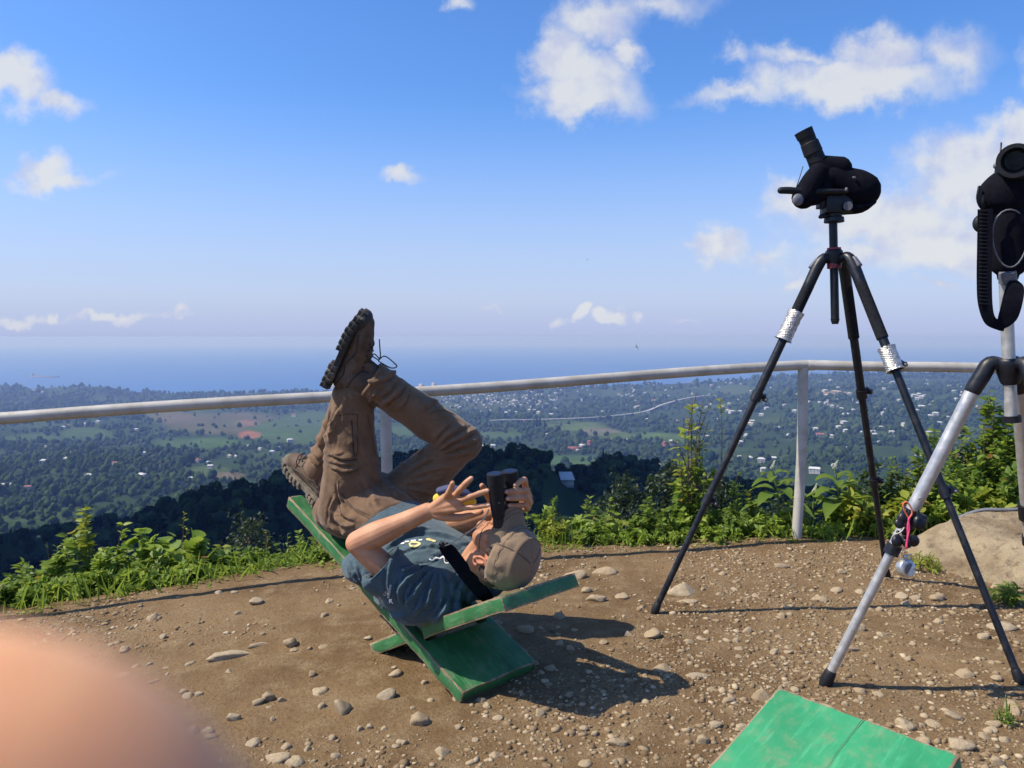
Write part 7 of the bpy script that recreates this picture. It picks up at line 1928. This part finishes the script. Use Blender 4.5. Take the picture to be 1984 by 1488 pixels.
grow('bush', 'weed with dry red stems left of the dark tripod leg', 1140, 1020, 4.42, 30, name='weed', nstem=12, nleaf=260, ll=.03, lw=.5, mat='leaf_mid', stem='stem_brown', seed=S_())
grow('bush', 'leafy shrub below the sapling', 1270, 985, 4.6, 50, nstem=20, nleaf=560, ll=.036, lw=.55, mat='leaf_mid', seed=S_())
grow('bush', 'green verge weed left of the dark tripod leg', 1230, 1025, 4.48, 44, name='weed', nstem=20, nleaf=620, ll=.028, lw=.5, mat='leaf_light', seed=S_())
grow('bush', 'verge weed behind the dark tripod leg', 1310, 1020, 4.5, 44, name='weed', nstem=18, nleaf=540, ll=.028, lw=.5, mat='leaf_light', seed=S_())
# sapling
grow('bush', 'tall leafy sapling between the man and the dark tripod', 1350, 740, 4.75, 48, name='sapling', cat='sapling', nstem=11, nleaf=99, ll=.060, lw=.6, mat='leaf_yellow', stem='stem_brown', seed=S_(), low=.22, stem_r=.006)
grow('bush', 'dense lower leaves at the foot of the tall sapling', 1345, 860, 4.8, 50, name='shrub', nstem=16, nleaf=380, ll=.048, lw=.55, mat='leaf_mid', seed=S_())
grow('bush', 'dark seed headed twigs at the top of the tall sapling', 1365, 735, 4.78, 20, name='twig', nstem=3, nleaf=40, ll=.03, lw=.5, mat='leaf_dark', stem='stem_brown', seed=S_(), low=.45)
grow('bush', 'loose second shoot beside the tall sapling', 1335, 800, 4.78, 40, name='sapling', cat='sapling', nstem=8, nleaf=95, ll=.058, lw=.6, mat='leaf_light', stem='stem_brown', seed=S_(), low=.3)
grow('bush', 'single vine tip reaching above the railing beside the dark tripod leg', 1392, 692, 4.78, 6, name='vine_tip', nstem=1, nleaf=14, ll=.034, lw=.55, mat='leaf_yellow', stem='stem_brown', seed=S_(), low=.75)
# dark seed heads
# big leaved flowering plants either side of the post
def flowering(px, py, Yd, label, n, seed):
    b_ = gnd(px, Yd); h = toph(px, py, Yd) - b_.z; rg = np.random.default_rng(seed); root = empty('flowering_plant', b_, label, 'plant', 'large leaved flowering plants by the post')
    sm = MB(); q = catmull([np.array([0, 0, -.03]), np.array([.02, 0, h * .5]), np.array([rg.uniform(-.03, .03), 0, h])], 8); sm.tube([Vector(p) for p in q], list(np.linspace(.008, .004, len(q))), 7); sm.build('stem', M['stem'], root, True)
    for i in range(n):
        t = .45 + .5 * i / n; j = min(int(t * (len(q) - 1)), len(q) - 2); p = q[j]; a = i * 2.4 + seed; L = .19 * (1.15 - .55 * (i / n)); d = np.array([math.cos(a), math.sin(a) * .8, .35 + .3 * (i / n)])
        # curved leaf blade of 8 segments
        dn = d / np.linalg.norm(d); S = np.cross(dn, [0, 0, 1]); S /= np.linalg.norm(S); V = []; F = []; m = 7
        for k in range(m + 1):
            tt = k / m; wv = L * .23 * math.sin(math.pi * min(1, tt * .93 + .05)) ** .8; c = p + dn * L * (tt + .12) + np.array([0, 0, -.62 * L * tt * tt]); V += [c + S * wv + np.array([0, 0, wv * .35]), c, c - S * wv + np.array([0, 0, wv * .35])]
        for k in range(m):
            F += [(3 * k, 3 * k + 1, 3 * k + 4, 3 * k + 3), (3 * k + 1, 3 * k + 2, 3 * k + 5, 3 * k + 4)]
        me = mesh_np('leaf', np.array(V), np.array(F), True); attr(me, 'tone', np.full(len(V), rg.uniform(.3, .8))); me.materials.append(M['leaf_mid']); link(bpy.data.objects.new('leaf', me), root)
    fm_ = MB()
    for i in range(60):
        a = rg.uniform(0, 6.28); t = rg.uniform(0, 1); fm_.ell(q[-1] + np.array([math.cos(a) * .009 * (1.2 - t), math.sin(a) * .009 * (1.2 - t), -.01 + .05 * t]) + np.array([.02 * t, 0, 0]), .0030, None, 6, 4)
    fm_.build('flower_spike', M['flower'], root)
flowering(1507, 905, 4.72, 'flowering plant with large drooping leaves left of the corner post', 13, 3)
flowering(1625, 905, 4.75, 'flowering plant with large drooping leaves right of the corner post', 13, 8)
flowering(1575, 950, 4.8, 'lower large leaved plant close behind the corner post', 9, 13)
# right bank
grow('bush', 'green weed at the foot of the corner post on its left', 1490, 1000, 4.6, 46, name='weed', nstem=20, nleaf=520, ll=.034, lw=.55, mat='leaf_light', seed=S_())
grow('bush', 'weed behind the dark tripod between leg and post', 1420, 985, 4.65, 46, name='weed', nstem=20, nleaf=560, ll=.034, lw=.5, mat='leaf_mid', seed=S_())
grow('frond', 'fern at the verge left of the corner post', 1460, 1000, 4.58, 0, name='fern', nfr=8, mat='leaf_light', seed=S_())
grow('bush', 'low verge weed in front of the corner post', 1400, 1030, 4.5, 40, name='weed', nstem=16, nleaf=460, ll=.026, lw=.5, mat='leaf_light', seed=S_())
grow('bush', 'low verge weed right of the corner post', 1600, 1015, 4.58, 44, name='weed', nstem=18, nleaf=500, ll=.032, lw=.5, mat='leaf_light', seed=S_())
grow('bush', 'yellow green leafy shrub right of the post', 1665, 950, 4.7, 46, nstem=20, nleaf=420, ll=.052, lw=.6, mat='leaf_yellow', seed=S_())
grow('bush', 'dark leaved bush behind the middle leg of the dark tripod', 1715, 885, 4.95, 50, nstem=22, nleaf=620, ll=.044, lw=.55, mat='leaf_dark', stem='stem_brown', seed=S_())
grow('bush', 'bright broad leaved shrub between the two tripods', 1765, 935, 4.75, 40, nstem=16, nleaf=240, ll=.070, lw=.62, mat='leaf_yellow', seed=S_(), up=.8)
grow('bush', 'slim leafy shoot rising between the tripods', 1800, 830, 5.0, 24, name='shoot', nstem=4, nleaf=150, ll=.045, lw=.5, mat='leaf_mid', stem='stem_brown', seed=S_(), low=.2)
grow('bush', 'weed at the left foot of the boulder', 1725, 1005, 4.6, 40, name='weed', nstem=18, nleaf=420, ll=.036, lw=.55, mat='leaf_light', seed=S_())
grow('bush', 'big green shrub above the boulder beside the silver leg', 1850, 890, 4.95, 66, nstem=30, nleaf=900, ll=.050, lw=.55, mat='leaf_light', seed=S_())
grow('bush', 'big leafy shrub above the boulder at the right edge', 1950, 870, 4.95, 70, nstem=30, nleaf=900, ll=.050, lw=.55, mat='leaf_mid', seed=S_())
grow('bush', 'tall leafy branch behind the silver tripod hub', 1925, 755, 5.2, 50, name='bush', nstem=20, nleaf=620, ll=.060, lw=.5, mat='leaf_mid', stem='stem_brown', seed=S_(), stem_r=.006)
grow('bush', 'leafy bush rising at the right edge behind the silver tripod', 1990, 770, 5.1, 60, name='bush', nstem=22, nleaf=700, ll=.058, lw=.5, mat='leaf_light', stem='stem_brown', seed=S_(), stem_r=.006)
grow('bush', 'leafy bush left of the silver tripod hub', 1885, 830, 5.3, 44, name='bush', nstem=18, nleaf=520, ll=.055, lw=.5, mat='leaf_dark', stem='stem_brown', seed=S_())
grow('bush', 'broad leaved plant overhanging the boulder top', 1930, 965, 4.80, 70, nstem=18, nleaf=150, ll=.095, lw=.6, mat='leaf_yellow', seed=S_(), up=.9)
grow('bush', 'dry grassy weed at the foot of the boulder', 1800, 1070, 3.95, 40, name='weed', nstem=14, nleaf=180, ll=.030, lw=.25, mat='leaf_yellow', stem='stem_brown', seed=S_())
grow('bush', 'small green weed at the right edge below the boulder', 1965, 1125, 3.45, 30, name='weed', nstem=12, nleaf=170, ll=.030, lw=.3, mat='leaf_mid', seed=S_())
grow('bush', 'tiny green tuft beside the right edge above the green board', 1975, 1395, 2.35, 22, name='weed', nstem=10, nleaf=90, ll=.022, lw=.2, mat='leaf_light', seed=S_())

# second row filling the banks
for (px, pt_, Yd, sp_, mt, lb) in [(20, 1085, 4.05, 60, 'leaf_mid', 'taller weeds behind the far left clump'), (90, 1075, 4.15, 55, 'leaf_light', 'taller weeds under the loose vine'), (175, 1085, 4.2, 50, 'leaf_mid', 'leafy weeds behind the nettle like plant'), (250, 1050, 4.35, 50, 'leaf_mid', 'leafy weeds behind the round leaved bush on its left'),
    (375, 1050, 4.4, 50, 'leaf_light', 'leafy weeds behind the round leaved bush on its right'), (440, 1075, 4.2, 44, 'leaf_light', 'bright weeds at the verge right of the round leaved bush'), (350, 1100, 4.0, 50, 'leaf_light', 'bright weeds at the verge below the round leaved bush'), (250, 1110, 3.92, 50, 'leaf_light', 'bright weeds at the verge below the nettle like plant'),
    (660, 1050, 4.5, 44, 'leaf_mid', 'weeds showing below the green board of the bench'), (1200, 1010, 4.7, 50, 'leaf_light', 'bright weeds behind the middle ferns'), (1350, 980, 4.7, 50, 'leaf_light', 'bright weeds around the foot of the sapling'), (1450, 960, 4.85, 55, 'leaf_mid', 'taller weeds left behind the corner post'), (1540, 990, 4.75, 40, 'leaf_yellow', 'yellowish weeds right at the corner post'),
    (1650, 985, 4.7, 45, 'leaf_light', 'bright weeds between the post and the boulder'), (1700, 960, 4.8, 45, 'leaf_yellow', 'yellowish leafy shrub behind the middle tripod leg'), (1750, 900, 5.0, 55, 'leaf_mid', 'bushy shrub in the gap between the tripods'), (1810, 900, 5.05, 60, 'leaf_yellow', 'yellow green shrub behind the silver leg'), (1890, 860, 5.15, 70, 'leaf_mid', 'dense shrub behind the silver leg and hub'),
    (1960, 820, 5.2, 80, 'leaf_light', 'dense bright shrub at the right edge'), (2040, 800, 5.2, 80, 'leaf_mid', 'shrub mostly outside the right edge'), (1830, 960, 4.85, 60, 'leaf_light', 'leafy weeds just behind the boulder on its left'), (1910, 950, 4.85, 60, 'leaf_light', 'leafy weeds just behind the boulder in its middle'), (1985, 950, 4.85, 60, 'leaf_mid', 'leafy weeds just behind the boulder at the edge')]:
    grow('bush', lb, px, pt_, Yd, sp_, name='shrub', nstem=20, nleaf=430, ll=.040, lw=.55, mat=mt, seed=S_())

for k, (px, pt_, Yd, mt, lb) in enumerate([(35, 1062, 4.2, 'leaf_light', 'thin leafy shoot at the far left edge'), (75, 1030, 4.3, 'leaf_mid', 'thin leafy shoot left of the sprigs'), (225, 1005, 4.4, 'leaf_light', 'thin leafy shoot left above the round leaved bush'), (420, 1030, 4.45, 'leaf_yellow', 'thin yellowish shoot right above the round leaved bush'), (455, 1045, 4.4, 'leaf_mid', 'thin leafy shoot over the bank left of the stalks'),
    (615, 1010, 4.6, 'leaf_light', 'thin leafy shoot under the bench end'), (1145, 960, 4.75, 'leaf_mid', 'thin leafy shoot in front of the shed'), (1185, 955, 4.8, 'leaf_light', 'thin leafy shoot right of the shed'), (1255, 950, 4.8, 'leaf_mid', 'thin leafy shoot left of the sapling'), (1430, 905, 4.85, 'leaf_light', 'thin leafy shoot right of the dark tripod leg'),
    (1465, 930, 4.8, 'leaf_yellow', 'thin yellowish shoot left of the flowering plant'), (1655, 900, 4.9, 'leaf_light', 'thin leafy shoot right of the flowering plants'), (1735, 850, 5.0, 'leaf_mid', 'tall thin shoot between the tripods on the left'), (1775, 870, 5.0, 'leaf_yellow', 'thin yellowish shoot between the tripods'), (1865, 800, 5.2, 'leaf_light', 'tall thin shoot behind the silver leg')]):
    grow('bush', lb, px, pt_, Yd, 12, name='shoot', nstem=3, nleaf=48, ll=.050, lw=.5, mat=mt, stem='stem_brown', seed=S_(), low=.25)

# ground cover creeping onto the dirt, and grass
def cover(name, label, n, e0, e1, ll, lw, mat, seed, hgt=.05, shape='ovate', dens=2.2):
    rg = np.random.default_rng(seed); x = rg.uniform(-3.6, 4.2, n * 3); e = rg.uniform(e0, e1, n * 3) ; y = edge_y(x) + e
    k = (fbm(np.column_stack([x, y]) * dens, 3, seed) + .45 * sstep(e0, e0 + .45, e) > rg.uniform(-.1, .45, n * 3)); x, y, e = x[k][:n], y[k][:n], e[k][:n]; n = len(x)
    z = np.where((x > -6) & (y < 6.5), gz(x, y), height(x, y)) + rg.uniform(0, 1, n) ** 2 * hgt * sstep(e0, e0 + .3, e) + .004
    P = np.column_stack([x, y, z]); a = rg.uniform(0, 6.28, n); D_ = np.column_stack([np.cos(a), np.sin(a), rg.uniform(.0, .5, n)]); N_ = np.array([0, 0, 1.0]) + rand_unit(n, rg) * .5
    L = ll * rg.uniform(.6, 1.2, n); V, F, k = leaf_batch(P, D_, N_, L, L * lw, shape); me = mesh_np(name, V, F); attr(me, 'tone', np.repeat(np.clip(rg.beta(2, 2, n), 0, .97), k)); me.materials.append(M[mat])
    tag(link(bpy.data.objects.new(name, me)), label, 'ground cover', kind='stuff')
cover('creeping_cover', 'small creeping leaves where the verge meets the dirt', 9000, -.10, .5, .020, .8, 'leaf_light', 5, .05)
cover('bank_cover', 'mixed low leaves covering the top of the bank', 12000, .05, 1.6, .042, .55, 'leaf_mid', 6, .16)
rg = np.random.default_rng(77); n = 5200
x = rg.uniform(-3.4, 4.0, n); e = rg.uniform(-.08, .8, n); y = edge_y(x) + e; k = fbm(np.column_stack([x, y]) * 3, 3, 78) > -.1; x, y = x[k], y[k]; n = len(x)
P = np.column_stack([x, y, gz(x, y)]); D_ = np.column_stack([rg.normal(0, .45, n), rg.normal(0, .45, n), np.ones(n)]); L = rg.uniform(.03, .18, n) * rg.uniform(.4, 1, n)
V, F, k = leaf_batch(P, D_, rand_unit(n, rg), L, L * .07, 'blade', .1, .3); me = mesh_np('grass', V, F); attr(me, 'tone', np.repeat(rg.beta(2, 2, n) * .95, k)); me.materials.append(M['leaf_light']); tag(link(bpy.data.objects.new('grass', me)), 'short grass blades on the verge', 'grass', kind='stuff')

# trees just below the edge, in the cloud's shade
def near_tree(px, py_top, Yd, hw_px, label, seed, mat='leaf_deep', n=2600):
    rg = np.random.default_rng(seed); top = at(px, py_top, Yd); gz_ = h1(top.x, Yd); root = empty('tree', (top.x, Yd, gz_), label, 'tree', 'trees below the edge'); H = top.z - gz_; r = hw_px * Yd / FPX
    tb = MB(); tb.tube([(0, 0, -1), (0.1, 0, H * .4), (0, 0, H * .92)], [.22, .16, .03], 8, sub=4)
    for k in range(14):
        t = rg.uniform(.4, .9); a = rg.uniform(0, 6.28); l_ = r * (1.15 - t) * 1.4; tb.tube([(0, 0, H * t), (math.cos(a) * l_ * .5, math.sin(a) * l_ * .5, H * t + l_ * .35), (math.cos(a) * l_, math.sin(a) * l_, H * t + l_ * .5)], [.06, .04, .01], 5, sub=3)
    tb.build('trunk', M['stem_brown'], root, True)
    hh = min(H * .7, r * 3.2); cl_n = 60; cc = rg.uniform(-1, 1, (cl_n * 3, 3)); cc = cc[np.linalg.norm(cc, axis=1) < 1][:cl_n]; cc = cc * np.array([r, r, hh / 2]) * np.column_stack([1.1 - .45 * (cc[:, 2] + 1) / 2] * 2 + [np.ones(len(cc))]) + np.array([0, 0, H - hh / 2])
    ci = rg.integers(0, len(cc), n); P = cc[ci] + rg.normal(0, 1, (n, 3)) * r * .16; D_ = rand_unit(n, rg); L = rg.uniform(.10, .24, n) * (Yd / 30) ** .5
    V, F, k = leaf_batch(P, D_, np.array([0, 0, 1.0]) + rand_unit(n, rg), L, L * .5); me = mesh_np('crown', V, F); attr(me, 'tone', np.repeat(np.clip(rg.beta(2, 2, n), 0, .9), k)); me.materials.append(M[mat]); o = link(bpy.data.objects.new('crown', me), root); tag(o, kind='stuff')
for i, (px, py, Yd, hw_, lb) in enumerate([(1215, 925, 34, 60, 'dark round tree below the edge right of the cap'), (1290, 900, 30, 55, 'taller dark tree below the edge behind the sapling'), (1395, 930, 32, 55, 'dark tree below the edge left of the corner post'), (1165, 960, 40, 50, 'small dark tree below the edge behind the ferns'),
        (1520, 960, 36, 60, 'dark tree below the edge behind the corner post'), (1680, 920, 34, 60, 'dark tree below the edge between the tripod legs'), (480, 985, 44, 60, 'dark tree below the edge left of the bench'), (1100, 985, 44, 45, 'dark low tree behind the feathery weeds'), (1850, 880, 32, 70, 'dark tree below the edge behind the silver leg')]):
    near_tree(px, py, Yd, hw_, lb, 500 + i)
